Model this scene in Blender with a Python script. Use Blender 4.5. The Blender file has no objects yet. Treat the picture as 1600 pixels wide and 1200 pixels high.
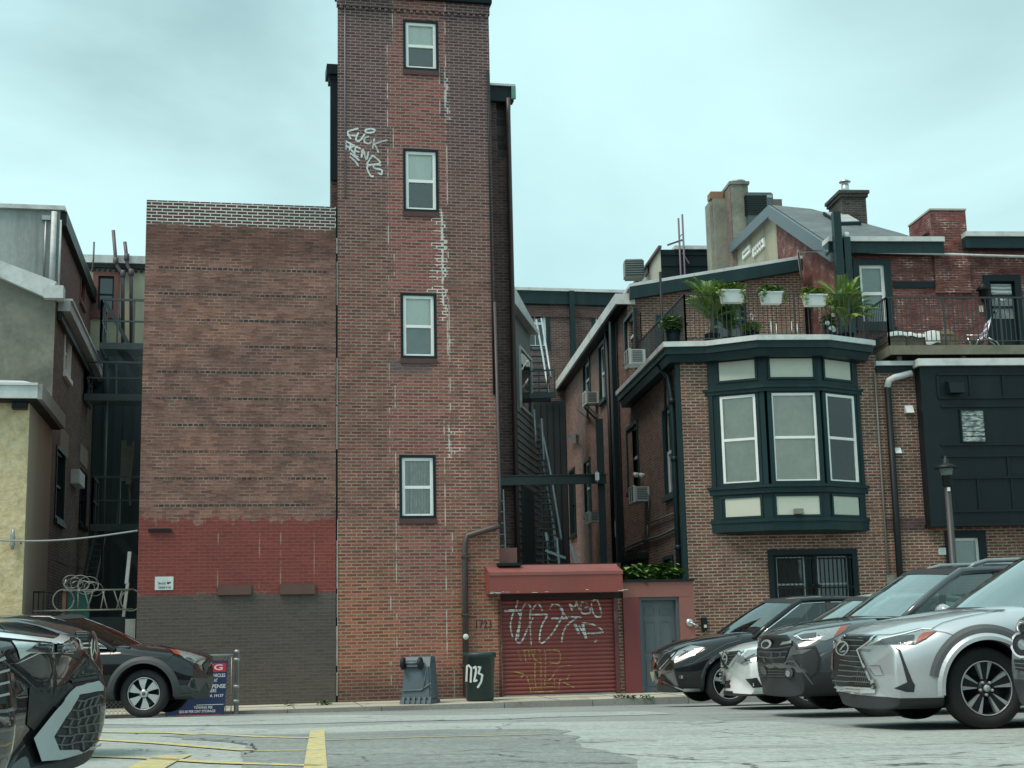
import bpy, bmesh, math, random
from mathutils import Vector, Matrix
from mathutils.bvhtree import BVHTree
from mathutils.geometry import delaunay_2d_cdt
random.seed(7)
R_ = math.radians
SC = bpy.context.scene
COL = SC.collection
V3 = Vector

# ------------------------------------------------------------------ camera
F_PX = 2194.0
PITCH = math.atan(385 / F_PX)
ROLL = 0.022
CAM = V3((0, 0, 1.5))
_f = V3((0, math.cos(PITCH), math.sin(PITCH)))
_u = V3((0, -math.sin(PITCH), math.cos(PITCH)))
_r = V3((1, 0, 0))
CR = _r * math.cos(ROLL) - _u * math.sin(ROLL)
CU = _u * math.cos(ROLL) + _r * math.sin(ROLL)
CF = _f
cd = bpy.data.cameras.new('camera')
cam = bpy.data.objects.new('camera', cd)
COL.objects.link(cam)
cd.sensor_width = 36
cd.lens = F_PX / 1600 * 36
cd.clip_end = 600
cam.matrix_world = Matrix(((CR.x, CU.x, -CF.x, CAM.x), (CR.y, CU.y, -CF.y, CAM.y), (CR.z, CU.z, -CF.z, CAM.z), (0, 0, 0, 1)))
SC.camera = cam

def ray(px, py):
    return (CR * (px - 800) - CU * (py - 600) + CF * F_PX).normalized()
def atd(px, py, y):
    """point on the sight line at world depth y"""
    d = ray(px, py)
    return CAM + d * (y / d.y)
def proj(p):
    q = V3(p) - CAM
    z = q.dot(CF)
    return 800 + F_PX * q.dot(CR) / z, 600 - F_PX * q.dot(CU) / z

AT = R_(11.55)     # street line of the tall tower
AR = R_(5.3)       # street line of the houses on the right
def ground_z(x, y):
    if y > 28.5: return 0.0
    if y > 21: return (28.5 - y) * .045
    if y > 9: return .3375 + (21 - y) * .027
    return .3375 + 12 * .027
def on_ground(px, py, lift=0.0):
    d = ray(px, py)
    lo, hi = 2.0, 60.0
    for _ in range(50):
        m = (lo + hi) / 2
        p = CAM + d * (m / d.y)
        if p.z > ground_z(p.x, p.y): lo = m
        else: hi = m
    p = CAM + d * (lo / d.y)
    return V3((p.x, p.y, ground_z(p.x, p.y) + lift))

class Face:
    """a vertical plane: P(u, z, o) with o measured outward"""
    def __init__(s, o0, du, dn):
        s.o0, s.du, s.dn = V3(o0), V3(du).normalized(), V3(dn).normalized()
    def P(s, u, z, o=0.0):
        p = s.o0 + s.du * u + s.dn * o
        return V3((p.x, p.y, z))
    def px(s, x, y, o=0.0):
        d = ray(x, y)
        t = (s.o0 + s.dn * o - CAM).dot(s.dn) / d.dot(s.dn)
        p = CAM + d * t
        return (p - s.o0).dot(s.du), p.z
    def rect(s, x0, y0, x1, y1, o=0.0):
        xm, ym = (x0 + x1) / 2, (y0 + y1) / 2
        u0, u1 = s.px(x0, ym, o)[0], s.px(x1, ym, o)[0]
        z1, z0 = s.px(xm, y0, o)[1], s.px(xm, y1, o)[1]
        return min(u0, u1), max(u0, u1), z0, z1
    def off(s, o):
        return Face(s.o0 + s.dn * o, s.du, s.dn)
def facade(a, s):
    u = V3((math.cos(a), math.sin(a), 0)); n = V3((-math.sin(a), math.cos(a), 0))
    return Face(n * s, u, -n)
def sidewall(a, p, left=True):
    """plane through point p running back from the street; faces left or right"""
    u = V3((math.cos(a), math.sin(a), 0)); n = V3((-math.sin(a), math.cos(a), 0))
    p = V3((p[0], p[1], 0))
    return Face(p, n, -u if left else u)

ST = 28.7
SR = 30.68
T = facade(AT, ST)
RF = facade(AR, SR)

# ------------------------------------------------------------------ mesh builder
ORG = {}
class MB:
    def __init__(s): s.v, s.f, s.m, s.sm = [], [], [], []
    def add(s, vs, fs, mi=0, smooth=False):
        b = len(s.v)
        s.v += [V3(p) for p in vs]
        for f in fs:
            s.f.append([b + i for i in f]); s.m.append(mi); s.sm.append(smooth)
        return s
    def poly(s, pts, mi=0): return s.add(pts, [list(range(len(pts)))], mi)
    def hexa(s, p, mi=0):
        return s.add(p, [(0,1,2,3),(7,6,5,4),(0,4,5,1),(1,5,6,2),(2,6,7,3),(3,7,4,0)], mi)
    def fbox(s, fc, u0, u1, z0, z1, o0, o1, mi=0):
        return s.hexa([fc.P(u0,z0,o0), fc.P(u1,z0,o0), fc.P(u1,z1,o0), fc.P(u0,z1,o0),
                       fc.P(u0,z0,o1), fc.P(u1,z0,o1), fc.P(u1,z1,o1), fc.P(u0,z1,o1)], mi)
    def box(s, c, sz, mi=0, rot=None):
        c = V3(c); x, y, z = [q / 2 for q in sz]
        M = rot or Matrix.Identity(3)
        return s.hexa([c + M @ V3(q) for q in ((-x,-y,-z),(x,-y,-z),(x,y,-z),(-x,y,-z),(-x,-y,z),(x,-y,z),(x,y,z),(-x,y,z))], mi)
    def bar(s, a, b, w, h=None, mi=0, up=(0,0,1)):
        a, b = V3(a), V3(b); h = h or w
        d = (b - a).normalized(); up = V3(up)
        if abs(d.dot(up)) > .98: up = V3((0, 1, 0))
        x = d.cross(up).normalized(); y = x.cross(d)
        x *= w / 2; y *= h / 2
        return s.hexa([a-x-y, a+x-y, a+x+y, a-x+y, b-x-y, b+x-y, b+x+y, b-x+y], mi)
    def tube(s, pts, r, n=8, mi=0, cap=True):
        pts = [V3(p) for p in pts]
        rs = r if isinstance(r, (list, tuple)) else [r] * len(pts)
        b = len(s.v); prev = None
        for i, p in enumerate(pts):
            d = ((pts[i+1] if i < len(pts)-1 else p) - (pts[i-1] if i else p)).normalized()
            if prev is None:
                x = d.cross(V3((0,0,1)) if abs(d.z) < .95 else V3((0,1,0))).normalized()
            else:
                x = (prev - d * prev.dot(d)).normalized()
            prev = x; y = d.cross(x)
            for k in range(n):
                a = 2 * math.pi * k / n
                s.v.append(p + (x * math.cos(a) + y * math.sin(a)) * rs[i])
        for i in range(len(pts) - 1):
            for k in range(n):
                k2 = (k + 1) % n
                s.f.append([b+i*n+k, b+i*n+k2, b+(i+1)*n+k2, b+(i+1)*n+k]); s.m.append(mi); s.sm.append(True)
        if cap:
            s.f.append([b+k for k in range(n)]); s.m.append(mi); s.sm.append(False)
            s.f.append([b+(len(pts)-1)*n+k for k in range(n)]); s.m.append(mi); s.sm.append(False)
        return s
    def lathe(s, c, prof, n=20, mi=0, axis=None, cap=True):
        """prof: (radius, height along axis) pairs"""
        c = V3(c); ax = V3(axis or (0,0,1)).normalized()
        x = ax.cross(V3((0,1,0)) if abs(ax.y) < .9 else V3((1,0,0))).normalized(); y = ax.cross(x)
        b = len(s.v)
        for r, h in prof:
            for k in range(n):
                a = 2*math.pi*k/n
                s.v.append(c + ax*h + (x*math.cos(a) + y*math.sin(a))*r)
        for i in range(len(prof)-1):
            for k in range(n):
                k2 = (k+1) % n
                s.f.append([b+i*n+k, b+i*n+k2, b+(i+1)*n+k2, b+(i+1)*n+k]); s.m.append(mi); s.sm.append(True)
        if cap:
            for i in (0, len(prof)-1):
                if prof[i][0] > 1e-4:
                    s.f.append([b+i*n+k for k in range(n)]); s.m.append(mi); s.sm.append(False)
        return s
    def extrude(s, pts, d, mi=0):
        """closed polygon pts pushed along vector d"""
        n = len(pts); d = V3(d)
        s.add([V3(p) for p in pts] + [V3(p) + d for p in pts],
              [list(range(n)), list(range(2*n-1, n-1, -1))] + [[i, (i+1) % n, n+(i+1) % n, n+i] for i in range(n)], mi)
        return s
    def build(s, name, mats, parent=None, normals=True, bevel=0, local=False):
        mats = mats if isinstance(mats, (list, tuple)) else [mats]
        if parent is not None: org = ORG[parent]
        else:
            xs = [p.x for p in s.v]; ys = [p.y for p in s.v]; zs = [p.z for p in s.v]
            org = V3(((min(xs)+max(xs))/2, (min(ys)+max(ys))/2, min(zs)))
        if local: org = V3((0,0,0))
        me = bpy.data.meshes.new(name)
        me.from_pydata([p - org for p in s.v], [], s.f)
        for m in mats: me.materials.append(m)
        me.polygons.foreach_set('material_index', s.m)
        me.polygons.foreach_set('use_smooth', s.sm)
        uv = me.uv_layers.new(name='UVMap')
        dat = []
        wv = s.v
        for p in me.polygons:
            n = p.normal
            if abs(n.z) > .8:
                for li in p.loop_indices:
                    q = wv[me.loops[li].vertex_index]; dat += [q.x, q.y]
            else:
                t = V3((-n.y, n.x, 0)).normalized()
                if t.x < -1e-6 or (abs(t.x) < 1e-6 and t.y < 0): t = -t
                for li in p.loop_indices:
                    q = wv[me.loops[li].vertex_index]; dat += [q.x*t.x + q.y*t.y, q.z]
        uv.data.foreach_set('uv', dat)
        if normals or bevel:
            bm = bmesh.new(); bm.from_mesh(me)
            if normals: bmesh.ops.recalc_face_normals(bm, faces=bm.faces)
            if bevel:
                es = [e for e in bm.edges if len(e.link_faces) == 2 and e.calc_face_angle(0) > .6]
                bmesh.ops.bevel(bm, geom=es, offset=bevel, segments=2, affect='EDGES', clamp_overlap=True)
            bm.to_mesh(me); bm.free()
        ob = bpy.data.objects.new(name, me)
        COL.objects.link(ob)
        if parent is not None: ob.parent = parent
        else: ob.location = org
        ORG[ob] = org
        return ob

def tag(o, label=None, cat=None, group=None, kind=None):
    if label: o['label'] = label
    if cat: o['category'] = cat
    if group: o['group'] = group
    if kind: o['kind'] = kind
    return o
def thing(name, label, cat, loc, group=None):
    o = bpy.data.objects.new(name, None); COL.objects.link(o)
    o.location = V3(loc); o.empty_display_size = .2
    ORG[o] = V3(loc)
    return tag(o, label, cat, group)

def wall_holes(mb, fc, u0, u1, z0, z1, holes, depth=.12, mi=0, rmi=0):
    us = sorted({u0, u1, *[h[0] for h in holes], *[h[1] for h in holes]})
    zs = sorted({z0, z1, *[h[2] for h in holes], *[h[3] for h in holes]})
    us = [u for u in us if u0 <= u <= u1]; zs = [z for z in zs if z0 <= z <= z1]
    for a, b in zip(us, us[1:]):
        for c, d in zip(zs, zs[1:]):
            um, zm = (a+b)/2, (c+d)/2
            if any(h[0] < um < h[1] and h[2] < zm < h[3] for h in holes): continue
            mb.poly([fc.P(a,c), fc.P(b,c), fc.P(b,d), fc.P(a,d)], mi)
    for h in holes:
        a, b, c, d = h[:4]
        for (p, q) in (((a,c),(b,c)), ((b,c),(b,d)), ((b,d),(a,d)), ((a,d),(a,c))):
            mb.poly([fc.P(*p), fc.P(*q), fc.P(*q, -depth), fc.P(*p, -depth)], rmi)
def mass(mb, fc, u0, u1, z0, z1, depth, mi=0, roof=0, left=True, right=True, back=True, o=0.0):
    a, b = u0, u1; g = -depth
    if left: mb.poly([fc.P(a,z0,o), fc.P(a,z1,o), fc.P(a,z1,g), fc.P(a,z0,g)], mi)
    if right: mb.poly([fc.P(b,z0,o), fc.P(b,z1,o), fc.P(b,z1,g), fc.P(b,z0,g)], mi)
    if back: mb.poly([fc.P(a,z0,g), fc.P(b,z0,g), fc.P(b,z1,g), fc.P(a,z1,g)], mi)
    if roof is not None: mb.poly([fc.P(a,z1,o), fc.P(b,z1,o), fc.P(b,z1,g), fc.P(a,z1,g)], roof)
def ring(mb, fc, r, w, o0, o1, mi=0, bottom=None, top=None):
    """rectangular frame of four butted bars inside rect r"""
    a, b, c, d = r; wb = w if bottom is None else bottom; wt = w if top is None else top
    mb.fbox(fc, a, a+w, c, d, o0, o1, mi); mb.fbox(fc, b-w, b, c, d, o0, o1, mi)
    if wt: mb.fbox(fc, a+w, b-w, d-wt, d, o0, o1, mi)
    if wb: mb.fbox(fc, a+w, b-w, c, c+wb, o0, o1, mi)
# ------------------------------------------------------------------ materials
class NT:
    def __init__(s, name):
        s.mat = bpy.data.materials.new(name); s.mat.use_nodes = True
        s.t = s.mat.node_tree; s.t.nodes.clear()
        s.out = s.t.nodes.new('ShaderNodeOutputMaterial')
        s.b = s.t.nodes.new('ShaderNodeBsdfPrincipled')
        s.t.links.new(s.b.outputs[0], s.out.inputs[0])
    def n(s, typ, props=None, **ins):
        nd = s.t.nodes.new('ShaderNode' + typ)
        for k, v in (props or {}).items(): setattr(nd, k, v)
        for k, v in ins.items(): s.set(nd, k, v)
        return nd
    def set(s, nd, k, v):
        k = int(k[1:]) if k[0] == '_' else k.replace('__', ' ')
        i = nd.inputs[k]
        if isinstance(v, bpy.types.NodeSocket): s.t.links.new(v, i)
        elif isinstance(v, bpy.types.Node): s.t.links.new(v.outputs[0], i)
        else:
            if hasattr(i.default_value, '__len__') and len(i.default_value) == 4 and len(v) == 3: v = (*v, 1)
            i.default_value = v
    def p(s, **ins):
        for k, v in ins.items(): s.set(s.b, k, v)
        return s
    def math(s, op, a, b=0.0, c=0.0):
        return s.n('Math', {'operation': op}, _0=a, _1=b, _2=c).outputs[0]
    def mix(s, f, a, b, mode='MIX'):
        nd = s.n('Mix', {'data_type': 'RGBA', 'blend_type': mode})
        s.set(nd, '_0', f); s.set(nd, '_6', a); s.set(nd, '_7', b)
        return nd.outputs[2]
    def ramp(s, f, a, b, lo=0.0, hi=1.0):
        return s.n('MapRange', {'clamp': True}, _0=f, _1=a, _2=b, _3=lo, _4=hi).outputs[0]
    def noise(s, vec, scale, detail=4, rough=.55):
        nd = s.n('TexNoise', Scale=scale, Detail=detail, Roughness=rough)
        if vec is not None: s.set(nd, 'Vector', vec)
        return nd.outputs['Fac']
    def uv(s): return s.n('UVMap', {'uv_map': 'UVMap'}).outputs[0]
    def obj(s): return s.n('TexCoord').outputs['Object']
    def geo(s): return s.n('NewGeometry').outputs['Position']
    def bump(s, h, strength=.4, dist=.01):
        nd = s.n('Bump', Strength=strength, Distance=dist, Height=h)
        s.set(s.b, 'Normal', nd.outputs[0])
_MC = {}
def plain(name, col=(.5,.5,.5), rough=.6, metal=0.0, var=.18, scale=3.0, bump=0.0, spec=.5, streak=False, coat=0.0, grime=None):
    if name in _MC: return _MC[name]
    N = NT(name)
    pos = N.geo()
    v = pos
    if streak:
        v = N.n('Mapping', Vector=pos, Scale=(1, 1, .12)).outputs[0]
    f = N.noise(v, scale, 6, .62)
    f2 = N.noise(pos, scale * 9, 3)
    k = N.math('ADD', N.math('MULTIPLY', f, .75), N.math('MULTIPLY', f2, .25))
    g = N.ramp(k, .3, .7, 1 - var, 1 + var * .6)
    c = N.mix(1.0, (*col, 1), N.n('CombineColor', _0=g, _1=g, _2=g).outputs[0], 'MULTIPLY')
    if grime:
        m = N.ramp(N.noise(v, scale * .8, 8, .7), .5, .72, 0, grime[1])
        c = N.mix(m, c, (*grime[0], 1))
    N.p(Base__Color=c, Roughness=N.ramp(f, .2, .8, max(0, rough - .07), min(1, rough + .07)), Metallic=metal)
    N.b.inputs['Specular IOR Level'].default_value = spec
    if coat: N.b.inputs['Coat Weight'].default_value = coat; N.b.inputs['Coat Roughness'].default_value = .02
    if bump: N.bump(k, bump, .02)
    _MC[name] = N.mat
    return N.mat

def brick(name, c1, c2, mortar, bw=.215, bh=.0677, ms=.0105, grime=.35, zones=(), header=None, extra=None, bump=.5, dirt=(.03,.03,.035), mvar=.35):
    """zones: (v0, v1, colour, mortar colour, soft edge)"""
    N = NT(name)
    uv = N.uv()
    wob = N.n('TexNoise', Vector=uv, Scale=3.0, Detail=2)
    uvw = N.n('VectorMath', {'operation': 'MULTIPLY_ADD'}, _0=wob.outputs['Color'], _1=(.012, .012, 0), _2=uv).outputs[0]
    br = N.n('TexBrick', {'offset': .5, 'squash': 1.0}, Vector=uvw, Color1=(*c1, 1), Color2=(*c2, 1), Mortar=(*mortar, 1), Scale=1.0)
    for k, v in (('Mortar Size', ms), ('Mortar Smooth', .25), ('Bias', -.1), ('Brick Width', bw), ('Row Height', bh)): br.inputs[k].default_value = v
    sep = N.n('SeparateXYZ', _0=uv); U, Vv = sep.outputs[0], sep.outputs[1]
    col = br.outputs['Color']; fac = br.outputs['Fac']
    # a second set with the same bond gives every brick one more shade
    br2 = N.n('TexBrick', {'offset': .5, 'squash': 1.0}, Vector=N.n('VectorMath', {'operation': 'ADD'}, _0=uvw, _1=(bw * 7, bh * 12, 0)).outputs[0], Color1=(.62,.6,.6,1), Color2=(1.28,1.22,1.18,1), Mortar=(1,1,1,1), Scale=1.0)
    for k, v in (('Mortar Size', ms), ('Mortar Smooth', .25), ('Bias', .0), ('Brick Width', bw), ('Row Height', bh)): br2.inputs[k].default_value = v
    col = N.mix(.8, col, br2.outputs['Color'], 'MULTIPLY')
    if header:
        hb_ = N.noise(N.n('Mapping', Vector=uv, Scale=(.9, 2.0, 1)).outputs[0], 1.6, 4)
        h = N.n('TexBrick', {'offset': .5}, Vector=uvw, Color1=(*header[1], 1), Color2=tuple(x*.55 for x in header[1]) + (1,), Mortar=(*mortar, 1), Scale=1.0)
        for k, v in (('Mortar Size', ms), ('Mortar Smooth', .25), ('Brick Width', bw / 2), ('Row Height', bh)): h.inputs[k].default_value = v
        row = N.math('FLOOR', N.math('DIVIDE', N.math('ADD', Vv, wob.outputs['Fac'] if False else 0.006), bh))
        m = N.math('COMPARE', N.math('MODULO', N.math('ADD', row, header[2]), header[0]), 0.0, .1)
        if len(header) > 3:
            m = N.math('MULTIPLY', m, N.math('MULTIPLY', N.math('GREATER_THAN', U, header[3]), N.math('LESS_THAN', U, header[4])))
            m = N.math('MULTIPLY', m, N.math('MULTIPLY', N.math('GREATER_THAN', Vv, header[5]), N.math('LESS_THAN', Vv, header[6])))
        m = N.math('MULTIPLY', m, N.ramp(hb_, .36, .52, .2, 1.0))
        col = N.mix(m, col, h.outputs['Color'])
        fac = N.n('Mix', _0=m, _2=fac, _3=h.outputs['Fac']).outputs[0]
    # mortar that comes and goes
    big = N.noise(uv, .55, 6, .6); mid = N.noise(uv, 2.7, 6, .65); fine = N.noise(uv, 22, 4, .6)
    mm = N.mix(N.ramp(mid, .35, .65), tuple(x * (1 - mvar) for x in mortar) + (1,), tuple(min(1, x * (1 + mvar * .8)) for x in mortar) + (1,))
    col = N.mix(fac, col, mm)
    ctx = dict(N=N, U=U, V=Vv, uv=uv, uvw=uvw, fac=fac, big=big, mid=mid, fine=fine, br=br, br2=br2)
    for z in zones:
        v0, v1, zc, zm, soft = z
        vv = N.math('ADD', Vv, N.math('MULTIPLY', N.math('SUBTRACT', mid, .5), soft))
        m = N.math('MULTIPLY', N.ramp(vv, v0 - .02, v0 + .02), N.ramp(vv, v1 - .02, v1 + .02, 1, 0))
        pc = N.mix(1.0, (*zc, 1), N.mix(.35, (1,1,1,1), br2.outputs['Color']), 'MULTIPLY')
        m2 = N.math('MULTIPLY', m, N.ramp(fine, .2, .34, .72, 1.0))
        col = N.mix(m2, col, N.mix(fac, pc, (*zm, 1)))
    if extra: col = extra(ctx, col)
    g = N.ramp(big, .35, .7, 0, grime)
    col = N.mix(g, col, N.mix(.65, col, (*dirt, 1)))
    g2 = N.ramp(fine, .2, .8, .8, 1.16)
    col = N.mix(1.0, col, N.n('CombineColor', _0=g2, _1=g2, _2=g2).outputs[0], 'MULTIPLY')
    N.p(Base__Color=col, Roughness=.9)
    N.b.inputs['Specular IOR Level'].default_value = .25
    hgt = N.math('ADD', N.math('MULTIPLY', N.math('SUBTRACT', 1.0, fac), .7), N.math('MULTIPLY', fine, .4))
    N.bump(hgt, bump, .012)
    return N.mat

def glass(name, tint=(.02,.03,.03), rough=.03, spec=.8, var=0.0):
    N = NT(name)
    N.p(Base__Color=(*tint, 1), Roughness=rough)
    N.b.inputs['Specular IOR Level'].default_value = spec
    w = N.noise(N.geo(), 1.3, 2)
    N.bump(w, .12, .05)
    return N.mat

WHITE = plain('white painted wood', (.62,.66,.64), .5, var=.15, grime=((.3,.3,.28), .5))
VINYL = plain('white vinyl frame', (.80,.82,.78), .4, var=.08)
GREEN = plain('dark green paint', (.0065,.025,.028), .45, var=.35, scale=2.5, streak=True, spec=.3, grime=((.025,.05,.05), .5))
GREEN2 = plain('blackish green paint', (.005,.014,.018), .5, var=.35, streak=True, spec=.25)
BLACKP = plain('black painted metal', (.008,.011,.012), .5, var=.3, spec=.3)
PANELB = plain('near black panel paint', (.005,.0105,.013), .45, var=.4, scale=1.4, streak=True, spec=.25, grime=((.014,.024,.027), .5))
REDP = plain('brick red paint', (.25,.058,.046), .55, var=.16, scale=1.5, streak=True, grime=((.15,.07,.06), .5))
REDP2 = plain('faded salmon paint', (.255,.098,.078), .65, var=.14, scale=1.6, grime=((.25,.14,.12), .5))
MAROON = plain('maroon shutter paint', (.215,.045,.038), .4, var=.22, scale=2, streak=True)
CREAM = plain('cream panel board', (.55,.56,.47), .7, var=.07, scale=2)
SHADE = plain('roller blind cloth', (.86,.87,.80), .8, var=.2, scale=2.5, streak=True)
CURTAIN = plain('curtain cloth', (.48,.43,.39), .85, var=.3, scale=9)
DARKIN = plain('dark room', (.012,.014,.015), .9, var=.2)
PANE = glass('window glass', (.018,.026,.028), .04, .9)
METAL = plain('galvanised steel', (.34,.36,.36), .45, metal=.6, var=.2, scale=5)
STEEL = plain('bright steel', (.55,.57,.57), .3, metal=.9, var=.15)
WOODG = plain('weathered deck wood', (.17,.16,.12), .85, var=.35, scale=3, grime=((.07,.1,.05), .6))
RUBBER = plain('black rubber', (.01,.011,.012), .7, var=.2)
FLASH = plain('white roof flashing', (.56,.59,.575), .5, var=.2, scale=2.2, grime=((.25,.265,.255), .75))
TARROOF = plain('tar roof sheet', (.10,.105,.11), .85, var=.3, scale=1.5)
SLATE = plain('slate grey roof sheet', (.105,.125,.13), .75, var=.3, scale=1.5, bump=.2, grime=((.19,.21,.21), .6))
PIPEBR = plain('brown pipe paint', (.06,.045,.045), .5, var=.2)
STUCCO = plain('grey green stucco', (.20,.20,.165), .92, var=.45, scale=.8, streak=False, bump=.3, grime=((.055,.066,.062), .92))
CEMENT = plain('streaked pale cement', (.38,.41,.395), .9, var=.35, scale=.9, streak=True, bump=.2, grime=((.12,.135,.125), .9))
LEAF = plain('leaf green', (.13,.25,.05), .55, var=.5, scale=14)
LEAF2 = plain('deep leaf green', (.055,.125,.03), .55, var=.5, scale=12)
LEAF3 = plain('yellow green leaf', (.27,.36,.07), .55, var=.4, scale=12)
TERRA = plain('terracotta', (.25,.145,.09), .8, var=.2)
def spray_on_slats(name, col, dens):
    N = NT(name); sp = N.n('SeparateXYZ', _0=N.geo())
    st = N.math('FRACT', N.math('DIVIDE', N.math('SUBTRACT', sp.outputs[2], SL[0]), SL[1]))
    ridge = N.ramp(N.math('ABSOLUTE', N.math('SUBTRACT', st, .45)), .48, .3)
    nz = N.ramp(N.noise(N.geo(), 11, 5, .7), .36, .56)
    N.p(Base__Color=(*col, 1), Roughness=.7, Alpha=N.math('MULTIPLY', N.math('MULTIPLY', ridge, nz), dens))
    return N.mat
SPRAYW = plain('white spray paint', (.62,.68,.66), .7, var=.3, scale=9)
SPRAYY = plain('yellow spray paint', (.42,.33,.07), .7, var=.4, scale=9)
INK = plain('black ink', (.012,.014,.016), .6, var=.1)
# ------------------------------------------------------------------ brick materials
def tower_extra(c, col):
    N = c['N']; U, V = c['U'], c['V']
    # stair-stepped infill strip under and between the windows
    st = N.n('TexWhiteNoise', {'noise_dimensions': '1D'}, W=N.math('FLOOR', N.math('DIVIDE', V, .47))).outputs['Value']
    st2 = N.n('TexWhiteNoise', {'noise_dimensions': '1D'}, W=N.math('ADD', N.math('FLOOR', N.math('DIVIDE', V, .39)), 57.0)).outputs['Value']
    e0 = N.math('ADD', 3.26, N.math('MULTIPLY', N.math('GREATER_THAN', st, .5), .12))
    e1 = N.math('ADD', 4.40, N.math('MULTIPLY', N.math('GREATER_THAN', st2, .5), .14))
    inside = N.math('MULTIPLY', N.math('GREATER_THAN', U, e0), N.math('LESS_THAN', U, e1))
    d0 = N.math('ABSOLUTE', N.math('SUBTRACT', U, e0)); d1 = N.math('ABSOLUTE', N.math('SUBTRACT', U, e1))
    # colour bands of the old wall: dark above, orange red near the pavement
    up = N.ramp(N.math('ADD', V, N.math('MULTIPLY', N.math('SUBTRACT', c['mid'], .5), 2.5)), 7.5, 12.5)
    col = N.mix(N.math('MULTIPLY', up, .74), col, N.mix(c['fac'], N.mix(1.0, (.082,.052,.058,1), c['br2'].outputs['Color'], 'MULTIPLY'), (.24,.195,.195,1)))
    lo = N.ramp(N.math('ADD', V, N.math('MULTIPLY', N.math('SUBTRACT', c['big'], .5), 5)), 4.2, 1.6)
    warm = N.mix(c['fac'], N.mix(1.0, (.36,.115,.064,1), c['br2'].outputs['Color'], 'MULTIPLY'), (.36,.265,.195,1))
    col = N.mix(N.math('MULTIPLY', lo, .75), col, warm)
    red = N.mix(c['fac'], N.mix(1.0, (.30,.098,.080,1), c['br2'].outputs['Color'], 'MULTIPLY'), (.31,.235,.21,1))
    col = N.mix(N.math('MULTIPLY', inside, N.math('MULTIPLY', N.ramp(c['big'], .3, .62, .25, .8), N.ramp(V, 6.0, 10.5, .7, 1.2))), col, red)
    # red flush on the right of the strip
    rf = N.math('MULTIPLY', N.ramp(N.math('ABSOLUTE', N.math('SUBTRACT', U, 4.75)), .35, .0), N.ramp(N.math('ABSOLUTE', N.math('SUBTRACT', V, 5.6)), 2.2, 1.0))
    col = N.mix(N.math('MULTIPLY', rf, N.ramp(c['mid'], .4, .6, .1, .8)), col, N.mix(c['fac'], (.27,.065,.05,1), (.5,.42,.36,1)))
    # pale mortar along the joints of the infill
    ed = N.math('MAXIMUM', N.math('LESS_THAN', d0, .011), N.math('LESS_THAN', d1, .012))
    ed = N.math('MULTIPLY', ed, N.ramp(c['mid'], .44, .56))
    col = N.mix(ed, col, (.50,.47,.40,1))
    # lime bloom: joints gone white right of the strip, each course as far as it likes
    row = N.math('FLOOR', N.math('DIVIDE', V, .0677))
    w1 = N.n('TexWhiteNoise', {'noise_dimensions': '1D'}, W=row).outputs['Value']
    w2 = N.n('TexWhiteNoise', {'noise_dimensions': '1D'}, W=N.math('ADD', row, 31.0)).outputs['Value']
    for (u0, v0, rv, wl, wr, k) in ((4.42, 9.2, 1.45, .52, .24, 1.0), (4.5, 5.45, .5, .1, .38, .6), (4.52, 12.9, .9, .04, .16, .6), (4.5, 7.6, .5, .05, .3, .4)):
        en = N.math('MULTIPLY', N.ramp(N.math('ABSOLUTE', N.math('SUBTRACT', V, v0)), rv, rv * .45), N.ramp(c['mid'], .38, .56, .25, 1.0))
        lo_ = N.math('SUBTRACT', u0, N.math('MULTIPLY', N.math('POWER', w1, 1.4), N.math('MULTIPLY', en, wl)))
        hi_ = N.math('ADD', u0, N.math('MULTIPLY', N.math('POWER', w2, 1.4), N.math('MULTIPLY', en, wr)))
        m = N.math('MULTIPLY', N.math('GREATER_THAN', U, lo_), N.math('LESS_THAN', U, hi_))
        m = N.math('MULTIPLY', N.math('MULTIPLY', m, N.ramp(en, .15, .3)), N.ramp(c['fac'], .1, .5))
        col = N.mix(N.math('MULTIPLY', m, k), col, (.66,.67,.62,1))
        j = N.math('MULTIPLY', N.math('LESS_THAN', N.math('ABSOLUTE', N.math('SUBTRACT', U, N.math('ADD', u0, N.math('MULTIPLY', N.math('GREATER_THAN', w2, .7), .05)))), .017), N.ramp(en, .3, .6))
        col = N.mix(N.math('MULTIPLY', j, k), col, (.62,.63,.58,1))
    # grey repair below the third window, dirt and painted contact shadow at the foot
    e = N.math('MULTIPLY', N.ramp(N.math('ABSOLUTE', N.math('SUBTRACT', U, 3.7)), .52, .38), N.ramp(N.math('ABSOLUTE', N.math('SUBTRACT', V, 7.0)), .22, .1))
    col = N.mix(N.math('MULTIPLY', e, .6), col, (.11,.105,.11,1))
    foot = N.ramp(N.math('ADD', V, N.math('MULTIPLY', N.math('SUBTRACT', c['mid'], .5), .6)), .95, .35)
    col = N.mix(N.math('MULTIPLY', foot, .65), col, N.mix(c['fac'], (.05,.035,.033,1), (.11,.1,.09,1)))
    return col
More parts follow.
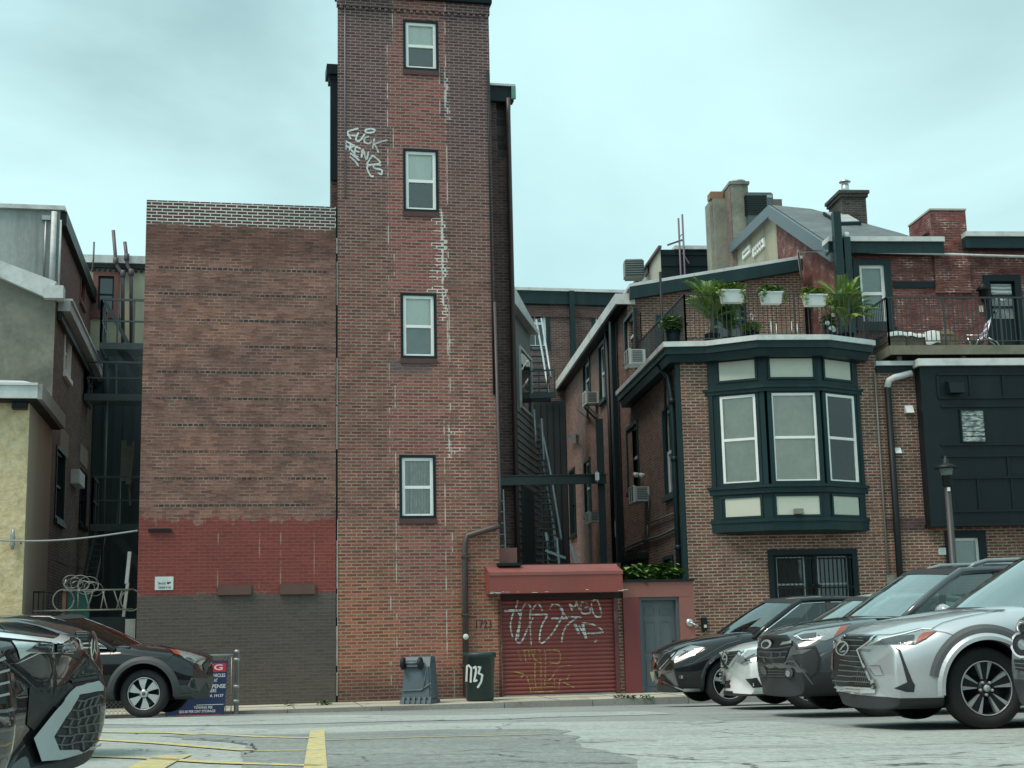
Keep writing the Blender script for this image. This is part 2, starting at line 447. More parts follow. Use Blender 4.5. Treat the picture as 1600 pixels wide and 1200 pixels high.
def blank_extra(c, col):
    N = c['N']; V = c['V']
    # white lime mortar on the rebuilt parapet
    vv = N.math('ADD', V, N.math('MULTIPLY', N.math('SUBTRACT', c['mid'], .5), .22))
    m = N.math('MULTIPLY', N.ramp(vv, 9.86, 9.93), N.ramp(c['fac'], .1, .45))
    col = N.mix(m, col, (.62,.64,.58,1))
    m = N.math('MULTIPLY', N.ramp(vv, 9.86, 9.93), N.ramp(c['fac'], .45, .1))
    col = N.mix(N.math('MULTIPLY', m, .8), col, (.062,.037,.042,1))
    d = N.math('MULTIPLY', N.ramp(V, 9.9, 9.82), N.ramp(vv, 9.1, 9.35))
    col = N.mix(N.math('MULTIPLY', d, .6), col, N.mix(1.0, col, (.45,.40,.42,1), 'MULTIPLY'))
    # broad weathering: greyer and redder fields
    w_ = N.noise(N.n('Mapping', Vector=c['uv'], Scale=(.5, 1.1, 1)).outputs[0], 1.0, 5, .6)
    col = N.mix(N.math('MULTIPLY', N.ramp(w_, .46, .62), N.math('GREATER_THAN', V, 3.7)), col, N.mix(1.0, col, (.82,.85,.88,1), 'MULTIPLY'))
    col = N.mix(N.math('MULTIPLY', N.ramp(w_, .5, .36), N.math('GREATER_THAN', V, 3.7)), col, N.mix(1.0, col, (1.06,1.02,1.0,1), 'MULTIPLY'))
    # ghost outlines of bricked up openings in the red band
    for u0 in (-.18, .63, 1.05, 1.72):
        l = N.math('LESS_THAN', N.math('ABSOLUTE', N.math('SUBTRACT', c['U'], u0)), .012)
        l = N.math('MULTIPLY', N.math('MULTIPLY', l, N.ramp(c['mid'], .42, .6)), N.math('MULTIPLY', N.math('GREATER_THAN', V, 2.45), N.math('LESS_THAN', V, 3.55)))
        col = N.mix(l, col, (.32,.22,.19,1))
    return col
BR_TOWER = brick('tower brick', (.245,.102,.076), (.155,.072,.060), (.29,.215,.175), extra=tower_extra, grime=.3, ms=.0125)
BR_BLANK = brick('painted party wall brick', (.275,.132,.102), (.185,.098,.082), (.26,.18,.148), extra=blank_extra, grime=.42,
    zones=((2.33, 3.80, (.235,.055,.048), (.23,.09,.075), 1.0), (-1, 2.33, (.105,.088,.078), (.12,.103,.093), .09)),
    header=(8, (.085,.062,.058), 4, -1.45, 2.0, 3.9, 9.1), mvar=.55)
BR_HOUSE = brick('brown house brick', (.21,.09,.064), (.12,.062,.05), (.36,.295,.23), grime=.4, ms=.0125)
BR_ALLEY = brick('alley side brick', (.22,.11,.088), (.14,.08,.07), (.25,.2,.17), grime=.45, ms=.011)
BR_RED = brick('rooftop red brick', (.20,.066,.058), (.14,.055,.05), (.20,.13,.115), grime=.3, mvar=.9,
    extra=lambda c, col: c['N'].mix(c['N'].math('MULTIPLY', c['N'].ramp(c['mid'], .56, .63), c['N'].ramp(c['fac'], .2, .7)), col, (.50,.42,.36,1)))
BR_DARK = brick('dark rear brick', (.11,.06,.055), (.075,.047,.046), (.14,.11,.105), grime=.4)
BR_FAR = brick('far alley brick', (.15,.088,.075), (.10,.065,.06), (.20,.165,.15), grime=.35)
BR_SIDE = brick('left side brick', (.19,.13,.11), (.125,.092,.084), (.28,.24,.21), grime=.4)
BR_SMOKE = brick('sooty chimney brick', (.07,.06,.052), (.045,.042,.04), (.11,.105,.095), grime=.4)
YELLOW = None

# ------------------------------------------------------------------ windows
def win(fc, px, parent, trim=GREEN, sash=VINYL, trim_w=.06, recess=.10, cover=None, cover_mat=SHADE, pane=PANE, sash_w=.05, mid=.5, trim_o=.03, rect=None, sill=None, grid=None):
    """a double-hung window: window > sash, pane, blind"""
    r = rect or fc.rect(*px)
    a, b, c, d = r
    mb = MB(); ring(mb, fc, r, trim_w, -recess - .04, trim_o)
    if sill: mb.fbox(fc, a - .05, b + .05, c - sill, c - .003, -.02, trim_o + .05)
    w = mb.build('window', trim, parent)
    i = (a + trim_w, b - trim_w, c + trim_w * .6, d - trim_w)
    zm = i[2] + (i[3] - i[2]) * mid
    mb = MB(); ring(mb, fc, (i[0], i[1], i[2], i[3]), sash_w, -recess, -recess + .05)
    mb.fbox(fc, i[0] + sash_w, i[1] - sash_w, zm - sash_w * .5, zm + sash_w * .5, -recess - .002, -recess + .046)
    if grid:
        for k in range(1, grid):
            u = i[0] + (i[1] - i[0]) * k / grid
            mb.fbox(fc, u - .008, u + .008, i[2] + sash_w, zm - sash_w * .5, -recess + .004, -recess + .03)
            mb.fbox(fc, u - .008, u + .008, zm + sash_w * .5, i[3] - sash_w, -recess + .004, -recess + .03)
    mb.build('sash', sash, w)
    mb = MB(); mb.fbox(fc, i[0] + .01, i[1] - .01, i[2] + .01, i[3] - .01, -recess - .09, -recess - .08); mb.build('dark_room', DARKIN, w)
    g = .012
    zc = zm if cover == 'top' else i[2]
    if cover == 'curtain':
        mb = MB(); n = 26; pts = []
        for k in range(n + 1):
            u = i[0] + sash_w * .6 + (i[1] - i[0] - sash_w * 1.2) * k / n
            pts.append((u, -recess - .045 + .034 * math.sin(k * 1.9) + .012 * math.sin(k * .8)))
        for (u0, o0), (u1, o1) in zip(pts, pts[1:]):
            mb.poly([fc.P(u0, i[2]+.02, o0), fc.P(u1, i[2]+.02, o1), fc.P(u1, i[3]-.03, o1), fc.P(u0, i[3]-.03, o0)])
        mb.build('curtain', cover_mat, w, normals=False)
    elif cover:
        mb = MB(); mb.fbox(fc, i[0] + .02, i[1] - .02, zc, i[3] - .02, -recess - .04, -recess - .034); mb.build('blind', cover_mat, w)
    p = MB(); p.fbox(fc, i[0] + sash_w, i[1] - sash_w, i[2] + sash_w, zm - sash_w * .5, -recess + .008, -recess + .014)
    p.fbox(fc, i[0] + sash_w, i[1] - sash_w, zm + sash_w * .5, i[3] - sash_w, -recess + .018, -recess + .024)
    p.build('pane', pane, w)
    return w
def glass_thin(name, refl=.14, tint=(.85, .93, .92)):
    N = NT(name)
    t = N.n('BsdfTransparent', Color=(*tint, 1)); g = N.n('BsdfGlossy', Color=(1, 1, 1, 1), Roughness=.02)
    fr = N.n('Fresnel', IOR=1.5)
    m = N.n('MixShader', _0=N.math('ADD', fr.outputs[0], refl * .5), _1=t.outputs[0], _2=g.outputs[0])
    N.t.links.new(m.outputs[0], N.out.inputs[0])
    return N.mat
CLEAR = glass_thin('clear pane', .04, (.97, .99, .98))

# ------------------------------------------------------------------ the tall tower
tower = thing('tower_building', 'tall narrow brick tower with four windows one above another and white graffiti', 'building', T.P(3.8, .17))
tw = [(630, 32, 685, 110), (630, 233, 685, 331), (626, 458, 682, 560), (624, 711, 681, 810)]
rects = [T.rect(*w) for w in tw]
TU0, TU1, TZ = 2.19, 5.52, 15.02
mb = MB(); wall_holes(mb, T, TU0, TU1, .0, TZ, rects, .16)
tp = [T.P(TU0, 0, 0), T.P(TU1, 0, 0), T.P(TU1, 0, -9), T.P(TU0 + 1.05, 0, -9)]; hz_ = V3((0, 0, TZ))
mb.poly([tp[0], tp[0] + hz_, tp[3] + hz_, tp[3]]); mb.poly([tp[1], tp[2], tp[2] + hz_, tp[1] + hz_]); mb.poly([tp[3], tp[2], tp[2] + hz_, tp[3] + hz_]); mb.poly([p_ + hz_ for p_ in tp])
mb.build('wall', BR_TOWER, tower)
for k, r in enumerate(rects):
    w = win(T, None, tower, trim=GREEN2, rect=r, trim_w=.055, recess=.07, trim_o=.012, sash_w=.062,
        cover=('top', 'top', 'top', 'curtain')[k], cover_mat=(SHADE, SHADE, SHADE, CURTAIN)[k], pane=CLEAR, sash=VINYL)
    mb = MB(); mb.fbox(T, r[0] - .01, r[1] + .01, r[2] - .11, r[2] - .004, -.05, .03)
    mb.build('sill', plain('soot red sill', (.085,.042,.04), .8, var=.3), w)
    if k == 2:
        mb = MB(); mb.fbox(T, r[0] + .1, r[1] - .1, r[2] + .06, (r[2] + r[3]) / 2, -.115, -.11); mb.build('screen', plain('grey insect screen', (.22,.24,.235), .8), w)
mb = MB()
mb.fbox(T, TU0 - .04, TU1 + .05, TZ + .13, TZ + .3, -.3, .16); mb.fbox(T, TU0 - .05, TU1 + .08, TZ + .3, TZ + .42, -.3, .26)
mb.build('cornice', GREEN2, tower)
mb = MB(); mb.fbox(T, TU0 - .015, TU1 + .015, TZ - .10, TZ + .128, -.1, .045)
for k in range(24):
    u = TU0 + .04 + k * .139; mb.fbox(T, u, u + .066, TZ - .17, TZ - .102, .0, .04)
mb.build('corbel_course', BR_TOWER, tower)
# thin joint strip between tower and blank wall, loose pale caulk
mb = MB(); mb.fbox(T, 2.151, 2.189, .1, 10.38, -.3, -.035); mb.build('joint', BLACKP, tower)
mb = MB(); z = .3
random.seed(3)
while z < 10.2:
    h = random.uniform(.25, 1.1)
    if random.random() < .6: mb.fbox(T, 2.163 + random.uniform(-.006, .008), 2.187, z, min(z + h, 10.2), -.03, .013)
    z += h + random.uniform(.02, .2)
mb.build('joint_filler', plain('pale caulk', (.30,.29,.25), .9, var=.4, scale=6), tower)
mb = MB(); mb.tube([T.P(2.345, 10.6, .012), T.P(2.345, 15.0, .012)], .012, 6); mb.build('cable', plain('grey cable', (.2,.19,.2), .6), tower)
# brown downspout at the right front corner and steel conduit above it
dp = [T.px(728, 1075)[0], T.px(728, 845)]
mb = MB()
pts = [T.px(727, 1088), T.px(725, 850), T.px(729, 838), T.px(770, 825), T.px(779, 822), T.px(780, 770)]
rr = [T.P(u, z, .09) for u, z in pts]
mb.tube(rr[:5], .062, 10); mb.tube([rr[4], rr[5], T.P(pts[5][0] - .03, 8.4, .05)], .03, 8)
for y in (870, 960, 1040):
    u, z = T.px(727, y); mb.fbox(T, u - .09, u + .09, z - .02, z + .02, .0, .16)
mb.build('downspout', PIPEBR, tower)
u, z = T.px(726, 995)
mb = MB(); mb.lathe(T.P(u, z, .15), [(.0, 0), (.06, .0), (.055, .012), (0, .014)], 14, axis=T.dn); mb.build('sticker', WHITE, tower)
mb = MB(); c = [T.px(776, 390), T.px(778, 770)]
mb.tube([T.P(TU1 - .05, z, .03) for z in (6.4, 8.6, 11, 13.6)], .022, 6); mb.build('conduit', GREEN2, tower)

ST_ = NT('sprayed white paint'); ST_.p(Base__Color=(.62,.68,.66,1), Roughness=.75, Alpha=ST_.math('MULTIPLY', ST_.ramp(ST_.noise(ST_.geo(), 26, 4, .7), .3, .5, .35, 1.0), ST_.ramp(ST_.noise(ST_.geo(), 3, 3), .35, .55, .6, 1.0))); SPRAYT = ST_.mat
# ---- spray paint: flat strokes lying on the wall they were sprayed on
def strokes(name, fc, lines, w, mat, parent, o=.006, wob=.12):
    mb = MB()
    for ln in lines:
        ww = w
        if isinstance(ln, tuple): ww, ln = ln
        P = [fc.px(x, y, o) for x, y in ln]
        # Catmull-Rom
        Q = []
        for i in range(len(P) - 1):
            p0, p1, p2, p3 = P[max(i-1, 0)], P[i], P[i+1], P[min(i+2, len(P)-1)]
            for k in range(6):
                t = k / 6
                Q.append(tuple(.5 * (2*p1[j] + (p2[j]-p0[j])*t + (2*p0[j]-5*p1[j]+4*p2[j]-p3[j])*t*t + (3*p1[j]-p0[j]-3*p2[j]+p3[j])*t**3) for j in (0, 1)))
        Q.append(P[-1])
        L, Rr = [], []
        for i, q in enumerate(Q):
            a, b = Q[max(i-1, 0)], Q[min(i+1, len(Q)-1)]
            dx, dz = b[0]-a[0], b[1]-a[1]; l = math.hypot(dx, dz) or 1
            h = ww * .5 * (1 + wob * math.sin(i * 1.7)) * (.55 if i in (0, len(Q)-1) else 1)
            L.append((q[0] - dz/l*h, q[1] + dx/l*h)); Rr.append((q[0] + dz/l*h, q[1] - dx/l*h))
        b = len(mb.v); o += .0004
        mb.v += [fc.P(*p, o) for p in L] + [fc.P(*p, o) for p in Rr]; n = len(Q)
        for i in range(n - 1):
            mb.f.append([b+i, b+i+1, b+n+i+1, b+n+i]); mb.m.append(0); mb.sm.append(False)
    return mb.build(name, mat, parent, normals=False)
def zc(x0, y0, k, pts): return [(x0 + x / k, y0 + y / k) for x, y in pts]
g = [ # read from the enlarged photograph, 3.636 px per px
  [(655,730),(632,735),(595,748),(603,775),(612,790)], [(590,768),(640,770)],
  [(655,752),(640,790),(655,802),(675,785),(690,760)], [(715,775),(690,785),(690,808),(715,815),(730,800)],
  [(745,785),(735,845)], [(820,795),(750,815),(742,825)], [(748,820),(770,868)],
  [(722,732),(695,738),(700,752),(735,752),(748,738),(722,730)],
  [(582,800),(583,850)], [(580,800),(620,822)], [(580,826),(605,838)],
  [(612,815),(604,855)], [(612,818),(632,828),(608,840),(628,868)],
  [(640,830),(632,880),(655,890)], [(640,832),(668,845)], [(636,856),(660,864)],
  [(672,895),(680,850),(700,905),(712,860)], [(735,880),(700,935)], [(733,880),(778,925),(703,937)],
  [(785,940),(745,935),(745,955),(785,965),(785,990),(765,980)], [(708,940),(705,960),(725,1000),(742,1000)], [(745,935),(712,940)],
  [(607,868),(640,895),(660,912)], [(604,890),(635,915),(655,945)],
]
strokes('graffiti', T, [zc(380, 0, 3.636, l) for l in g], .038, SPRAYT, tower)
# house number on the pier beside the garage
def text(body, fc, x0, y0, x1, y1, mat, parent, o, name='lettering', bold=0.0, z_h=None, font_fix=True):
    """flat letters fitted to the pixel box x0..x1, y0..y1 on a face"""
    cu = bpy.data.curves.new(name, 'FONT'); cu.body = body; cu.align_x = 'LEFT'; cu.offset = bold; cu.extrude = 0.0; cu.resolution_u = 3
    ob = bpy.data.objects.new(name, cu); COL.objects.link(ob)
    dg = bpy.context.evaluated_depsgraph_get()
    me = bpy.data.meshes.new_from_object(ob.evaluated_get(dg))
    bpy.data.objects.remove(ob)
    xs = [v.co.x for v in me.vertices]; ys = [v.co.y for v in me.vertices]
    ax, bx, ay, by = min(xs), max(xs), min(ys), max(ys)
    U0, U1, Z0, Z1 = fc.rect(x0, y0, x1, y1, o)
    mb = MB()
    vs = [fc.P(U0 + (v.co.x - ax) / (bx - ax) * (U1 - U0), Z0 + (v.co.y - ay) / (by - ay) * (Z1 - Z0), o) for v in me.vertices]
    mb.add(vs, [list(p.vertices) for p in me.polygons])
    bpy.data.meshes.remove(me)
    return mb.build(name, mat, parent, normals=False)
text('1723', T, 744, 969, 768, 982, INK, tower, .012, 'house_number')

# rear parts of the tower house, set back on both sides
TB = T.off(-2.5)
rear = thing('rear_brick_building', 'dark brick rear block with brown downspout beside the right edge of the tall tower', 'building', TB.P(5.9, .1))
u0 = TU1 + .004; u1 = TB.px(805, 500)[0]; zt = TB.px(790, 160)[1]
mb = MB(); nz0, nz1 = TB.px(785, 246)[1], TB.px(785, 160)[1]; na, nb = TB.px(776, 200)[0], TB.px(795, 200)[0]
wall_holes(mb, TB, u0, u1, 0, zt, [(na, nb, nz0, nz1)], .25); mass(mb, TB, u0, u1, 0, zt, 6, back=True)
mb.build('wall', BR_DARK, rear)
mb = MB(); mb.fbox(TB, na - .05, nb + .05, nz0 - .05, nz1, -.30, -.25); mb.build('block_infill', brick('grey block infill', (.12,.12,.11), (.09,.095,.09), (.17,.17,.155), bw=.4, bh=.2, ms=.012), rear)
mb = MB(); zf = TB.px(790, 138)[1]; mb.fbox(TB, u0 - .1, u1 + .06, zt - .02, zf, -.1, .12); mb.build('fascia', GREEN2, rear)
mb = MB(); mb.fbox(TB, u0 - .12, u1 + .1, zf, zf + .05, -.2, .17); mb.build('roof_edge', FLASH, rear)
mb = MB(); ua = TB.px(797, 150)[0]; mb.fbox(TB, ua, ua + .1, zf - .32, zf - .02, .12, .2); mb.build('gutter_end', plain('copper green', (.12,.27,.22), .6), rear)
mb = MB(); ud = TB.px(800, 500)[0]; mb.tube([TB.P(ud, zf - .3, .15), TB.P(ud, zf - .7, .09), TB.P(ud, .3, .09)], .055, 10); mb.build('downspout', PIPEBR, rear)
TL = T.off(-2.2)
stub = thing('rear_brick_stub', 'dark narrow wall end with cornice behind the left edge of the tall tower', 'building', TL.P(2.0, .1))
a = TL.px(516, 230)[0]; b = TU0 + .3; z0 = 4.0; z1 = TL.px(520, 118)[1]
mb = MB(); mb.fbox(TL, a + .02, b, z0, z1, -.35, 0); mb.build('wall', BR_DARK, stub)
mb = MB(); mb.fbox(TL, a, b, TL.px(520, 282)[1], z1, .002, .05); mb.build('panel', GREEN2, stub)
mb = MB(); c0 = TL.px(510, 110)[0]; zt = TL.px(520, 103)[1]; mb.fbox(TL, c0, b, z1, zt, -.4, .12); mb.fbox(TL, c0 + .06, b, z1 - .12, z1, -.38, .06); mb.build('cornice', GREEN2, stub)

# ------------------------------------------------------------------ blank party wall on the left
blank = thing('blank_wall_building', 'windowless brick building painted red and dark grey at its foot, white mortar at the top', 'building', T.P(.2, .17))
BU0, BU1, BZ = -1.72, 2.15, 10.39
mb = MB(); wall_holes(mb, T, BU0, BU1, 0, BZ, [], .1); mass(mb, T, BU0, BU1, 0, BZ, 9, roof=None); mb.build('wall', BR_BLANK, blank)
mb = MB(); mb.fbox(T, BU0 + .002, BU1 - .002, BZ - .25, BZ - .2, -8.99, -.2); mb.build('roof', TARROOF, blank)
for x0, y0, x1, y1 in ((340, 914, 393, 930), (437, 912, 493, 929)):
    mb = MB(); r = T.rect(x0, y0, x1, y1); mb.fbox(T, r[0], r[1], r[2], r[3], -.02, .06); mb.build('sill', plain('brown stone sill', (.115,.062,.052), .8), blank, bevel=.008)
mb = MB(); r = T.rect(232, 827, 268, 830); mb.fbox(T, r[0], r[1], r[2] - .01, r[3] + .01, -.02, .05); mb.build('wall_bracket', BLACKP, blank)

sg = thing('security_sign', 'small white camera notice on the red painted band of the blank wall', 'sign', T.P(-1.15, 2.5))
r = T.rect(242, 901, 271, 922)
mb = MB(); mb.fbox(T, *r, .004, .014); mb.build('plate', WHITE, sg, bevel=.004)
text('Security', T, 247, 909, 259, 914.5, INK, sg, .0165, bold=.01)
text('Cameras in Use', T, 247, 915, 267, 919.5, INK, sg, .0165, bold=.01)
mb = MB(); q = T.rect(261, 909.5, 264.5, 912.5); mb.fbox(T, *q, .0145, .0165); q = T.rect(264.8, 909.2, 267, 911.4); mb.fbox(T, *q, .0145, .0165); mb.build('camera_symbol', INK, sg)
# ------------------------------------------------------------------ left edge: stucco houses and the gap with the fire escape
YELL = plain('yellow rough stucco', (.66,.53,.31), .95, var=.4, scale=7, bump=2.0, grime=((.70,.63,.49), .7))
BEIGE = plain('beige smooth stucco', (.30,.265,.205), .9, var=.15, scale=1.2, streak=True)
REDWOOD = plain('oxblood window paint', (.16,.055,.045), .6, var=.2)
CREAMW = plain('cream rendered wall', (.42,.40,.29), .9, var=.25, scale=1.3, streak=True, grime=((.14,.15,.13), .7))
NAVY = plain('blue black boarding', (.055,.078,.086), .8, var=.3, streak=True)  # gap shade is put into this dark tone; the annex door shares it
ye = thing('yellow_stucco_house', 'yellow rough stucco house with white gutter at the left edge of the photo', 'house', T.P(-4.6, .1))
yu = T.px(42, 750)[0]; yz = T.px(30, 624)[1]; YS = sidewall(AT, T.P(yu, 0), left=False)
yd = YS.px(79, 750)[0]
mb = MB(); wall_holes(mb, T, yu - 7, yu, -.1, yz, [], .1); mb.build('wall', YELL, ye)
mb = MB(); mb.poly([YS.P(0,-.1,0), YS.P(yd,-.1,0), YS.P(yd,yz,0), YS.P(0,yz,0)]); mb.poly([T.P(yu,-.1,-yd), T.P(yu-7,-.1,-yd), T.P(yu-7,yz,-yd), T.P(yu,yz,-yd)]); mb.build('side_wall', BEIGE, ye)
ez0, ez1 = T.px(30, 622, .35)[1], T.px(30, 600, .35)[1]; eu = T.px(64, 612, .35)[0]
mb = MB(); mb.fbox(T, yu - 7, eu - .06, ez0, ez1, .28, .38); mb.fbox(T, yu - 7, eu - .06, ez1 - .03, ez1 + .02, .2, .42)
mb.build('gutter', FLASH, ye)
mb = MB(); mb.fbox(T, eu - .06, eu + .03, ez0 - .02, ez1, -yd, .38); mb.build('side_fascia', plain('grey fascia board', (.24,.24,.22), .7), ye)
mb = MB(); mb.fbox(T, yu - 7, eu - .062, ez0 - .04, ez0 - .005, -yd, .28); mb.build('soffit', BLACKP, ye)
mb = MB(); h = 1.0
mb.poly([T.P(yu-7, ez1, .3), T.P(eu, ez1, .3), T.P(yu - .3, ez1 + .34, -1.2), T.P(yu-7, ez1 + .45, -1.2)]); mb.poly([T.P(eu, ez1, .3), T.P(eu, ez1, -yd), T.P(yu - .3, ez1 + .34, -1.2)]); mb.poly([T.P(eu, ez1, -yd), T.P(yu-7, ez1, -yd), T.P(yu-7, ez1 + .45, -1.2), T.P(yu-.3, ez1+.34, -1.2)])
mb.build('roof', plain('pale roof membrane', (.52,.55,.54), .6, var=.3, scale=2, grime=((.05,.05,.05), .8)), ye)
mb = MB(); q = T.px(31, 630, .1); mb.fbox(T, q[0] - .14, q[0] + .14, q[1] - .12, q[1] + .08, .0, .2)
for k in range(5): mb.fbox(T, q[0] - .13 + k * .06, q[0] - .1 + k * .06, q[1] - .1, q[1] + .06, .2, .215)
mb.build('bracket', BLACKP, ye)
mb = MB(); q = T.px(20, 838, .1); mb.lathe(T.P(q[0], q[1] - .25, .08), [(.03, 0), (.05, .1), (.03, .15), (.05, .22), (.03, .3), (.02, .4)], 10); mb.build('insulator', METAL, ye)

TG = T.off(-3.5)
gr = thing('grey_stucco_house', 'grey weather-stained stucco house with white sloping eaves and brown brick side wall', 'house', TG.P(-4, .1))
gu = TG.px(84, 550)[0]; GS = sidewall(AT, TG.P(gu, 0), left=False)
gl = 12.4
pz = TG.px(70, 462)[1]; pl = TG.px(0, 428)
mb = MB(); mb.poly([TG.P(gu-8, 0), TG.P(gu, 0), TG.P(gu, pz), TG.P(TG.px(68, 462)[0], pz), TG.P(pl[0], pl[1]), TG.P(gu-8, pl[1] + 1.8)]); mb.build('front_wall', STUCCO, gr)
mb = MB()
sw = [GS.rect(100, 507, 110, 590), GS.rect(131, 545, 139, 620), GS.rect(86, 700, 100, 815), GS.rect(124, 735, 134, 822)]
def rfix(r): return (min(r[0], r[1]), max(r[0], r[1]), r[2], r[3])
gez = GS.px(97, 466)[1]
wall_holes(mb, GS, 0, gl, 0, gez, sw, .14); mb.build('side_wall', BR_SIDE, gr)
for k, r in enumerate(sw):
    w = win(GS, None, gr, rect=r, trim=(VINYL, GREEN2, GREEN2, GREEN2)[k], trim_w=.07, cover='top' if k == 0 else None, sash_w=.05, sash=(VINYL, BLACKP, BLACKP, BLACKP)[k], sill=.12)
for x0, y0, x1, y1 in ((93, 672, 106, 712), (124, 698, 136, 728)):
    mb = MB(); r = GS.rect(x0, y0, x1, y1); mb.fbox(GS, *r, .002, .02); mb.build('stucco_patch', BEIGE, gr)
mb = MB(); r = GS.rect(110, 737, 119, 760); mb.fbox(GS, *r, .0, .22); mb.build('meter_box', WHITE, gr, bevel=.01)
# eaves: rake board on the front, gutter down the side
mb = MB()
a0, a1 = TG.px(-40, 392, .2), TG.px(-40, 415, .2); b0, b1 = TG.px(88, 439, .2), TG.px(68, 464, .2)
pts = [TG.P(*a0, .2), TG.P(*TG.px(88, 440, .2), .2), TG.P(*TG.px(84, 448, .2), .2), TG.P(*TG.px(68, 452, .2), .2), TG.P(*TG.px(68, 463, .2), .2), TG.P(*a1, .2)]
mb.extrude(pts, -TG.dn * .35)
c0 = TG.px(68, 465, .22); c1 = TG.px(99, 446, .22)
mb.fbox(TG, c0[0], c1[0], c0[1], c1[1], -.2, .225)
mb.build('rake_board', FLASH, gr)
mb = MB(); gg = GS.off(.28); z1 = gg.px(98, 446)[1]; z0 = gg.px(98, 464)[1]
mb.fbox(GS, .26, gl, z0, z1, .02, .3); mb.build('side_gutter', plain('grey white gutter', (.36,.38,.38), .6, var=.2), gr)
mb = MB(); mb.fbox(GS, .26, gl, z1 + .003, z1 + .05, -.3, .34); mb.build('roof_edge', FLASH, gr)
mb = MB(); mb.fbox(GS, .3, gl, z0 - .2, z0 - .004, .02, .12); mb.build('eave_board', BLACKP, gr)
mb = MB(); mb.poly([TG.P(gu, z1, 0), TG.P(gu, z1, -gl), TG.P(gu - 8, z1 + 2.0, -gl), TG.P(gu - 8, z1 + 2.0, 0)]); mb.build('roof', SLATE, gr)

TC = T.off(-7.6)
ce = thing('pale_cement_house', 'pale streaked cement house rising behind the grey stucco house, red brick flank', 'house', TC.P(-6, 4))
cu = TC.px(92, 400)[0]; cz = TC.px(60, 326)[1]; CS = sidewall(AT, TC.P(cu, 0), left=False); cl = 9.6
mb = MB(); mb.poly([TC.P(cu-9, 3), TC.P(cu, 3), TC.P(cu, cz), TC.P(cu-9, cz + .2)]); mb.build('front_wall', CEMENT, ce)
mb = MB(); r = CS.rect(125, 418, 132, 478); wall_holes(mb, CS, 0, cl, 3, cz, [r], .12)
mb.build('side_wall', brick('red flank brick', (.16,.07,.062), (.13,.062,.056), (.15,.09,.08), grime=.25), ce)
win(CS, None, ce, rect=r, trim=REDWOOD, trim_w=.1, sash=GREEN2, sill=.1)
mb = MB(); mb.fbox(TC, cu - 9, cu + .12, cz - .04, cz + .07, -cl, .12); mb.build('roof_edge', FLASH, ce)
mb = MB(); mb.fbox(CS, .01, cl, cz - .42, cz - .042, .002, .16); mb.build('side_fascia', BLACKP, ce)
mb = MB(); q = TC.px(84, 380)[0]; mb.tube([TC.P(q, cz - .1, .1), TC.P(q, TC.px(84, 470)[1], .1)], .075, 10); mb.tube([TC.P(q+.16, cz - .3, .06), TC.P(q+.16, TC.px(84, 470)[1], .06)], .03, 8); mb.build('downspout', FLASH, ce)
mb = MB(); r = TC.rect(66, 338, 80, 345); mb.fbox(TC, *r, 0, .1); mb.tube([TC.P(r[0] + .1, r[2], .06), TC.P(r[0] + .1, r[2] - 1.6, .06)], .03, 6); mb.build('wall_bracket', METAL, ce)

TRr = T.off(-16.2)
rc = thing('cream_rear_house', 'cream rendered rear wall with red framed window and two vent pipes above the fire escape', 'house', TRr.P(-6.5, .1))
ru0, ru1 = TRr.px(120, 450)[0], TRr.px(262, 450)[0]; rz = TRr.px(190, 412)[1]
mb = MB(); r = TRr.rect(145, 424, 186, 492); wall_holes(mb, TRr, ru0, ru1, 0, rz, [r], .15); mass(mb, TRr, ru0, ru1, 0, rz, 5); mb.build('wall', CREAMW, rc)
win(TRr, None, rc, rect=r, trim=REDWOOD, trim_w=.16, sash=GREEN2, sash_w=.05, sill=.12, trim_o=.05)
mb = MB(); mb.fbox(TRr, ru0, ru1, rz - .02, TRr.px(190, 401)[1], -.3, .16); mb.build('parapet', FLASH, rc)
mb = MB(); z0, z1 = TRr.px(190, 423)[1], TRr.px(190, 415)[1]; mb.fbox(TRr, ru0, ru1, z0 + .06, z1, .003, .12)
for k in range(30): u = ru0 + k * .16; mb.fbox(TRr, u, u + .08, z0 - .04, z0 + .058, .003, .1)
mb.build('dentil_band', BLACKP, rc)
for nm, pts, rd in (('vent_pipe', [(177,360),(181,408),(183,416),(192,428),(192,545)], .058), ('vent_pipe', [(195,378),(198,402),(199,415),(205,426),(205,545)], .058), ('vent_pipe', [(147,378),(146,405),(144,425)], .03)):
    mb = MB(); P = [TRr.P(*TRr.px(x, y, .28), .28) for x, y in pts]; mb.tube(P, rd, 10)
    if rd > .05:
        for q in (P[1], P[3]): mb.lathe(q - V3((0,0,.12)), [(rd, 0), (rd*1.5, .02), (rd*1.5, .22), (rd, .24)], 10)
    mb.build(nm, plain('sooty violet pipe', (.085,.065,.075), .5, var=.3), rc)

# dark box added for the shade behind the fire escape
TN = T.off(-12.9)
ns = thing('shade_box', 'blue black boarded enclosure in shade under the fire escape', 'shed', TN.P(-4.5, .1))
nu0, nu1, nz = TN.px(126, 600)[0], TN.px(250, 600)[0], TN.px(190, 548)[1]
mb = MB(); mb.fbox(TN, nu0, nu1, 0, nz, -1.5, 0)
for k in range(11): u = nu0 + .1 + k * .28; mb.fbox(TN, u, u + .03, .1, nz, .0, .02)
mb.build('shading', NAVY, ns)

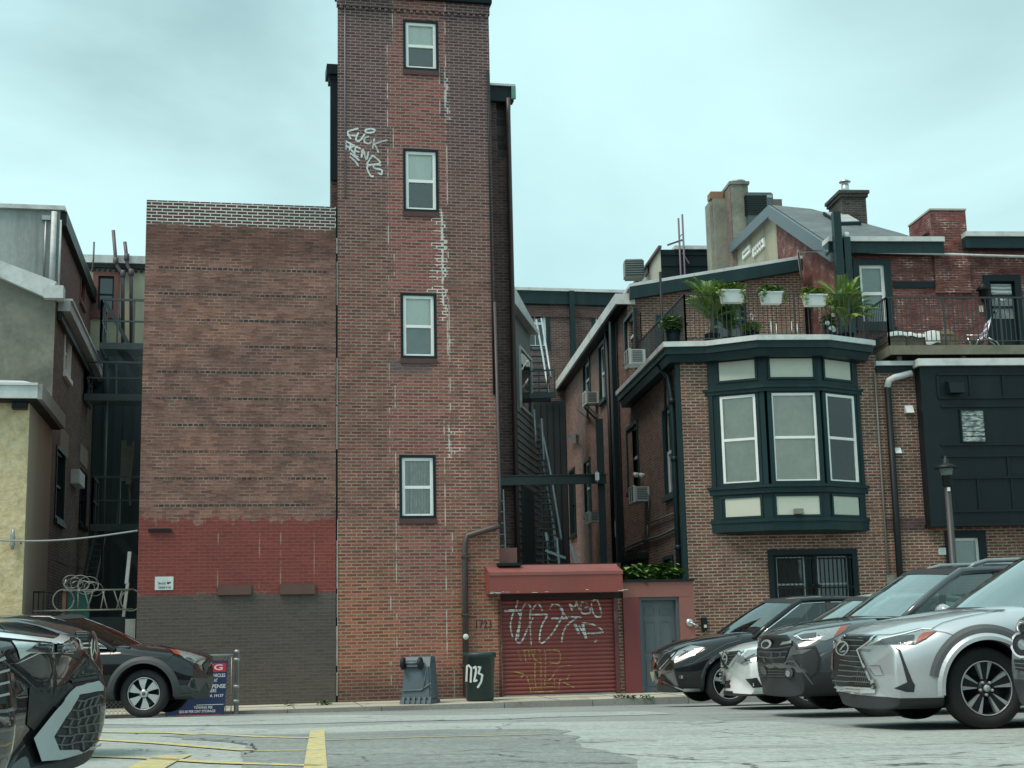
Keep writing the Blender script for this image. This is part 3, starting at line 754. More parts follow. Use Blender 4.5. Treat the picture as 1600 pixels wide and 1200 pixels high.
def rail_bay(mb, fc, pts, h, n, th=.03, mid=True):
    for (p, q) in zip(pts, pts[1:]):
        mb.bar(p + V3((0,0,h)), q + V3((0,0,h)), th * 1.3); 
        if mid: mb.bar(p + V3((0,0,h*.5)), q + V3((0,0,h*.5)), th)
        for k in range(n + 1):
            t = k / n; b = p.lerp(q, t); mb.bar(b, b + V3((0,0,h)), th)
TF = T.off(-9.9)
FE = plain('fire escape paint', (.075,.098,.102), .55, var=.25)
fe = thing('fire_escape', 'dark steel fire escape with three landings between the stucco house and the blank wall', 'fire escape', TF.P(-4, .1))
lev = [(155, 540, 228, 468), (131, 620, 222, 566), (141, 824, 222, 745)]
for k, (x0, y, x1, yr) in enumerate(lev):
    u0, z = TF.px(x0, y); u1 = TF.px(x1 + 6, y)[0]; zr = TF.px(190, yr)[1]
    lp = MB(); lp.fbox(TF, u0, u1, z - .09, z + .09, -.06, .0); lp.fbox(TF, u0, u0 + .06, z - .09, z + .09, -1.6, -.062)
    for j in range(14): lp.fbox(TF, u0 + .06, u1, z + .03, z + .06, -1.6 + j * .11, -1.56 + j * .11)
    lp.build('landing', FE, fe)
    rp = MB(); base = [TF.P(u1, z + .09, -.03), TF.P(u0 + .03, z + .09, -.03), TF.P(u0 + .03, z + .09, -1.6)]
    rail_bay(rp, TF, base, zr - z - .09, 2 if k != 0 else 3, .045); rp.build('railing', FE, fe)
# flights
st = MB()
A = TF.P(*TF.px(163, 470, -.5), -.5); B = TF.P(*TF.px(200, 536, -.5), -.5); st.bar(A, B, .05, .1)
A = TF.P(*TF.px(187, 545, -.8), -.8); B = TF.P(*TF.px(232, 600, -.8), -.8); st.bar(A, B, .08, .22)
A = TF.P(*TF.px(165, 560, -1.2), -1.2); B = TF.P(*TF.px(212, 620, -1.2), -1.2); st.bar(A, B, .05, .12); 
st.build('upper_flight', FE, fe)
st = MB()
for x0, x1 in ((147, 129), (164, 147)):
    st.bar(TF.P(*TF.px(x0, 832, -.4), -.4), TF.P(*TF.px(x1, 915, -.4), -.4), .06, .14)
for k in range(9):
    t = k / 9; a = TF.P(*TF.px(147 - 18*t, 832 + 83*t, -.4), -.4); b = TF.P(*TF.px(164 - 17*t, 832 + 83*t, -.4), -.4); st.bar(a, b, .2, .03)
st.bar(TF.P(*TF.px(176, 832, -.6), -.6), TF.P(*TF.px(222, 890, -.6), -.6), .08, .2)
st.build('lower_flight', FE, fe)
mb = MB(); u = TF.px(164, 700)[0]
mb.tube([TF.P(TF.px(166, 620)[0], 3, -.2), TF.P(TF.px(166, 620)[0], 8.0, -.2)], .04, 8)
mb.tube([TF.P(TF.px(158, 620)[0], TF.px(158, 618)[1], -1.2), TF.P(TF.px(158, 620)[0], TF.px(158, 555)[1], -1.2)], .09, 8)
mb.build('post', FE, fe)
random.seed(5)
for k, (x, y0, y1, dx) in enumerate(((194, 688, 752, -2), (203, 697, 757, -3), (208, 690, 760, -6), (199, 700, 790, 4), (187, 770, 830, -5))):
    mb = MB(); mb.bar(TF.P(*TF.px(x, y0, -1.5), -1.5), TF.P(*TF.px(x + dx, y1, -1.1), -1.1), .15 if k < 2 else .06, .03)
    tag(mb.build('plank', plain('old grey plank', (.13,.115,.09), .9, var=.3), None), ['wide old board, left of two standing on the lowest fire escape landing', 'wide old board, right of two standing on the lowest fire escape landing', 'thin leaning batten beside the blank wall edge on the fire escape', 'thin tilted batten crossing behind the standing boards', 'short thin batten low on the lowest landing of the fire escape'][k], 'board', 'boards stored on the fire escape')
mb = MB(); mb.bar(T.P(*T.px(203, 862, -.5), -.5), T.P(*T.px(198, 912, -.5), -.5), .07, .05); mb.bar(T.P(*T.px(200, 910, -.5), -.5), T.P(*T.px(193, 965, -.5), -.5), .06, .05)
tag(mb.build('white_post', plain('chalky white paint', (.40,.43,.42), .7, var=.3), None), 'chalky white broken post leaning in the gap beside the red painted wall', 'post')

# gate fence closing the gap, with razor wire
gf = thing('gate_fence', 'old iron fence with scrolls and green mesh closing the gap beside the blank wall', 'fence', T.P(-3, .2))
OLD = plain('old pale iron', (.20,.20,.17), .6, var=.4)
fz0, fz1 = T.px(150, 953, -.3)[1], T.px(150, 922, -.3)[1]
fu0, fu1 = T.px(52, 940, -.3)[0], T.px(209, 940, -.3)[0]; fm = T.px(98, 940, -.3)[0]
mb = MB(); mb.tube([T.P(fm, fz1, -.3), T.P(fu1, fz1, -.3)], .02, 6); mb.tube([T.P(fu0, fz0, -.3), T.P(fu1, fz0, -.3)], .018, 6)
for x, dx in ((122, 0), (132, 8), (146, -10), (160, 8), (163, -6), (178, 10), (191, -9)):
    a = T.px(x, 922, -.3); b = T.px(x + dx, 953, -.3); mb.tube([T.P(*a, -.3), T.P(*b, -.3)], .014, 6)
for x in (99, 205):
    c = T.px(x, 938, -.3); mb.tube([T.P(c[0] + .2*math.cos(t*.35), c[1] + .21*math.sin(t*.35), -.3) for t in range(19)], .014, 6)
mb.build('scroll_panel', OLD, gf)
mb = MB(); ib = T.px(100, 940, -.32)[0]
mb.tube([T.P(fu0, fz1 - .02, -.32), T.P(fm, fz1 - .02, -.32)], .016, 6)
for k in range(6): u = fu0 + (fm - fu0) * k / 6; mb.bar(T.P(u, .2, -.32), T.P(u, fz1, -.32), .02)
mb.build('bar_panel', BLACKP, gf)
mb = MB(); q0, q1 = T.px(106, 940, -.36)[0], T.px(140, 940, -.36)[0]; mb.fbox(T, q0, q1, fz0 - .3, fz1 - .01, -.37, -.36); mb.build('mesh_panel', plain('green mesh', (.015,.085,.07), .7, var=.3), gf)
mb = MB(); q = T.px(101, 940, -.35)[0]; mb.bar(T.P(q, .2, -.35), T.P(q, fz1 + .02, -.35), .07); mb.build('post', plain('rusty post', (.12,.06,.045), .8, var=.3), gf)
mb = MB(); mb.fbox(T, T.px(107, 980)[0], T.px(196, 980)[0], .1, T.px(150, 964)[1], -.45, -.3); mb.build('kick_panel', BLACKP, gf)
mb = MB(); mb.fbox(T, T.px(195, 980)[0], -1.745, .1, T.px(200, 967)[1], -.4, -.1); mb.build('stone_post', plain('grey stone post', (.24,.24,.21), .9, var=.3), gf)
rz = MB(); random.seed(9)
for k in range(9):
    c = T.px(112 + k * 4.4, 909 + (k % 3) * 3 + k * .7, -.3); r0 = random.uniform(.12, .2)
    rz.tube([T.P(c[0] + r0*math.cos(t*.42 + k), c[1] + r0*.8*math.sin(t*.42 + k), -.3 + .09*math.sin(t*.21 + k*2)) for t in range(17)], .007, 5)
rz.tube([T.P(*T.px(x, y, -.28), -.28) for x, y in ((104,905),(100,914),(106,922),(113,925))], .02, 6)
tag(rz.build('razor_wire', plain('wire', (.3,.31,.29), .45, metal=.5, var=.3), None), 'tangled coils of razor wire on top of the green mesh gate fence', 'razor wire')
mb = MB(); P0, P1 = T.P(*T.px(-60, 841, .3), .3), T.P(*T.px(215, 829, .05), .05)
mb.tube([P0.lerp(P1, k/12) - V3((0,0,.12*math.sin(math.pi*k/12))) for k in range(13)], .018, 6)
tag(mb.build('utility_cable', plain('pale cable', (.3,.32,.31), .5), None), 'grey service cable strung from the yellow stucco house to the blank wall', 'cable')
mb = MB(); P0, P1 = T.P(*T.px(32, 848, .1), .1), GS.P(*GS.px(150, 893, .1), .1)
mb.tube([P0.lerp(P1, k/10) - V3((0,0,.1*math.sin(math.pi*k/10))) for k in range(11)], .012, 6)
tag(mb.build('utility_cable', BLACKP, None), 'thin black cable sagging across the brown brick side wall of the stucco house', 'cable')
# ------------------------------------------------------------------ alley between the tower and the house with the bay
TA = T.off(-21)
fa = thing('far_brick_house', 'brown brick house closing the far end of the alley, dark green cornice', 'house', TA.P(8, .1))
u0, u1 = TA.px(786, 500)[0], TA.px(1000, 500)[0]; z1 = TA.px(890, 476)[1]
rr = [TA.rect(814, 476, 859, 546), TA.rect(924, 474, 952, 530)]
mb = MB(); wall_holes(mb, TA, u0, u1, 0, z1, rr, .15); mass(mb, TA, u0, u1, 0, z1, 6); mb.build('wall', BR_FAR, fa)
mb = MB(); mb.fbox(TA, u0, u1, z1 - .5, z1 - .08, .003, .06); mb.build('corbel_band', BR_DARK, fa)
mb = MB(); zc1 = TA.px(890, 457)[1]; mb.fbox(TA, u0, u1, z1 - .02, zc1, -.1, .14); mb.build('fascia', GREEN, fa)
mb = MB(); mb.fbox(TA, u0, u1, zc1, zc1 + .11, -.2, .2); mb.build('roof_edge', FLASH, fa)
mb = MB(); q = TA.px(892, 500)[0]; mb.fbox(TA, q - .09, q + .09, 2, zc1, .14, .3); mb.build('downspout', GREEN, fa)
win(TA, None, fa, rect=rr[0], trim=GREEN, trim_w=.14, sash=VINYL, sash_w=.09, cover='full', cover_mat=plain('grey slat blind', (.17,.175,.17), .7), mid=.62, grid=2)
win(TA, None, fa, rect=rr[1], trim=GREEN, trim_w=.16, sash=VINYL, sash_w=.08)

sb = thing('siding_annex', 'narrow annex with grey lap siding and tall window on the left of the alley', 'annex', TA.P(6.0, .1))
A0, B0 = atd(803, 760, 38.5), atd(845, 760, 43.5)
fcA = Face((A0.x, A0.y, 0), (B0.x - A0.x, B0.y - A0.y, 0), (B0.y - A0.y, A0.x - B0.x, 0))
LAP = plain('grey lap siding', (.20,.22,.21), .7, var=.15, streak=True)
zl = fcA.px(826, 648)[1]; UL = fcA.px(845, 760)[0]; UM = fcA.px(830, 600)[0]
mb = MB(); n = 38; dz = (zl - 0) / n
for k in range(n):
    za = dz * k; mb.hexa([fcA.P(0, za, .03), fcA.P(UL, za, .03), fcA.P(UL, za + dz - .004, .004), fcA.P(0, za + dz - .004, .004), fcA.P(0, za, -.05), fcA.P(UL, za, -.05), fcA.P(UL, za + dz - .004, -.05), fcA.P(0, za + dz - .004, -.05)])
mb.build('siding', LAP, sb)
mb = MB(); mb.poly([fcA.P(UL, 0, -.05), fcA.P(UL, 0, -3), fcA.P(UL, zl, -3), fcA.P(UL, zl, -.05)]); mb.fbox(fcA, UL - .1, UL + .05, 0, zl, -.1, .05); mb.build('corner_board', LAP, sb)
mb = MB(); zt = fcA.px(822, 515)[1]; mb.fbox(fcA, -1, UM, zl, zt, -2, 0); mb.build('upper_wall', plain('pale grey panel', (.15,.17,.168), .6), sb)
r = (fcA.px(812, 590)[0], UM - .15, zl + .05, fcA.px(824, 560)[1])
mb = MB(); mb.fbox(fcA, *r, .0, .03); mb.build('window', PANE, sb)
mb = MB(); ring(mb, fcA, (r[0] - .08, r[1] + .09, r[2] - .08, r[3] + .08), .08, .0, .06); mb.build('window_frame', FLASH, sb)
mb = MB(); mb.hexa([fcA.P(-1, zt, -2), fcA.P(UM + .15, zt, -2), fcA.P(UM + .15, zt, .25), fcA.P(-1, zt, .25), fcA.P(-1, zt + .5, -2), fcA.P(UM + .15, zt + .12, -2), fcA.P(UM + .15, zt + .12, .25), fcA.P(-1, zt + .5, .25)]); mb.build('roof', FLASH, sb)
mb = MB(); mb.fbox(fcA, fcA.px(814, 800)[0], fcA.px(832, 800)[0], .2, fcA.px(826, 765)[1], .035, .06); mb.build('door', NAVY, sb)

en = thing('shade_box', 'tall dark boarding in shade behind the alley stairs', 'shed', atd(872, 900, 46))  # added box; its dark colour stands for the alley's shade
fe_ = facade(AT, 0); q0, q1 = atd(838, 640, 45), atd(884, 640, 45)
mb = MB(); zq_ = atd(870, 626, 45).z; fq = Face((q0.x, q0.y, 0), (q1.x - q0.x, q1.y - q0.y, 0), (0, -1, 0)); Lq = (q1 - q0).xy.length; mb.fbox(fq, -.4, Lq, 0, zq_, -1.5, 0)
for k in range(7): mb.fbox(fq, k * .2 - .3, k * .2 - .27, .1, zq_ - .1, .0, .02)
mb.build('shading', plain('alley boarding', (.024,.033,.036), .9, var=.4, streak=True), en)
IRON = plain('grey fire stair iron', (.075,.095,.10), .5, var=.2)
GALV = plain('pale handrail', (.36,.42,.43), .4, metal=.3, var=.15)
fs = thing('alley_stairs', 'steep open iron stairs with pale handrails climbing the alley to the far door', 'stairs', atd(845, 900, 40))
tr = MB()
for k in range(9):
    t = k / 8; y = 625 - 80 * t; d = 42 + 5 * t; tr.bar(atd(828 + 3*t, y, d), atd(861 - 6*t, y, d), .25, .09)
tr.build('tread', IRON, fs)
hr = MB()
for pts in ([(858,618,42),(849,560,44.5),(838,500,47)], [(861,590,42),(853,540,44.5),(846,498,47)]): hr.tube([atd(*p) for p in pts], .035, 6)
hr.build('handrail', GALV, fs)
lp = MB(); lp.bar(atd(826, 619, 41.6), atd(869, 617, 41.6), .1, .16); lp.bar(atd(826, 617, 43), atd(866, 615, 43), .1, .1)
for x in (829, 842, 855, 866): lp.bar(atd(x, 616, 41.6), atd(x, 580, 41.6), .04)
lp.bar(atd(828, 580, 41.6), atd(867, 578, 41.6), .045); lp.build('landing', IRON, fs)
tr = MB()
for k in range(22):
    t = k / 21; y = 690 + 205 * t; d = 41 - 6 * t; tr.bar(atd(838 + 2*t, y, d), atd(849 + 30*t, y, d), .2, .03)
tr.build('tread', IRON, fs)
hr = MB()
for pts in ([(847,675,41),(862,750,39),(877,842,36.8)], [(847,722,40.5),(866,828,37.5),(874,895,35.2)], [(846,655,41.3),(850,720,40)], [(834,640,41.5),(838,700,41)], [(856,838,37),(860,900,35)], [(870,842,36.5),(874,890,35)]): hr.tube([atd(*p) for p in pts], .04, 6)
hr.build('handrail', GALV, fs)
for (x0, y0, x1, y1, d_, lab) in ((852, 860, 884, 872, 34.5, 'pale pole lying almost level across the foot of the alley stairs'), (892, 850, 903, 895, 34, 'long leaning pale pole, farthest right of those behind the garage roof'), (898, 861, 901, 876, 34.2, 'short stub of pale pole beside the long leaning one behind the garage roof'), (853, 832, 855, 845, 34, 'short upright pale pole hanging left of the alley handrail')):
    mb = MB(); mb.bar(atd(x0, y0, d_), atd(x1, y1, d_), .06); tag(mb.build('loose_pole', GALV, None), lab, 'pole', 'loose poles behind the garage roof')
mb = MB(); a, b = atd(778, 751, 31.4), atd(946, 748, 33.2); mb.bar(a, b, .05, .17); mb.bar(a + V3((0,0,.1)), b + V3((0,0,.1)), .14, .025); mb.bar(a - V3((0,0,.1)), b - V3((0,0,.1)), .14, .025)
tag(mb.build('steel_beam', plain('dark beam paint', (.03,.042,.043), .5), None), 'dark steel beam spanning the alley above the garage', 'beam')
mb = MB(); a = atd(941, 655, 33.4); b = atd(944, 900, 33.4); mb.bar((b.x, b.y, .1), (b.x, b.y, a.z), .17)
tag(mb.build('steel_post', BLACKP, None), 'dark steel post carrying the right end of the beam across the alley', 'post')
mb = MB(); a = atd(932, 745, 33); mb.fbox(RF, 0, .01, 0, .01, 0, .01) if False else None
mb.box(a - V3((0,.2,.02)), (.09, .26, .26)); tag(mb.build('rag', WHITE, None, bevel=.04), 'white rag hung over the right end of the steel beam', 'rag')
# slim ladder against the tower
mb = MB(); a0, a1 = T.P(*T.px(781, 870, -.9), -.9), T.P(*T.px(777, 765, -.9), -.9)
for dx in (0, .13): mb.bar(a0 + V3((dx,0,-.3)), a1 + V3((dx,0,0)), .028, .05)
for k in range(6): q = a0.lerp(a1, k/6); mb.bar(q, q + V3((.13,0,0)), .02)
tag(mb.build('ladder', METAL, None), 'slim grey ladder standing on the red garage roof against the tower', 'ladder')

# ------------------------------------------------------------------ house with the green bay
bh = thing('bay_house', 'brown brick corner house with dark green bay window and long flank along the alley', 'house', RF.P(9, .1))
CU0, CU1 = 6.66, 11.22
AW = sidewall(AR, RF.P(CU0, 0), left=True)
WZ = RF.px(1085, 556)[1]
dr = RF.rect(1203, 858, 1343, 1010)
bayo = (RF.px(1108, 700)[0], RF.px(1349, 700)[0], RF.px(1230, 822)[1], RF.px(1230, 560)[1])
mb = MB(); wall_holes(mb, RF, CU0, CU1, 0, WZ, [dr, (bayo[0] + .1, bayo[1] - .1, bayo[2] + .1, bayo[3] - .1)], .18)
mb.build('front_wall', BR_HOUSE, bh)
FD = 6.4          # depth of the two-storey front part
L2 = 20           # length of the flank
sw = {k: AW.rect(*v) for k, v in dict(a=(977, 489, 993, 560), b=(912, 560, 923, 622), c=(937, 533, 947, 628), d=(981, 661, 999, 768), e=(1038, 628, 1059, 776), f=(914, 716, 924, 806), g=(891, 732, 900, 838), h=(1038, 868, 1053, 896)).items()}
AZ = AW.px(988, 447)[1]
mb = MB()
wall_holes(mb, AW, 0, FD, 0, WZ, [sw['d'], sw['e'], sw['h']], .14)
wall_holes(mb, AW, FD, L2, 0, AZ, [sw['a'], sw['b'], sw['c'], sw['f'], sw['g']], .14)
mb.build('side_wall', BR_ALLEY, bh)
for k, r in sw.items():
    win(AW, None, bh, rect=r, trim=GREEN2 if k in 'h' else GREEN, trim_w=.09, trim_o=.04, sash_w=.075, sash=GREEN2 if k in 'hg' else plain('grey white sash', (.52,.56,.55), .5), sill=.08)
mb = MB(); q = AW.px(966, 740)[0]
# eaves of flank
mb.fbox(AW, FD - .1, L2, AZ - .02, AW.px(988, 441, .3)[1], -.2, .34); mb.build('gutter', FLASH, bh)
mb = MB(); mb.fbox(AW, FD - .02, L2, AZ - .34, AZ - .022, .003, .28); mb.build('soffit_board', GREEN2, bh)
mb = MB(); P = [AW.px(953, 487, .12), AW.px(970, 850, .12)]; q = AW.px(962, 660, .12)[0]
mb.fbox(AW, q - .14, q + .14, .2, AZ - .3, .06, .2); mb.build('downspout', GREEN2, bh)
mb = MB(); q = AW.px(949, 560, .1)[0]; mb.tube([AW.P(q, 2.5, .1), AW.P(q, AZ - .4, .1)], .06, 8); mb.build('drain_pipe', BLACKP, bh)
mb = MB(); q = AW.px(1053, 700, .1)[0]; r_ = AW.px(1046, 552, .2)
mb.tube([AW.P(q + .5, WZ + .02, .3), AW.P(q + .2, WZ - .35, .12), AW.P(q + .05, WZ - .9, .1), AW.P(q, WZ - 1.5, .1), AW.P(q, .1, .1)], .065, 10)
for z in (WZ - 1.0, 5.2, 3.2, 1.4): mb.lathe(AW.P(q, z, .1), [(.065, 0), (.085, .01), (.085, .1), (.065, .11)], 10)
mb.build('downspout', GREEN, bh)
mb = MB(); mb.fbox(AW, .02, .2, .1, WZ - .1, .003, .1); mb.build('corner_pipe', GREEN, bh)
mb = MB()
for pts in ([(1010,818),(1058,801)], [(1012,820),(1012,845),(1006,847)], [(1008,765),(1014,775),(1013,815)]): mb.tube([AW.P(*AW.px(x, y, .05), .05) for x, y in pts], .022, 6)
mb.tube([AW.P(*AW.px(x, y, .05), .05) for x, y in ((975,857),(1000,846),(1030,838),(1062,822))], .03, 6)
mb.build('conduit', plain('dull conduit', (.10,.12,.12), .5), bh)
mb = MB(); r = AW.rect(980, 868, 1014, 877); mb.fbox(AW, *r, 0, .3); mb.build('ledge', BLACKP, bh)
mb = MB(); r = AW.rect(956, 690, 962, 790); mb.fbox(AW, *r, .002, .02); mb.build('cement_patch', plain('grey cement patch', (.16,.165,.16), .9), bh)
mb = MB(); 
for x0, y0, x1, y1 in ((883, 679, 903, 681), (901, 680, 902, 693), (885, 681, 902, 692)): mb.bar(AW.P(*AW.px(x0, y0, .25), .25), AW.P(*AW.px(x1, y1, .05), .05), .06)
for x0, y0, x1, y1 in ((903, 640, 918, 652), (918, 640, 918, 652)): mb.bar(AW.P(*AW.px(x0, y0, .25), .25), AW.P(*AW.px(x1, y1, .05), .05), .08)
mb.build('wall_bracket', IRON, bh)

# ---- bay
PB = .62
bA, bB, bC, bD = RF.px(1108, 700)[0], RF.px(1200, 690, PB)[0], RF.px(1287, 690, PB)[0], RF.px(1349, 700)[0]
plan = [(bA, 0), (bB, PB), (bC, PB), (bD, 0)]
CB = RF.off(PB)
def bz(y): return CB.px(1240, y)[1]
Zb0, Zb1, Zl0, Zl1, Zu0, Zu1, Zt = bz(828), bz(812), bz(769), bz(757), bz(611), bz(602), bz(552)
bay = MB(); top = None
def planloop(o, z):
    """bay outline pushed out by o, at height z"""
    k = o * .45
    return [RF.P(bA - o, z, 0), RF.P(bB - k, z, PB + o), RF.P(bC + k, z, PB + o), RF.P(bD + o, z, 0)]
def slab(mb, o, z0, z1, mi=0):
    a, b = planloop(o, z0), planloop(o, z1)
    mb.add(a + b, [(0,1,2,3), (7,6,5,4), (0,1,5,4), (1,2,6,5), (2,3,7,6), (3,0,4,7)], mi)
def slabtaper(mb, o0, z0, o1, z1, mi=0):
    a, b = planloop(o0, z0), planloop(o1, z1)
    mb.add(a + b, [(0,1,2,3), (7,6,5,4), (0,1,5,4), (1,2,6,5), (2,3,7,6), (3,0,4,7)], mi)
slab(bay, -.03, Zb1 - .01, Zl0 + .01)
bw = bay.build('bay_window', GREEN, bh)
mb = MB(); slab(mb, -.03, Zu1 - .01, Zt); mb.build('frieze', GREEN, bw)
mb = MB(); slab(mb, .02, Zb0, Zb1); slab(mb, .05, Zb1 - .03, Zb1 + .05); slabtaper(mb, -.5, Zb0 - .06, .0, Zb0 - .002); mb.build('base_moulding', GREEN, bw)
mb = MB(); slab(mb, .04, Zl0, Zl1); slab(mb, .09, Zl1 - .05, Zl1 + .012); mb.build('sill_moulding', GREEN, bw)
mb = MB(); slab(mb, .05, Zu0, Zu1); slab(mb, .09, Zu1 - .05, Zu1 + .014); mb.build('head_moulding', GREEN, bw)
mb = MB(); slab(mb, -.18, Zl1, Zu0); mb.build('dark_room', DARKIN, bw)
# facets
pl = [RF.P(u, 0, o) for u, o in plan]
spec = [((1128, 616, 1182, 752), (1121, 560, 1179, 590), (1128, 775, 1188, 804)), ((1206, 614, 1277, 751), (1203, 560, 1270, 588), (1212, 775, 1281, 803)), ((1295, 618, 1338, 754), (1289, 563, 1331, 591), (1303, 776, 1344, 805))]
for k in range(3):
    a, b = pl[k], pl[k + 1]
    d = b - a; nn = V3((d.y, -d.x, 0)).normalized()
    if nn.y > 0: nn = -nn
    fc = Face(a, d, nn); Lf = d.length
    def us(px): 
        r = fc.rect(*px); return max(.12, r[0]), min(Lf - .12, r[1])
    w0, w1 = us(spec[k][0]); 
    wz0, wz1 = bz(752), bz(614)
    mb = MB(); e = .03
    mb.fbox(fc, e, w0 - .09, Zl1, Zu0, -.17, -.02); mb.fbox(fc, w1 + .09, Lf - e, Zl1, Zu0, -.17, -.02)
    mb.fbox(fc, w0 - .09, w1 + .09, Zl1, wz0 - .06, -.17, -.02); mb.fbox(fc, w0 - .09, w1 + .09, wz1 + .08, Zu0, -.17, -.02)
    mb.fbox(fc, e + .0, e + .1, Zl1 + .012, Zu0 - .002, -.02, .015); mb.fbox(fc, Lf - e - .1, Lf - e, Zl1 + .012, Zu0 - .002, -.02, .015)
    mb.build('window_surround', GREEN, bw)
    win(fc, None, bw, rect=(w0 - .09, w1 + .09, wz0 - .06, wz1 + .08), trim=GREEN, trim_w=.075, trim_o=.0, recess=.06, sash_w=.058, cover='full', pane=CLEAR,
        cover_mat=plain('taupe woven blind', (.56,.50,.41), .85, var=.22, scale=3))
    for (px, z0, z1) in ((spec[k][1], bz(589), bz(560)), (spec[k][2], bz(804), bz(775))):
        q0, q1 = us(px); mb = MB(); mb.fbox(fc, q0, q1, z0, z1, -.06, -.018); mb.build('cream_panel', CREAM, bw)
        mb = MB(); ring(mb, fc, (q0 - .05, q1 + .05, z0 - .05, z1 + .05), .05, -.06, .004); mb.build('panel_frame', GREEN, bw)
    if k == 1:
        q = fc.px(1247, 800); mb = MB(); mb.fbox(fc, q[0] - .1, q[0] + .1, q[1] - .05, q[1] + .07, -.017, .1); mb.build('vent', plain('dull vent', (.2,.2,.18), .6), bw, bevel=.01)
# roof over the front part, with overhang
ov = .34
def roofpts(z, e):
    return [RF.P(CU0 - .38 - e, z, -FD), RF.P(CU0 - .38 - e, z, .22 + e), RF.P(bA - .05, z, .3 + e), RF.P(bB - .22, z, PB + .34 + e), RF.P(bC + .16, z, PB + .34 + e), RF.P(bD + .3 + e, z, .3 + e), RF.P(bD + .32 + e, z, -FD)]
zr1 = RF.px(1240, 523, PB + .34)[1]; zr0 = RF.px(1240, 531, PB + .34)[1]; zf = RF.px(1240, 553, PB + .3)[1]
def prism(mb, lo, hi):
    n = len(lo); mb.add(lo + hi, [list(range(n)), list(range(2*n-1, n-1, -1))] + [[i, (i+1) % n, n+(i+1) % n, n+i] for i in range(n)])
mb = MB(); prism(mb, roofpts(zr0, .03), roofpts(zr1, .03)); mb.build('roof', FLASH, bh)
mb = MB(); prism(mb, roofpts(zr0 - .16, -.02), roofpts(zr0 - .003, -.02)); prism(mb, roofpts(zf - .02, -.13), roofpts(zr0 - .162, -.08)); mb.build('cornice', GREEN, bh)
# barred double door
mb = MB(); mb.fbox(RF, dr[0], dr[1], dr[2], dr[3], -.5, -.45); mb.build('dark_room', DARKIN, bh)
fr = MB(); ring(fr, RF, dr, .12, -.16, .03, bottom=0); db = fr.build('double_door', GREEN2, bh)
dm = (dr[0] + dr[1]) / 2
for k, (a, b) in enumerate(((dr[0] + .12, dm - .01), (dm + .01, dr[1] - .12))):
    gr_ = RF.rect(*((1217, 868, 1262, 1010), (1282, 868, 1329, 1010))[k]); gz = (dr[2] + .25, RF.px(1240, 870)[1])
    mb = MB(); wall_holes(mb, RF.off(-.1), a, b, dr[2], dr[3] - .12, [(gr_[0], gr_[1], *gz)], .05); mb.build('door_leaf', GREEN2, db)
    mb = MB(); mb.fbox(RF, gr_[0], gr_[1], *gz, -.16, -.15); mb.build('door_pane', PANE, db)
    mb = MB(); ring(mb, RF, (gr_[0], gr_[1], *gz), .028, -.13, -.095); zb = RF.px(1240, 913)[1]; mb.fbox(RF, gr_[0] + .028, gr_[1] - .028, zb - .02, zb + .02, -.13, -.1); mb.build('pane_frame', plain('dull white beading', (.34,.38,.36), .6), db)
    mb = MB()
    for j in range(9): u = a + (b - a) * (j + .5) / 9; mb.bar(RF.P(u, dr[2], .02), RF.P(u, dr[3] - .15, .02), .016)
    for z in (dr[2] + .1, zb - .08, dr[3] - .2): mb.fbox(RF, a, b, z - .012, z + .012, .005, .03)
    mb.build('security_bars', BLACKP, db)
mb = MB(); q = RF.px(1275, 915, .05); mb.lathe(RF.P(q[0] - .06, q[1], .0), [(.0, 0), (.04, .0), (.04, .05), (0, .06)], 10, axis=RF.dn); mb.lathe(RF.P(q[0] + .06, q[1], .0), [(.0, 0), (.04, .0), (.04, .05), (0, .06)], 10, axis=RF.dn); mb.build('knob', BLACKP, db)
# ------------------------------------------------------------------ house on the far right with the black panelled front
rh = thing('panelled_house', 'brick house with black panelled projecting front and timber deck at the right edge', 'house', RF.P(14, .1))
RU0, RU1 = CU1 + .004, 19.5
RZ = RF.px(1400, 573)[1]
w0 = RF.rect(1478, 830, 1541, 898)
mb = MB(); wall_holes(mb, RF, RU0, RU1, 0, RZ, [w0], .15); mass(mb, RF, RU0, RU1, 0, RZ, 3.2, left=False); mb.build('wall', BR_HOUSE, rh)
win(RF, None, rh, rect=w0, trim=GREEN2, trim_w=.15, trim_o=.05, sash=VINYL, sash_w=.055, cover='full', cover_mat=plain('grey green blind', (.20,.24,.22), .8), mid=-.4, pane=CLEAR)
BO = .34
bu0 = RF.px(1446, 700, BO)[0]; zb = RF.px(1500, 818, BO)[1]; zt = RF.px(1500, 572, BO)[1]
PF = RF.off(BO)
mb = MB(); mb.fbox(RF, bu0, RU1, zb, zt, .002, BO); mb.fbox(RF, bu0 - .03, RU1, zb - .06, zb - .002, .002, BO + .05)
def px_bars(pts, w=.05, o=.03):
    for x0, y0, x1, y1 in pts:
        a, b = PF.px(x0, y0), PF.px(x1, y1)
        if abs(x1 - x0) > abs(y1 - y0): mb.fbox(PF, a[0], b[0], a[1] - w/2, a[1] + w/2, .001, o)
        else: mb.fbox(PF, a[0] - w/2, a[0] + w/2, b[1], a[1], .001, o - .006)
R2 = 1820
px_bars([(1464, 585, R2, 585), (1466, 622, R2, 622), (1470, 635, R2, 637), (1470, 695, R2, 696), (1471, 713, R2, 714), (1484, 747, R2, 747), (1487, 799, R2, 800)], .05, .035)
px_bars([(1464, 587, 1466, 621), (1514, 587, 1516, 621), (1566, 588, 1568, 621), (1620, 588, 1620, 621), (1574, 715, 1574, 745), (1487, 749, 1488, 798), (1527, 749, 1528, 798), (1580, 749, 1580, 798), (1632, 749, 1632, 798)], .055, .035)
pf = mb.build('panelled_front', PANELB, rh)
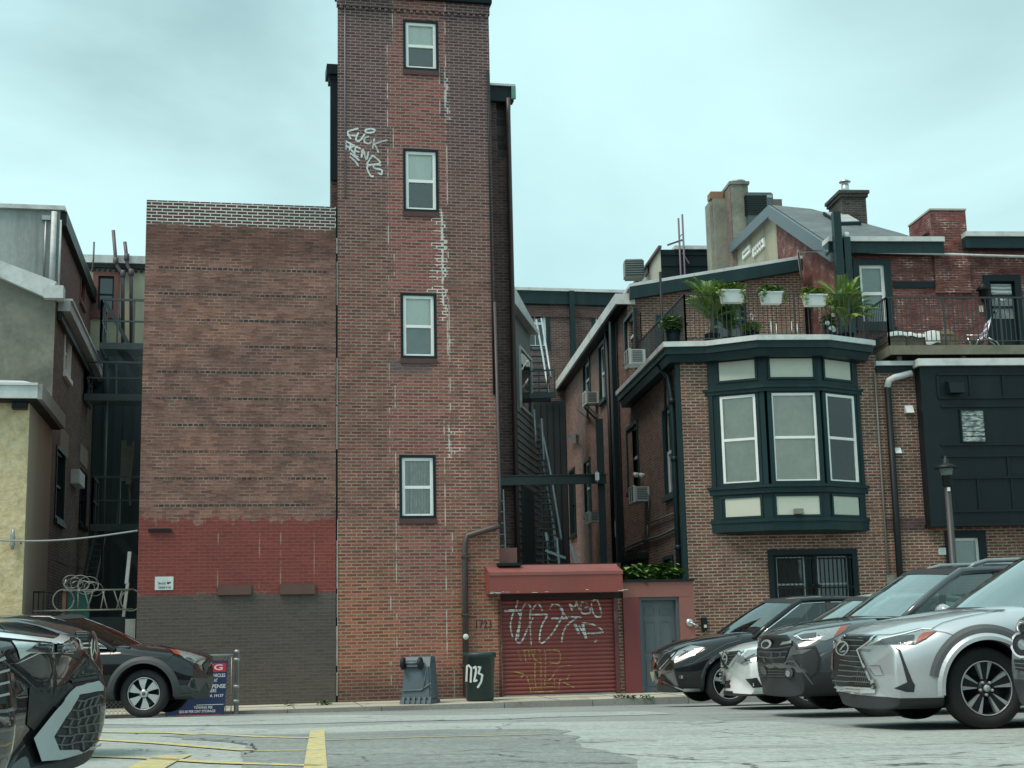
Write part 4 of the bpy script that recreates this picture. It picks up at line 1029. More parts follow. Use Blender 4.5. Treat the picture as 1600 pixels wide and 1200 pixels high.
mb = MB(); r = PF.rect(1478, 596, 1501, 616); mb.hexa([PF.P(r[0], r[2], .035), PF.P(r[1], r[2], .035), PF.P(r[1], r[3], .035), PF.P(r[0], r[3], .035), PF.P(r[0], r[2], .24), PF.P(r[1], r[2], .24), PF.P(r[1], r[3] - .05, .18), PF.P(r[0], r[3] - .05, .18)]); mb.build('vent_hood', PANELB, pf)
gb = NT('glass block window'); gpos = gb.uv(); nz = gb.noise(gb.n('Mapping', Vector=gpos, Scale=(3, 9, 1)).outputs[0], 2.2, 3, .6)
gb.p(Base__Color=gb.mix(gb.ramp(nz, .4, .6), (.06,.075,.07,1), (.42,.46,.42,1)), Roughness=.15)
mb = MB(); r = PF.rect(1502, 642, 1537, 690); mb.fbox(PF, *r, .001, .03); bk = mb.build('glass_panel', gb.mat, pf)
mb = MB(); ring(mb, PF, (r[0] - .03, r[1] + .03, r[2] - .03, r[3] + .03), .03, .001, .05)
for k in range(1, 6): z = r[2] + (r[3] - r[2]) * k / 6; mb.fbox(PF, r[0], r[1], z - .006, z + .006, .03, .036)
mb.build('glass_frame', PANELB, pf)
mb = MB(); mb.fbox(RF, bu0 - .06, RU1, zt + .002, RF.px(1500, 561, BO)[1], -.1, BO + .1); mb.build('cap_board', FLASH, rh)
mb = MB(); a, b = RF.px(1368, 567, .1), RF.px(1426, 567, .1); mb.fbox(RF, a[0], b[0], RZ + .01, RZ + .11, -.3, .14); mb.build('coping', FLASH, rh)
mb = MB(); mb.fbox(RF, a[0] + .02, b[0], RZ - .14, RZ + .008, .002, .08); mb.build('frieze_board', GREEN2, rh)
mb = MB(); zb0, zb1 = RF.px(1410, 827)[1], RF.px(1410, 810)[1]; mb.fbox(RF, RF.px(1385, 818)[0], RF.px(1452, 818)[0], zb0, zb1, .002, .03); mb.build('brick_band', BR_DARK, rh)
mb = MB(); P = [RF.P(*RF.px(x, y, .12), .12) for x, y in ((1424,583),(1397,590),(1389,594),(1386,606))]; mb.tube(P, .075, 10); mb.build('downspout_elbow', FLASH, rh)
mb = MB(); P = [RF.P(RF.px(1387, 608, .12)[0], RF.px(1387, 606, .12)[1], .12), RF.P(RF.px(1387, 608, .12)[0] - .02, .1, .12)]; mb.tube(P, .075, 10); mb.build('downspout', BLACKP, rh)
mb = MB(); q = RF.px(1375, 700)[0]; mb.tube([RF.P(q - .02, RZ - .1, .03), RF.P(q - .02, RF.px(1388, 898)[1], .03)], .022, 6); mb.fbox(RF, q - .05, q + .2, RF.px(1388, 922)[1], RF.px(1388, 898)[1], .002, .02); mb.build('conduit', plain('stone grey conduit', (.22,.22,.19), .6), rh)
for x0, y0, x1, y1 in ((1413, 634, 1425, 646), (1396, 700, 1406, 709)):
    r = RF.rect(x0, y0, x1, y1); mb = MB(); mb.hexa([RF.P(r[0], r[2], .002), RF.P(r[1], r[2], .002), RF.P(r[1], r[3], .002), RF.P(r[0], r[3], .002), RF.P(r[0], r[2], .14), RF.P(r[1], r[2], .14), RF.P(r[1], r[3], .05), RF.P(r[0], r[3], .05)]); mb.build('dryer_vent', WHITE, rh)
mb = MB(); r = RF.rect(1466, 856, 1477, 867); mb.fbox(RF, *r, .002, .04)
for k in range(3): mb.fbox(RF, r[0] + .03, r[1] - .03, r[2] + .035 + k * .045, r[2] + .055 + k * .045, .04, .055)
mb.build('vent_cover', WHITE, rh)
# timber deck
dkz1, dkz0 = RF.px(1500, 539, .35)[1], RF.px(1500, 553, .35)[1]
du0 = RF.px(1391, 545, .35)[0]
mb = MB(); mb.fbox(RF, du0, RU1, dkz0, dkz1, .27, .33); mb.fbox(RF, du0 - .002, du0 + .05, dkz0, dkz1, -2.6, .268); mb.fbox(RF, du0 + .05, RU1, dkz1 - .05, dkz1 - .003, -2.6, .268)
for x in (1400, 1500, 1610): q = RF.px(x, 560)[0]; mb.fbox(RF, q, q + .1, RZ + .012, dkz0, .0, .1)
mb.build('deck', WOODG, rh)

# ------------------------------------------------------------------ roof terrace storey behind
R3 = RF.off(-FD)
ul = AW and CU0
uL3, uR3 = CU0, R3.px(1256, 470)[0]
zA = R3.px(992, 452)[1]; zB = R3.px(1253, 412)[1]; zD = WZ - .3
th = thing('terrace_house', 'brick upper storey with sloping dark green eave behind the roof terrace', 'house', R3.P(9, zD))
do = R3.rect(1115, 447, 1166, 540); do = (do[0], do[1], zD + .05, do[3])
mb = MB(); wall_holes(mb, R3, uL3, uR3, zD, zA, [do], .15); mb.poly([R3.P(uL3, zA), R3.P(uR3, zA), R3.P(uR3, zB)]); mb.poly([R3.P(uL3, AZ, -14), R3.P(uR3, AZ + .6, -14), R3.P(uR3, zD, -14), R3.P(uL3, zD, -14)]); mb.build('wall', BR_HOUSE, th)
mb = MB(); ring(mb, R3, do, .1, -.14, .03, bottom=0); wd = mb.build('door', GREEN2, th)
mb = MB(); mb.fbox(R3, do[0] + .1, do[1] - .1, do[2], do[3] - .1, -.13, -.12); mb.build('door_pane', PANE, wd)
mb = MB(); n0, n1 = R3.px(984, 448, .25), R3.px(1254, 404, .25)
pts = [R3.P(n0[0], n0[1] - .0, .25), R3.P(n1[0], n1[1], .25), R3.P(n1[0], n1[1] - .32, .25), R3.P(n0[0], n0[1] - .34, .25)]
mb.extrude(pts, -R3.dn * .24); mb.build('fascia', GREEN, th)
mb = MB(); lift = V3((0,0,.09)); mb.extrude([pts[0] + V3((0,0,.004)), pts[1] + V3((0,0,.004)), pts[1] + lift, pts[0] + lift], -R3.dn * 12); mb.build('roof', FLASH, th)

# gabled roof block to the right
G0 = atd(1310, 500, 36.0)
gfc = sidewall(AR, (G0.x, G0.y), left=True)
RG = facade(AR, (V3((-math.sin(AR), math.cos(AR), 0))).dot(V3((G0.x, G0.y, 0))))
gh = thing('gabled_house', 'red brick house with grey gabled roof, stuccoed gable and brick chimneys above the terrace', 'house', RG.P(14, zD))
gU0 = V3((math.cos(AR), math.sin(AR), 0)).dot(V3((G0.x, G0.y, 0)))
gz = RG.px(1400, 390)[1]
pk = gfc.px(1211, 326); bk = gfc.px(1150, 384); ft = (0, gz)
gm = pk[0]
mb = MB(); mb.poly([gfc.P(0, zD), gfc.P(gm, zD), gfc.P(pk[0], pk[1]), gfc.P(0, gz)]); mb.build('gable_wall', BR_RED, gh)
mb = MB(); mb.poly([gfc.P(gm + .002, zD), gfc.P(bk[0] + 1.5, zD), gfc.P(bk[0] + 1.5, bk[1] - 1.2), gfc.P(bk[0], bk[1]), gfc.P(pk[0] + .002, pk[1])])
mb.build('stucco_gable', plain('cream stained stucco', (.36,.34,.25), .9, var=.3, scale=1.1, streak=True, grime=((.13,.13,.105), .9)), gh)
for x0, y0, x1, y1 in ((1162, 378, 1174, 410), (1178, 370, 1196, 404)):
    a, b = gfc.px(x0, (y0 + y1) / 2)[0], gfc.px(x1, (y0 + y1) / 2)[0]; r = (min(a, b), max(a, b), gfc.px((x0+x1)/2, y1)[1] + .2, gfc.px((x0+x1)/2, y0)[1] - .2)
    mb = MB(); ring(mb, gfc, r, .09, .0, .06); ww = mb.build('window', VINYL, gh)
    mb = MB(); mb.fbox(gfc, r[0] + .09, r[1] - .09, r[2] + .09, r[3] - .09, .002, .015); mb.build('pane', PANE, ww)
    mb = MB()
    for k in range(1, 5): u = r[0] + (r[1] - r[0]) * k / 5; mb.bar(gfc.P(u, r[2], .08), gfc.P(u, r[3], .08), .03)
    if x0 > 1170: mb.build('window_bars', WHITE, ww)
ro = []
ridge0 = gfc.P(pk[0], pk[1] + .12, .12); fr0 = gfc.P(-.3, gz + .02, .12); bk0 = gfc.P(bk[0], bk[1] + .1, .12)
LR = RG.px(1470, 380)[0] - gU0
uu = V3((math.cos(AR), math.sin(AR), 0))
rid1 = ridge0 + uu * (LR * .42) + V3((0, -.1, -.15)); fr1 = fr0 + uu * LR; bk1 = bk0 + uu * LR
rid2 = ridge0 + uu * (LR + .3) + V3((0, -2.4, -1.55))
mb = MB(); mb.add([fr0, fr1, rid2, rid1, ridge0, bk0, bk1], [(0, 1, 2, 3, 4), (4, 3, 6, 5), (3, 2, 6)]); dn = V3((0,0,-.1))
mb.build('roof', SLATE, gh)
mb = MB(); a, b = ridge0 + V3((0,0,-.02)), fr0 + V3((0,0,-.02))
w = -uu * .1
mb.hexa([a + w, b + w, b + w - V3((0,0,.42)), a + w - V3((0,0,.42)), a, b, b - V3((0,0,.42)), a - V3((0,0,.42))])
a, b = ridge0 + V3((0,0,-.02)), bk0 + V3((0,0,-.02)); mb.hexa([a + w, b + w, b + w - V3((0,0,.34)), a + w - V3((0,0,.34)), a, b, b - V3((0,0,.34)), a - V3((0,0,.34))])
mb.build('rake_board', plain('blue grey sheet metal', (.085,.115,.13), .45, var=.25, scale=2), gh)
mb = MB(); nr_ = (fr1 - fr0).cross(ridge0 - fr0).normalized()
def on_roof(x, y): d = ray(x, y); return CAM + d * ((fr0 - CAM).dot(nr_) / d.dot(nr_))
sk = [on_roof(*q) for q in ((1286,336),(1322,338),(1346,352),(1312,353))]
mb.extrude(sk, (0, 0, .1)); k_ = mb.build('skylight', GREEN2, gh)
mb = MB(); cs_ = sum(sk, V3()) / 4; mb.extrude([q.lerp(cs_, .12) + V3((0, 0, .102)) for q in sk], (0, 0, .02)); mb.build('pane', plain('pale skylight', (.5,.55,.55), .2), k_)
# red wall facing the terrace
RGU1 = 22.0
wn = RG.rect(1335, 405, 1393, 512); dd = RG.rect(1540, 430, 1598, 545); dd = (dd[0], dd[1], zD + .05, dd[3])
mb = MB(); wall_holes(mb, RG, gU0 + .004, RGU1, zD, gz - .003, [wn, dd], .15); mb.build('front_wall', BR_RED, gh)
win(RG, None, gh, rect=wn, trim=GREEN, trim_w=.16, trim_o=.05, sash=VINYL, sash_w=.085, cover='full', cover_mat=plain('grey green blind', (.20,.24,.22), .8), mid=.52, recess=.08, pane=CLEAR, sill=.1)
mb = MB(); ring(mb, RG, dd, .17, -.14, .04, bottom=0); d_ = mb.build('door', GREEN2, gh)
mb = MB(); mb.fbox(RG, dd[0] + .17, dd[1] - .17, dd[2], dd[3] - .17, -.14, -.1); mb.build('door_leaf', GREEN2, d_)
pr = RG.rect(1552, 443, 1584, 497)
mb = MB(); mb.fbox(RG, *pr, -.099, -.085); mb.build('door_pane', plain('lace lit pane', (.17,.19,.18), .25, var=.5, scale=9), d_)
mb = MB()
for k in range(1, 3): z = pr[2] + (pr[3] - pr[2]) * k / 3; mb.fbox(RG, pr[0], pr[1], z - .03, z + .03, -.098, -.06)
mb.build('muntin', GREEN2, d_)
mb = MB(); zc_ = pr[3] - .42
for k in range(9):
    t0, t1 = k / 9, (k + 1) / 9; f = lambda t: zc_ + .32 * (2 * t - 1) ** 2 * .6 - .05 * abs(math.sin(t * 9))
    mb.poly([RG.P(pr[0] + (pr[1]-pr[0])*t0, f(t0), -.08), RG.P(pr[0] + (pr[1]-pr[0])*t1, f(t1), -.08), RG.P(pr[0] + (pr[1]-pr[0])*t1, pr[3], -.08), RG.P(pr[0] + (pr[1]-pr[0])*t0, pr[3], -.08)])
N = NT('striped lace'); wv = N.n('TexWave', {'wave_type': 'RINGS'}, Vector=N.uv(), Scale=3.0, Distortion=3.0); N.p(Base__Color=N.mix(wv.outputs['Fac'], (.2,.22,.22,1), (.62,.64,.6,1)), Roughness=.9)
mb.build('lace_curtain', N.mat, d_)
mb = MB(); mb.lathe(RG.P(dd[0] + .3, RG.px(1545, 486)[1], -.1), [(0, 0), (.05, .02), (.05, .07), (0, .09)], 8, axis=RG.dn); mb.build('knob', STEEL, d_)
e1 = RG.px(1475, 384, .3)[0]; e2 = RG.px(1509, 384, .3)[0]
for a, b, y0, y1 in ((gU0 - .25, e1, 395, 378), (e2, RGU1, 387, 370)):
    z0, z1 = RG.px(1400 if a < e1 else 1550, y0, .3)[1], RG.px(1400 if a < e1 else 1550, y1, .3)[1]
    mb = MB(); mb.fbox(RG, a, b, z0, z1, .003, .3); mb.build('fascia', GREEN, gh)
    mb = MB(); mb.fbox(RG, a, b, z1 + .002, z1 + .13, -.2, .38); mb.build('gutter', FLASH, gh)
mb = MB(); mb.poly([RG.P(e1 - .3, gz + .5, -.1), RG.P(RGU1, gz + .5, -.1), RG.P(RGU1, gz + .5, -8), RG.P(e1 - .3, gz + .5, -8)]); mb.build('flat_roof', TARROOF, gh)
mb = MB(); c = RG.rect(1456, 333, 1511, 400, .05); zt_ = RG.px(1480, 329, .05)[1]
mb.fbox(RG, c[0], c[1], gz - 1.2, zt_, -1.5, .06); mb.build('chimney', BR_RED, gh)
mb = MB(); mb.fbox(RG, c[0] - .02, c[1] + .02, zt_ + .002, zt_ + .05, -1.52, .08); mb.build('chimney_cap', plain('pale mortar cap', (.38,.36,.32), .9), gh)
mb = MB(); cc = RG.off(-3.2); r = cc.rect(1316, 308, 1354, 345); mb.fbox(cc, r[0], r[1], r[2] - 1.0, r[3], -1.2, 0); mb.fbox(cc, r[0] - .05, r[1] + .05, r[3], r[3] + .1, -1.25, .05); mb.fbox(cc, r[0] - .09, r[1] + .09, r[3] + .1, cc.px(1335, 298)[1], -1.29, .09); ch = mb.build('chimney', BR_SMOKE, gh)
mb = MB(); q = cc.px(1330, 298); zq = cc.px(1330, 281)[1]; mb.lathe(cc.P(q[0], q[1], -.5), [(.115, -.02), (.115, .34), (.09, .35), (.09, .40), (.17, .41), (.175, .43), (.09, .49), (0, .5)], 16); mb.build('flue', STEEL, ch)
mb = MB(); P = [RG.P(*RG.px(x, y, .25), .25) for x, y in ((1203,402),(1225,399),(1247,393),(1300,392),(1400,395),(1500,398),(1640,402))]
P[0] = gfc.P(gm - 1.5, RG.px(1203, 402)[1], .1); P[1] = gfc.P(gm * .5, P[1].z, .1)
mb.tube(P, .035, 6); mb.build('cable', FLASH, gh)
mb = MB()
for x, y0, w in ((1309, 333, .2), (1323, 372, .17)):
    q = RG.px(x, 400, .45)[0]; mb.fbox(RG, q - w/2, q + w/2, zD, RG.px(x, y0, .45)[1], .4, .4 + w)
mb.build('vent_stack', GREEN, gh)
mb = MB(); q = RG.px(1316, 368, .4); mb.lathe(RG.P(q[0] + .1, q[1], .4), [(.0,-.1), (.08,-.08), (.1, 0), (.08, .08), (0, .1)], 10); mb.build('flood_lamp', WHITE, gh)
mb = MB(); r = RG.rect(1395, 440, 1490, 450); mb.fbox(RG, *r, .002, .03); mb.build('stone_band', GREEN2, gh)
lt = thing('wall_lantern', 'black carriage lantern on the red wall left of the lace curtained door', 'lamp', RG.P(RG.px(1532, 475)[0], RG.px(1532, 490)[1]))
q = RG.px(1532, 462)
mb = MB(); mb.lathe(RG.P(q[0], q[1] - .22, .2), [(.06, 0), (.1, .05), (.14, .3), (.2, .32), (.06, .48), (.02, .55)], 8); mb.fbox(RG, q[0] - .03, q[0] + .03, q[1], q[1] + .05, .0, .2); mb.build('lantern', BLACKP, lt)
mb = MB(); r = RG.rect(1530, 478, 1535, 488); mb.fbox(RG, *r, .0, .05); mb.build('switch_box', CREAM, lt)

# stuccoed chimney stack behind
CH = RG.off(-10.5)
cs = thing('stucco_chimney', 'tall stuccoed double chimney with brick cheek and terracotta pot above the sloping eave', 'chimney', CH.P(8, zD))
OLDST = plain('mossy grey stucco', (.235,.235,.19), .92, var=.45, scale=1.3, streak=False, bump=.3, grime=((.085,.092,.075), .95))
r = CH.rect(1112, 308, 1133, 430); mb = MB(); mb.fbox(CH, r[0], r[1] + .3, zD, r[3], -.9, 0); mb.build('left_stack', OLDST, cs, bevel=.12)
r2 = CH.rect(1144, 288, 1171, 390, .6); mb = MB(); mb.fbox(CH, r2[0], r2[1], zD, r2[3], -.6, .6); mb.fbox(CH, r2[0] - .05, r2[1] + .05, r2[3], r2[3] + .1, -.65, .65); mb.build('right_stack', OLDST, cs)
mb = MB(); cw = sidewall(AR, CH.P(r2[0] - .004, 0, .6)); mb.fbox(cw, .0, 3.2, zD, r2[3] - .05, .0, .03); mb.build('brick_cheek', BR_SIDE, cs)
mb = MB(); q = CH.px(1122, 308); mb.fbox(CH, q[0] - .24, q[0] + .24, r[3] - .02, CH.px(1122, 297)[1], -.6, -.12); mb.build('pot', TERRA, cs, bevel=.03)
mb = MB(); q = CH.px(1153, 284); mb.lathe(CH.P(q[0], r2[3] + .1, 0), [(.16, 0), (.16, .12), (.3, .14), (.26, .2), (0, .24)], 12); mb.build('chimney_cap', METAL, cs)

# roof equipment
HU = plain('green grey air unit', (.075,.105,.10), .5, var=.2)
hv = thing('rooftop_air_unit', 'big dark louvred air conditioner on the gable roof beside the stucco chimney', 'air conditioner', CH.P(CH.px(1185, 345)[0], CH.px(1185, 345)[1]))
r = CH.rect(1166, 300, 1209, 340, .75); CH = CH.off(.75); mb = MB(); mb.fbox(CH, r[0], r[1], r[2] - .3, r[3], -1.0, 0)
mb.build('casing', HU, hv, bevel=.04); mb = MB()
for k in range(11): z = r[2] + .1 + k * (r[3] - r[2] - .2) / 11; mb.fbox(CH, r[0] - .03, r[1] - .25, z, z + .035, -.98, .03)
mb.build('louvre', BLACKP, hv); mb = MB(); mb.fbox(CH, r[1] - .22, r[1] - .04, r[3] - .2, r[3] - .1, .0, .012); mb.build('badge', METAL, hv); CH = CH.off(-.75)
mb = MB(); r = CH.rect(1206, 311, 1222, 324); mb.fbox(CH, r[0], r[1], r[2] - .3, r[3], -.8, 0); tag(mb.build('roof_box', plain('brown grey box', (.13,.12,.105), .8), None), 'small brown box on the gable ridge right of the dark air conditioner', 'vent box')
DB = RG.off(-14)
db_ = thing('dark_penthouse', 'dark green clad rooftop block with cream flank left of the stucco chimney', 'rooftop block', DB.P(8, zD))
r = DB.rect(1033, 390, 1112, 440); mb = MB(); mb.fbox(DB, r[0], r[1], zD, r[3], -4, 0)
for k in range(4): z = r[3] - .15 - k * .42; mb.fbox(DB, r[0], r[1], z - .06, z, .0, .05)
mb.build('clad_wall', GREEN2, db_)
mb = MB(); mb.fbox(DB, r[0] + .5, r[1] + .1, r[3] + .002, r[3] + .13, -4, .1); mb.build('roof_edge', FLASH, db_)
pk_ = [DB.P(r[0] - .003, r[3]), DB.P(DB.px(962, 452, -3)[0], DB.px(962, 452, -3)[1] , -3), DB.P(r[0] - .003, zD)]
mb = MB(); ds = sidewall(AR, DB.P(r[0] - .004, 0)); L0 = ds.px(966, 445)[0]
mb.poly([ds.P(0, zD), ds.P(L0, zD), ds.P(L0, r[3] - .1), ds.P(0, r[3])]); mb.build('cream_flank', plain('cream flank board', (.40,.39,.32), .8, var=.15, streak=True), db_)
mb = MB(); mb.bar(ds.P(-.2, r[3] + .05, .05), ds.P(L0, r[3] - .03, .05), .12, .1); mb.build('coping', plain('brown coping', (.1,.06,.05), .6), db_)
mb = MB(); q = ds.rect(1009, 417, 1014, 430); mb.fbox(ds, *q, .0, .05); mb.build('vent', GREEN2, db_)
an = MB()
for x, y0 in ((1060, 341), (1066, 335)): a = DB.P(*DB.px(x, y0, .3), .3); an.tube([V3((a.x, a.y, zA)), a], .035, 6)
an.bar(DB.P(*DB.px(1060, 372, .3), .3), DB.P(*DB.px(1066, 366, .3), .3), .03); an.bar(DB.P(*DB.px(1043, 383, .3), .3), DB.P(*DB.px(1066, 375, .3), .3), .06); an.bar(DB.P(*DB.px(1066, 395, .3), .3), DB.P(*DB.px(1077, 412, .3), .3), .05)
tag(an.build('antenna_mast', plain('violet grey mast', (.12,.09,.12), .5), None), 'pair of thin antenna poles in front of the dark green rooftop block', 'antenna')
mb = MB(); c = atd(990, 422, 52); mb.box(c, (.75, .75, .7)); hv2 = thing('small_air_unit', 'small grey condenser on the far roof edge left of the cream flank', 'air conditioner', c - V3((0,0,.35)))
mb.build('casing', plain('grey green casing', (.2,.23,.22), .6), hv2, bevel=.05); mb = MB()
for k in range(7): mb.box(c + V3((0, -.38, -.28 + k * .09)), (.7, .03, .03))
mb.build('louvre', BLACKP, hv2)
# ------------------------------------------------------------------ leaves
def leaves(mb, c, rad, n, size, mi=0, flat=.6, droop=0.0):
    for _ in range(n):
        d = V3((random.gauss(0,1), random.gauss(0,1), random.gauss(0,1))).normalized() * random.random() ** .4
        p = V3(c) + V3((d.x*rad[0], d.y*rad[1], d.z*rad[2]))
        a = random.uniform(0, 6.28); s = size * random.uniform(.6, 1.35)
        t = V3((math.cos(a), math.sin(a), random.uniform(-.6, .5) - droop)).normalized()
        b = t.cross(V3((0,0,1))).normalized() * s * .42
        up = V3((0,0,1)) * s * .12
        mb.add([p, p + t*s*.5 + b + up, p + t*s, p + t*s*.5 - b + up], [(0,1,2,3)], mi)
def frond(mb, p, az, el, L, w, mi=0, n=9, curve=1.1):
    """palm frond: arched rib with narrow leaflets on both sides"""
    q = V3(p); pts = [q.copy()]; e = el
    for k in range(n):
        q = q + V3((math.cos(az)*math.cos(e), math.sin(az)*math.cos(e), math.sin(e))) * L / n; pts.append(q.copy()); e -= curve / n
    for i in range(2, n + 1):
        d = (pts[i] - pts[i-1]).normalized(); s = d.cross(V3((0,0,1))).normalized()
        for sg in (-1, 1):
            for h in (0, .5):
                o = pts[i-1].lerp(pts[i], h); l = w * (1 - .5 * abs(i / n - .45))
                tip = o + (s * sg * .8 + d * .75 + V3((0,0,-.15))).normalized() * l
                mb.add([o, o + d * .02 + (tip - o) * .4, tip, o + (tip - o) * .4 - d * .02], [(0,1,2,3)], mi)
    mb.tube(pts, [.008] * len(pts), 4, mi)

# ------------------------------------------------------------------ garage in the alley mouth
ga = thing('garage', 'brick red garage with roller shutter sprayed in white and yellow, grey door beside it', 'garage', T.P(6.9, .17))
gs = T.rect(779, 936, 967, 1089)
TG0 = TU1 - .03
GF = T.off(-.12)
gu1 = T.px(975, 1000)[0]; du = T.rect(1000, 933, 1063, 1086); ue = T.px(1086, 1000)[0]
zs = T.px(870, 926)[1]
mb = MB(); mb.fbox(T, TU1 + .004, gs[0], .1, gs[3], -.4, -.05); mb.fbox(T, gs[1], gu1 - .003, .1, gs[3], -.4, -.05); 
mb.build('pier', BR_HOUSE, ga)
mb = MB(); mb.fbox(T, TU1 + .004, gu1 - .003, gs[3], zs + .6, -3, -.05); mb.build('lintel', plain('shade darkened maroon lintel', (.03,.014,.015), .7), ga)  # shadow under the shutter box is put into this colour
mb = MB(); prof = []; n = 23; dz = (gs[3] - gs[2] - .06) / n
for k in range(n):
    z = gs[2] + .06 + dz * k
    prof += [(z, .0), (z + dz * .18, .022), (z + dz * .5, .032), (z + dz * .8, .02), (z + dz * .97, .0)]
b0 = len(mb.v)
for z, o in prof: mb.v += [T.P(gs[0] + .08, z, o - .09), T.P(gs[1] - .08, z, o - .09)]
for i in range(len(prof) - 1): mb.f.append([2*i, 2*i+1, 2*i+3, 2*i+2]); mb.m.append(0); mb.sm.append(True)
sh = mb.build('roller_shutter', MAROON, ga)
SL = (gs[2] + .06, dz); SPW_S = spray_on_slats('white spray on slats', (.66,.72,.70), .95); SPY_S = spray_on_slats('yellow spray on slats', (.46,.37,.10), .75)
RAILP = plain('worn maroon rail', (.115,.032,.034), .5, grime=((.25,.25,.24), .5))
for q0 in (gs[0], gs[1] - .08): mb = MB(); mb.fbox(T, q0, q0 + .08, .15, gs[3], -.1, .0); mb.build('guide_rail', RAILP, ga)
mb = MB(); mb.fbox(T, gs[0] + .085, gs[1] - .085, gs[2] - .02, gs[2] + .058, -.1, -.04); mb.build('bottom_rail', METAL, sh)
Z = lambda l: zc(770, 920, 6.667, l)
wl = [[(265,105),(240,200),(200,290),(185,400),(208,510)], (.05, [(120,232),(210,226),(300,222)]), [(300,240),(268,400),(242,538),(298,550),(360,420),(420,300)],
 [(262,250),(285,300),(262,520)], [(308,215),(345,152),(392,192),(386,330),(400,592)], [(400,270),(570,266)], [(415,215),(468,150),(518,228)],
 [(572,270),(505,400),(488,552),(540,550),(625,455),(695,340),(732,245),(690,172),(622,160),(590,222)], [(700,200),(782,322)], (.05, [(608,310),(782,313)]), [(780,290),(922,297)],
 [(880,300),(785,370),(735,450),(716,558)], [(795,150),(832,236)], [(795,150),(850,195),(868,128)], [(868,128),(905,232)], [(992,150),(920,148),(928,250),(1012,250),(1002,192),(950,195)], [(1028,130),(1088,122),(1132,268),(1082,292),(1042,240),(1026,150)],
 (.06, [(852,362),(900,470)]), (.06, [(930,350),(972,520)]), [(896,380),(968,500)], [(940,355),(1040,370),(1150,448),(985,465)], (.06, [(1060,540),(1088,550)])]
strokes('white_graffiti', T, [(w if isinstance(l, tuple) else .034, Z(l[1] if isinstance(l, tuple) else l)) for l in wl for w in [l[0] if isinstance(l, tuple) else 0]], .036, SPW_S, sh, o=-.052)
yl = [[(255,630),(275,680),(300,770)], [(330,640),(345,770)], [(372,635),(388,775)], [(402,630),(410,690)], [(440,650),(425,720),(495,770)], [(490,630),(500,770),(505,1070)], [(540,630),(548,770),(540,1060)], [(600,650),(605,770),(590,800)], [(300,640),(500,632)], [(560,638),(690,650),(690,770),(600,770)],
 [(222,865),(320,890),(262,945)], [(352,900),(375,980),(400,1075)], [(400,900),(430,1070)], [(440,770),(440,960),(470,1070)], [(560,960),(610,930),(700,810),(830,795)], [(640,930),(640,1030)], [(800,890),(770,945),(700,950),(690,1070)], [(380,1025),(640,1018)], [(390,1075),(690,1068)], [(720,965),(850,1030)]]
strokes('yellow_graffiti', T, [Z(l) for l in yl], .024, SPY_S, sh, o=-.053)
# boxed head over the shutter
hb = T.rect(765, 893.5, 973, 926, .45); hz = T.px(870, 884, .1)[1]
mb = MB(); a, b = hb[0], hb[1]
q = [T.P(a, hb[2], .45), T.P(b, hb[2], .45), T.P(b, hb[3], .45), T.P(a, hb[3], .45), T.P(a, hb[2], -.049), T.P(b, hb[2], -.049), T.P(b, hz, -.049), T.P(a, hz, -.049)]
mb.hexa(q); mb.build('shutter_box', REDP, ga)
mb = MB(); mb.hexa([T.P(a - .01, hb[3] + .005, .46), T.P(b + .01, hb[3] + .005, .46), T.P(b + .01, hz + .005, -.04), T.P(a - .01, hz + .005, -.04), T.P(a - .01, hb[3] - .06, .465), T.P(b + .01, hb[3] - .06, .465), T.P(b + .01, hz + .03, -.04), T.P(a - .01, hz + .03, -.04)]); mb.build('box_top', plain('sunned red paint', (.235,.07,.06), .55, var=.2, grime=((.17,.075,.065), .6)), ga)
random.seed(11)
mb = MB()
for k in range(15):
    t = random.random(); u = a + (b - a) * random.random() ** 2; l = random.uniform(.02, .12); zz = hb[2] + .003 + random.random() ** 3 * .05
    mb.fbox(T, u, u + l, zz, zz + random.uniform(.004, .012), .4505, .453)
mb.build('paint_chips', SPRAYW, ga)
mb = MB(); mb.fbox(T, TU1 + .005, gu1 - .01, hz - .1, hz + .03, -4.5, -.051); mb.build('roof', TARROOF, ga)
r = T.rect(770, 856, 808, 884, -.3); mb = MB(); mb.fbox(T, r[0], r[1], r[2] - .05, r[3], -.9, -.3); mb.build('red_box', REDP2, ga)
mb = MB(); q0 = T.px(779, 884, .2)[0]; q1 = T.px(816, 884, .2)[0]; mb.fbox(T, q0, q1, hz + .012, hz + .07, -.04, .15); mb.build('lamp_bar', BLACKP, ga)
# door surround
zt = T.px(1030, 909)[1]
mb = MB(); mb.fbox(T, gu1, du[0], .1, T.px(985, 929)[1], -.3, .04); mb.build('dark_red_wall', plain('deep red wall paint', (.17,.03,.032), .55, var=.15, streak=True), ga)
mb = MB(); mb.fbox(T, gu1, ue, du[3] + .004, zt, -.3, .045); mb.fbox(T, du[1], ue, .1, du[3] + .0, -.3, .044); mb.build('salmon_wall', REDP2, ga)
mb = MB(); mb.fbox(T, gu1, ue + .02, zt + .002, zt + .05, -.35, .08); mb.build('coping', BLACKP, ga)
fm = MB(); ring(fm, T, (du[0] + .003, du[1] - .003, .17, du[3] - .002), .06, -.2, .0, bottom=0); dor = fm.build('door', plain('slate door paint', (.075,.098,.118), .5, var=.12), ga)
mb = MB(); l = (du[0] + .064, du[1] - .064, .18, du[3] - .066); mb.fbox(T, *l, -.16, -.1)
W = l[1] - l[0]; H = l[3] - l[2]
for (fy0, fy1) in ((.06, .36), (.43, .78), (.84, .93)):
    for (fx0, fx1) in ((.12, .44), (.56, .88)):
        ring(mb, T, (l[0] + W*fx0, l[0] + W*fx1, l[2] + H*fy0, l[2] + H*fy1), .03, -.099, -.088)
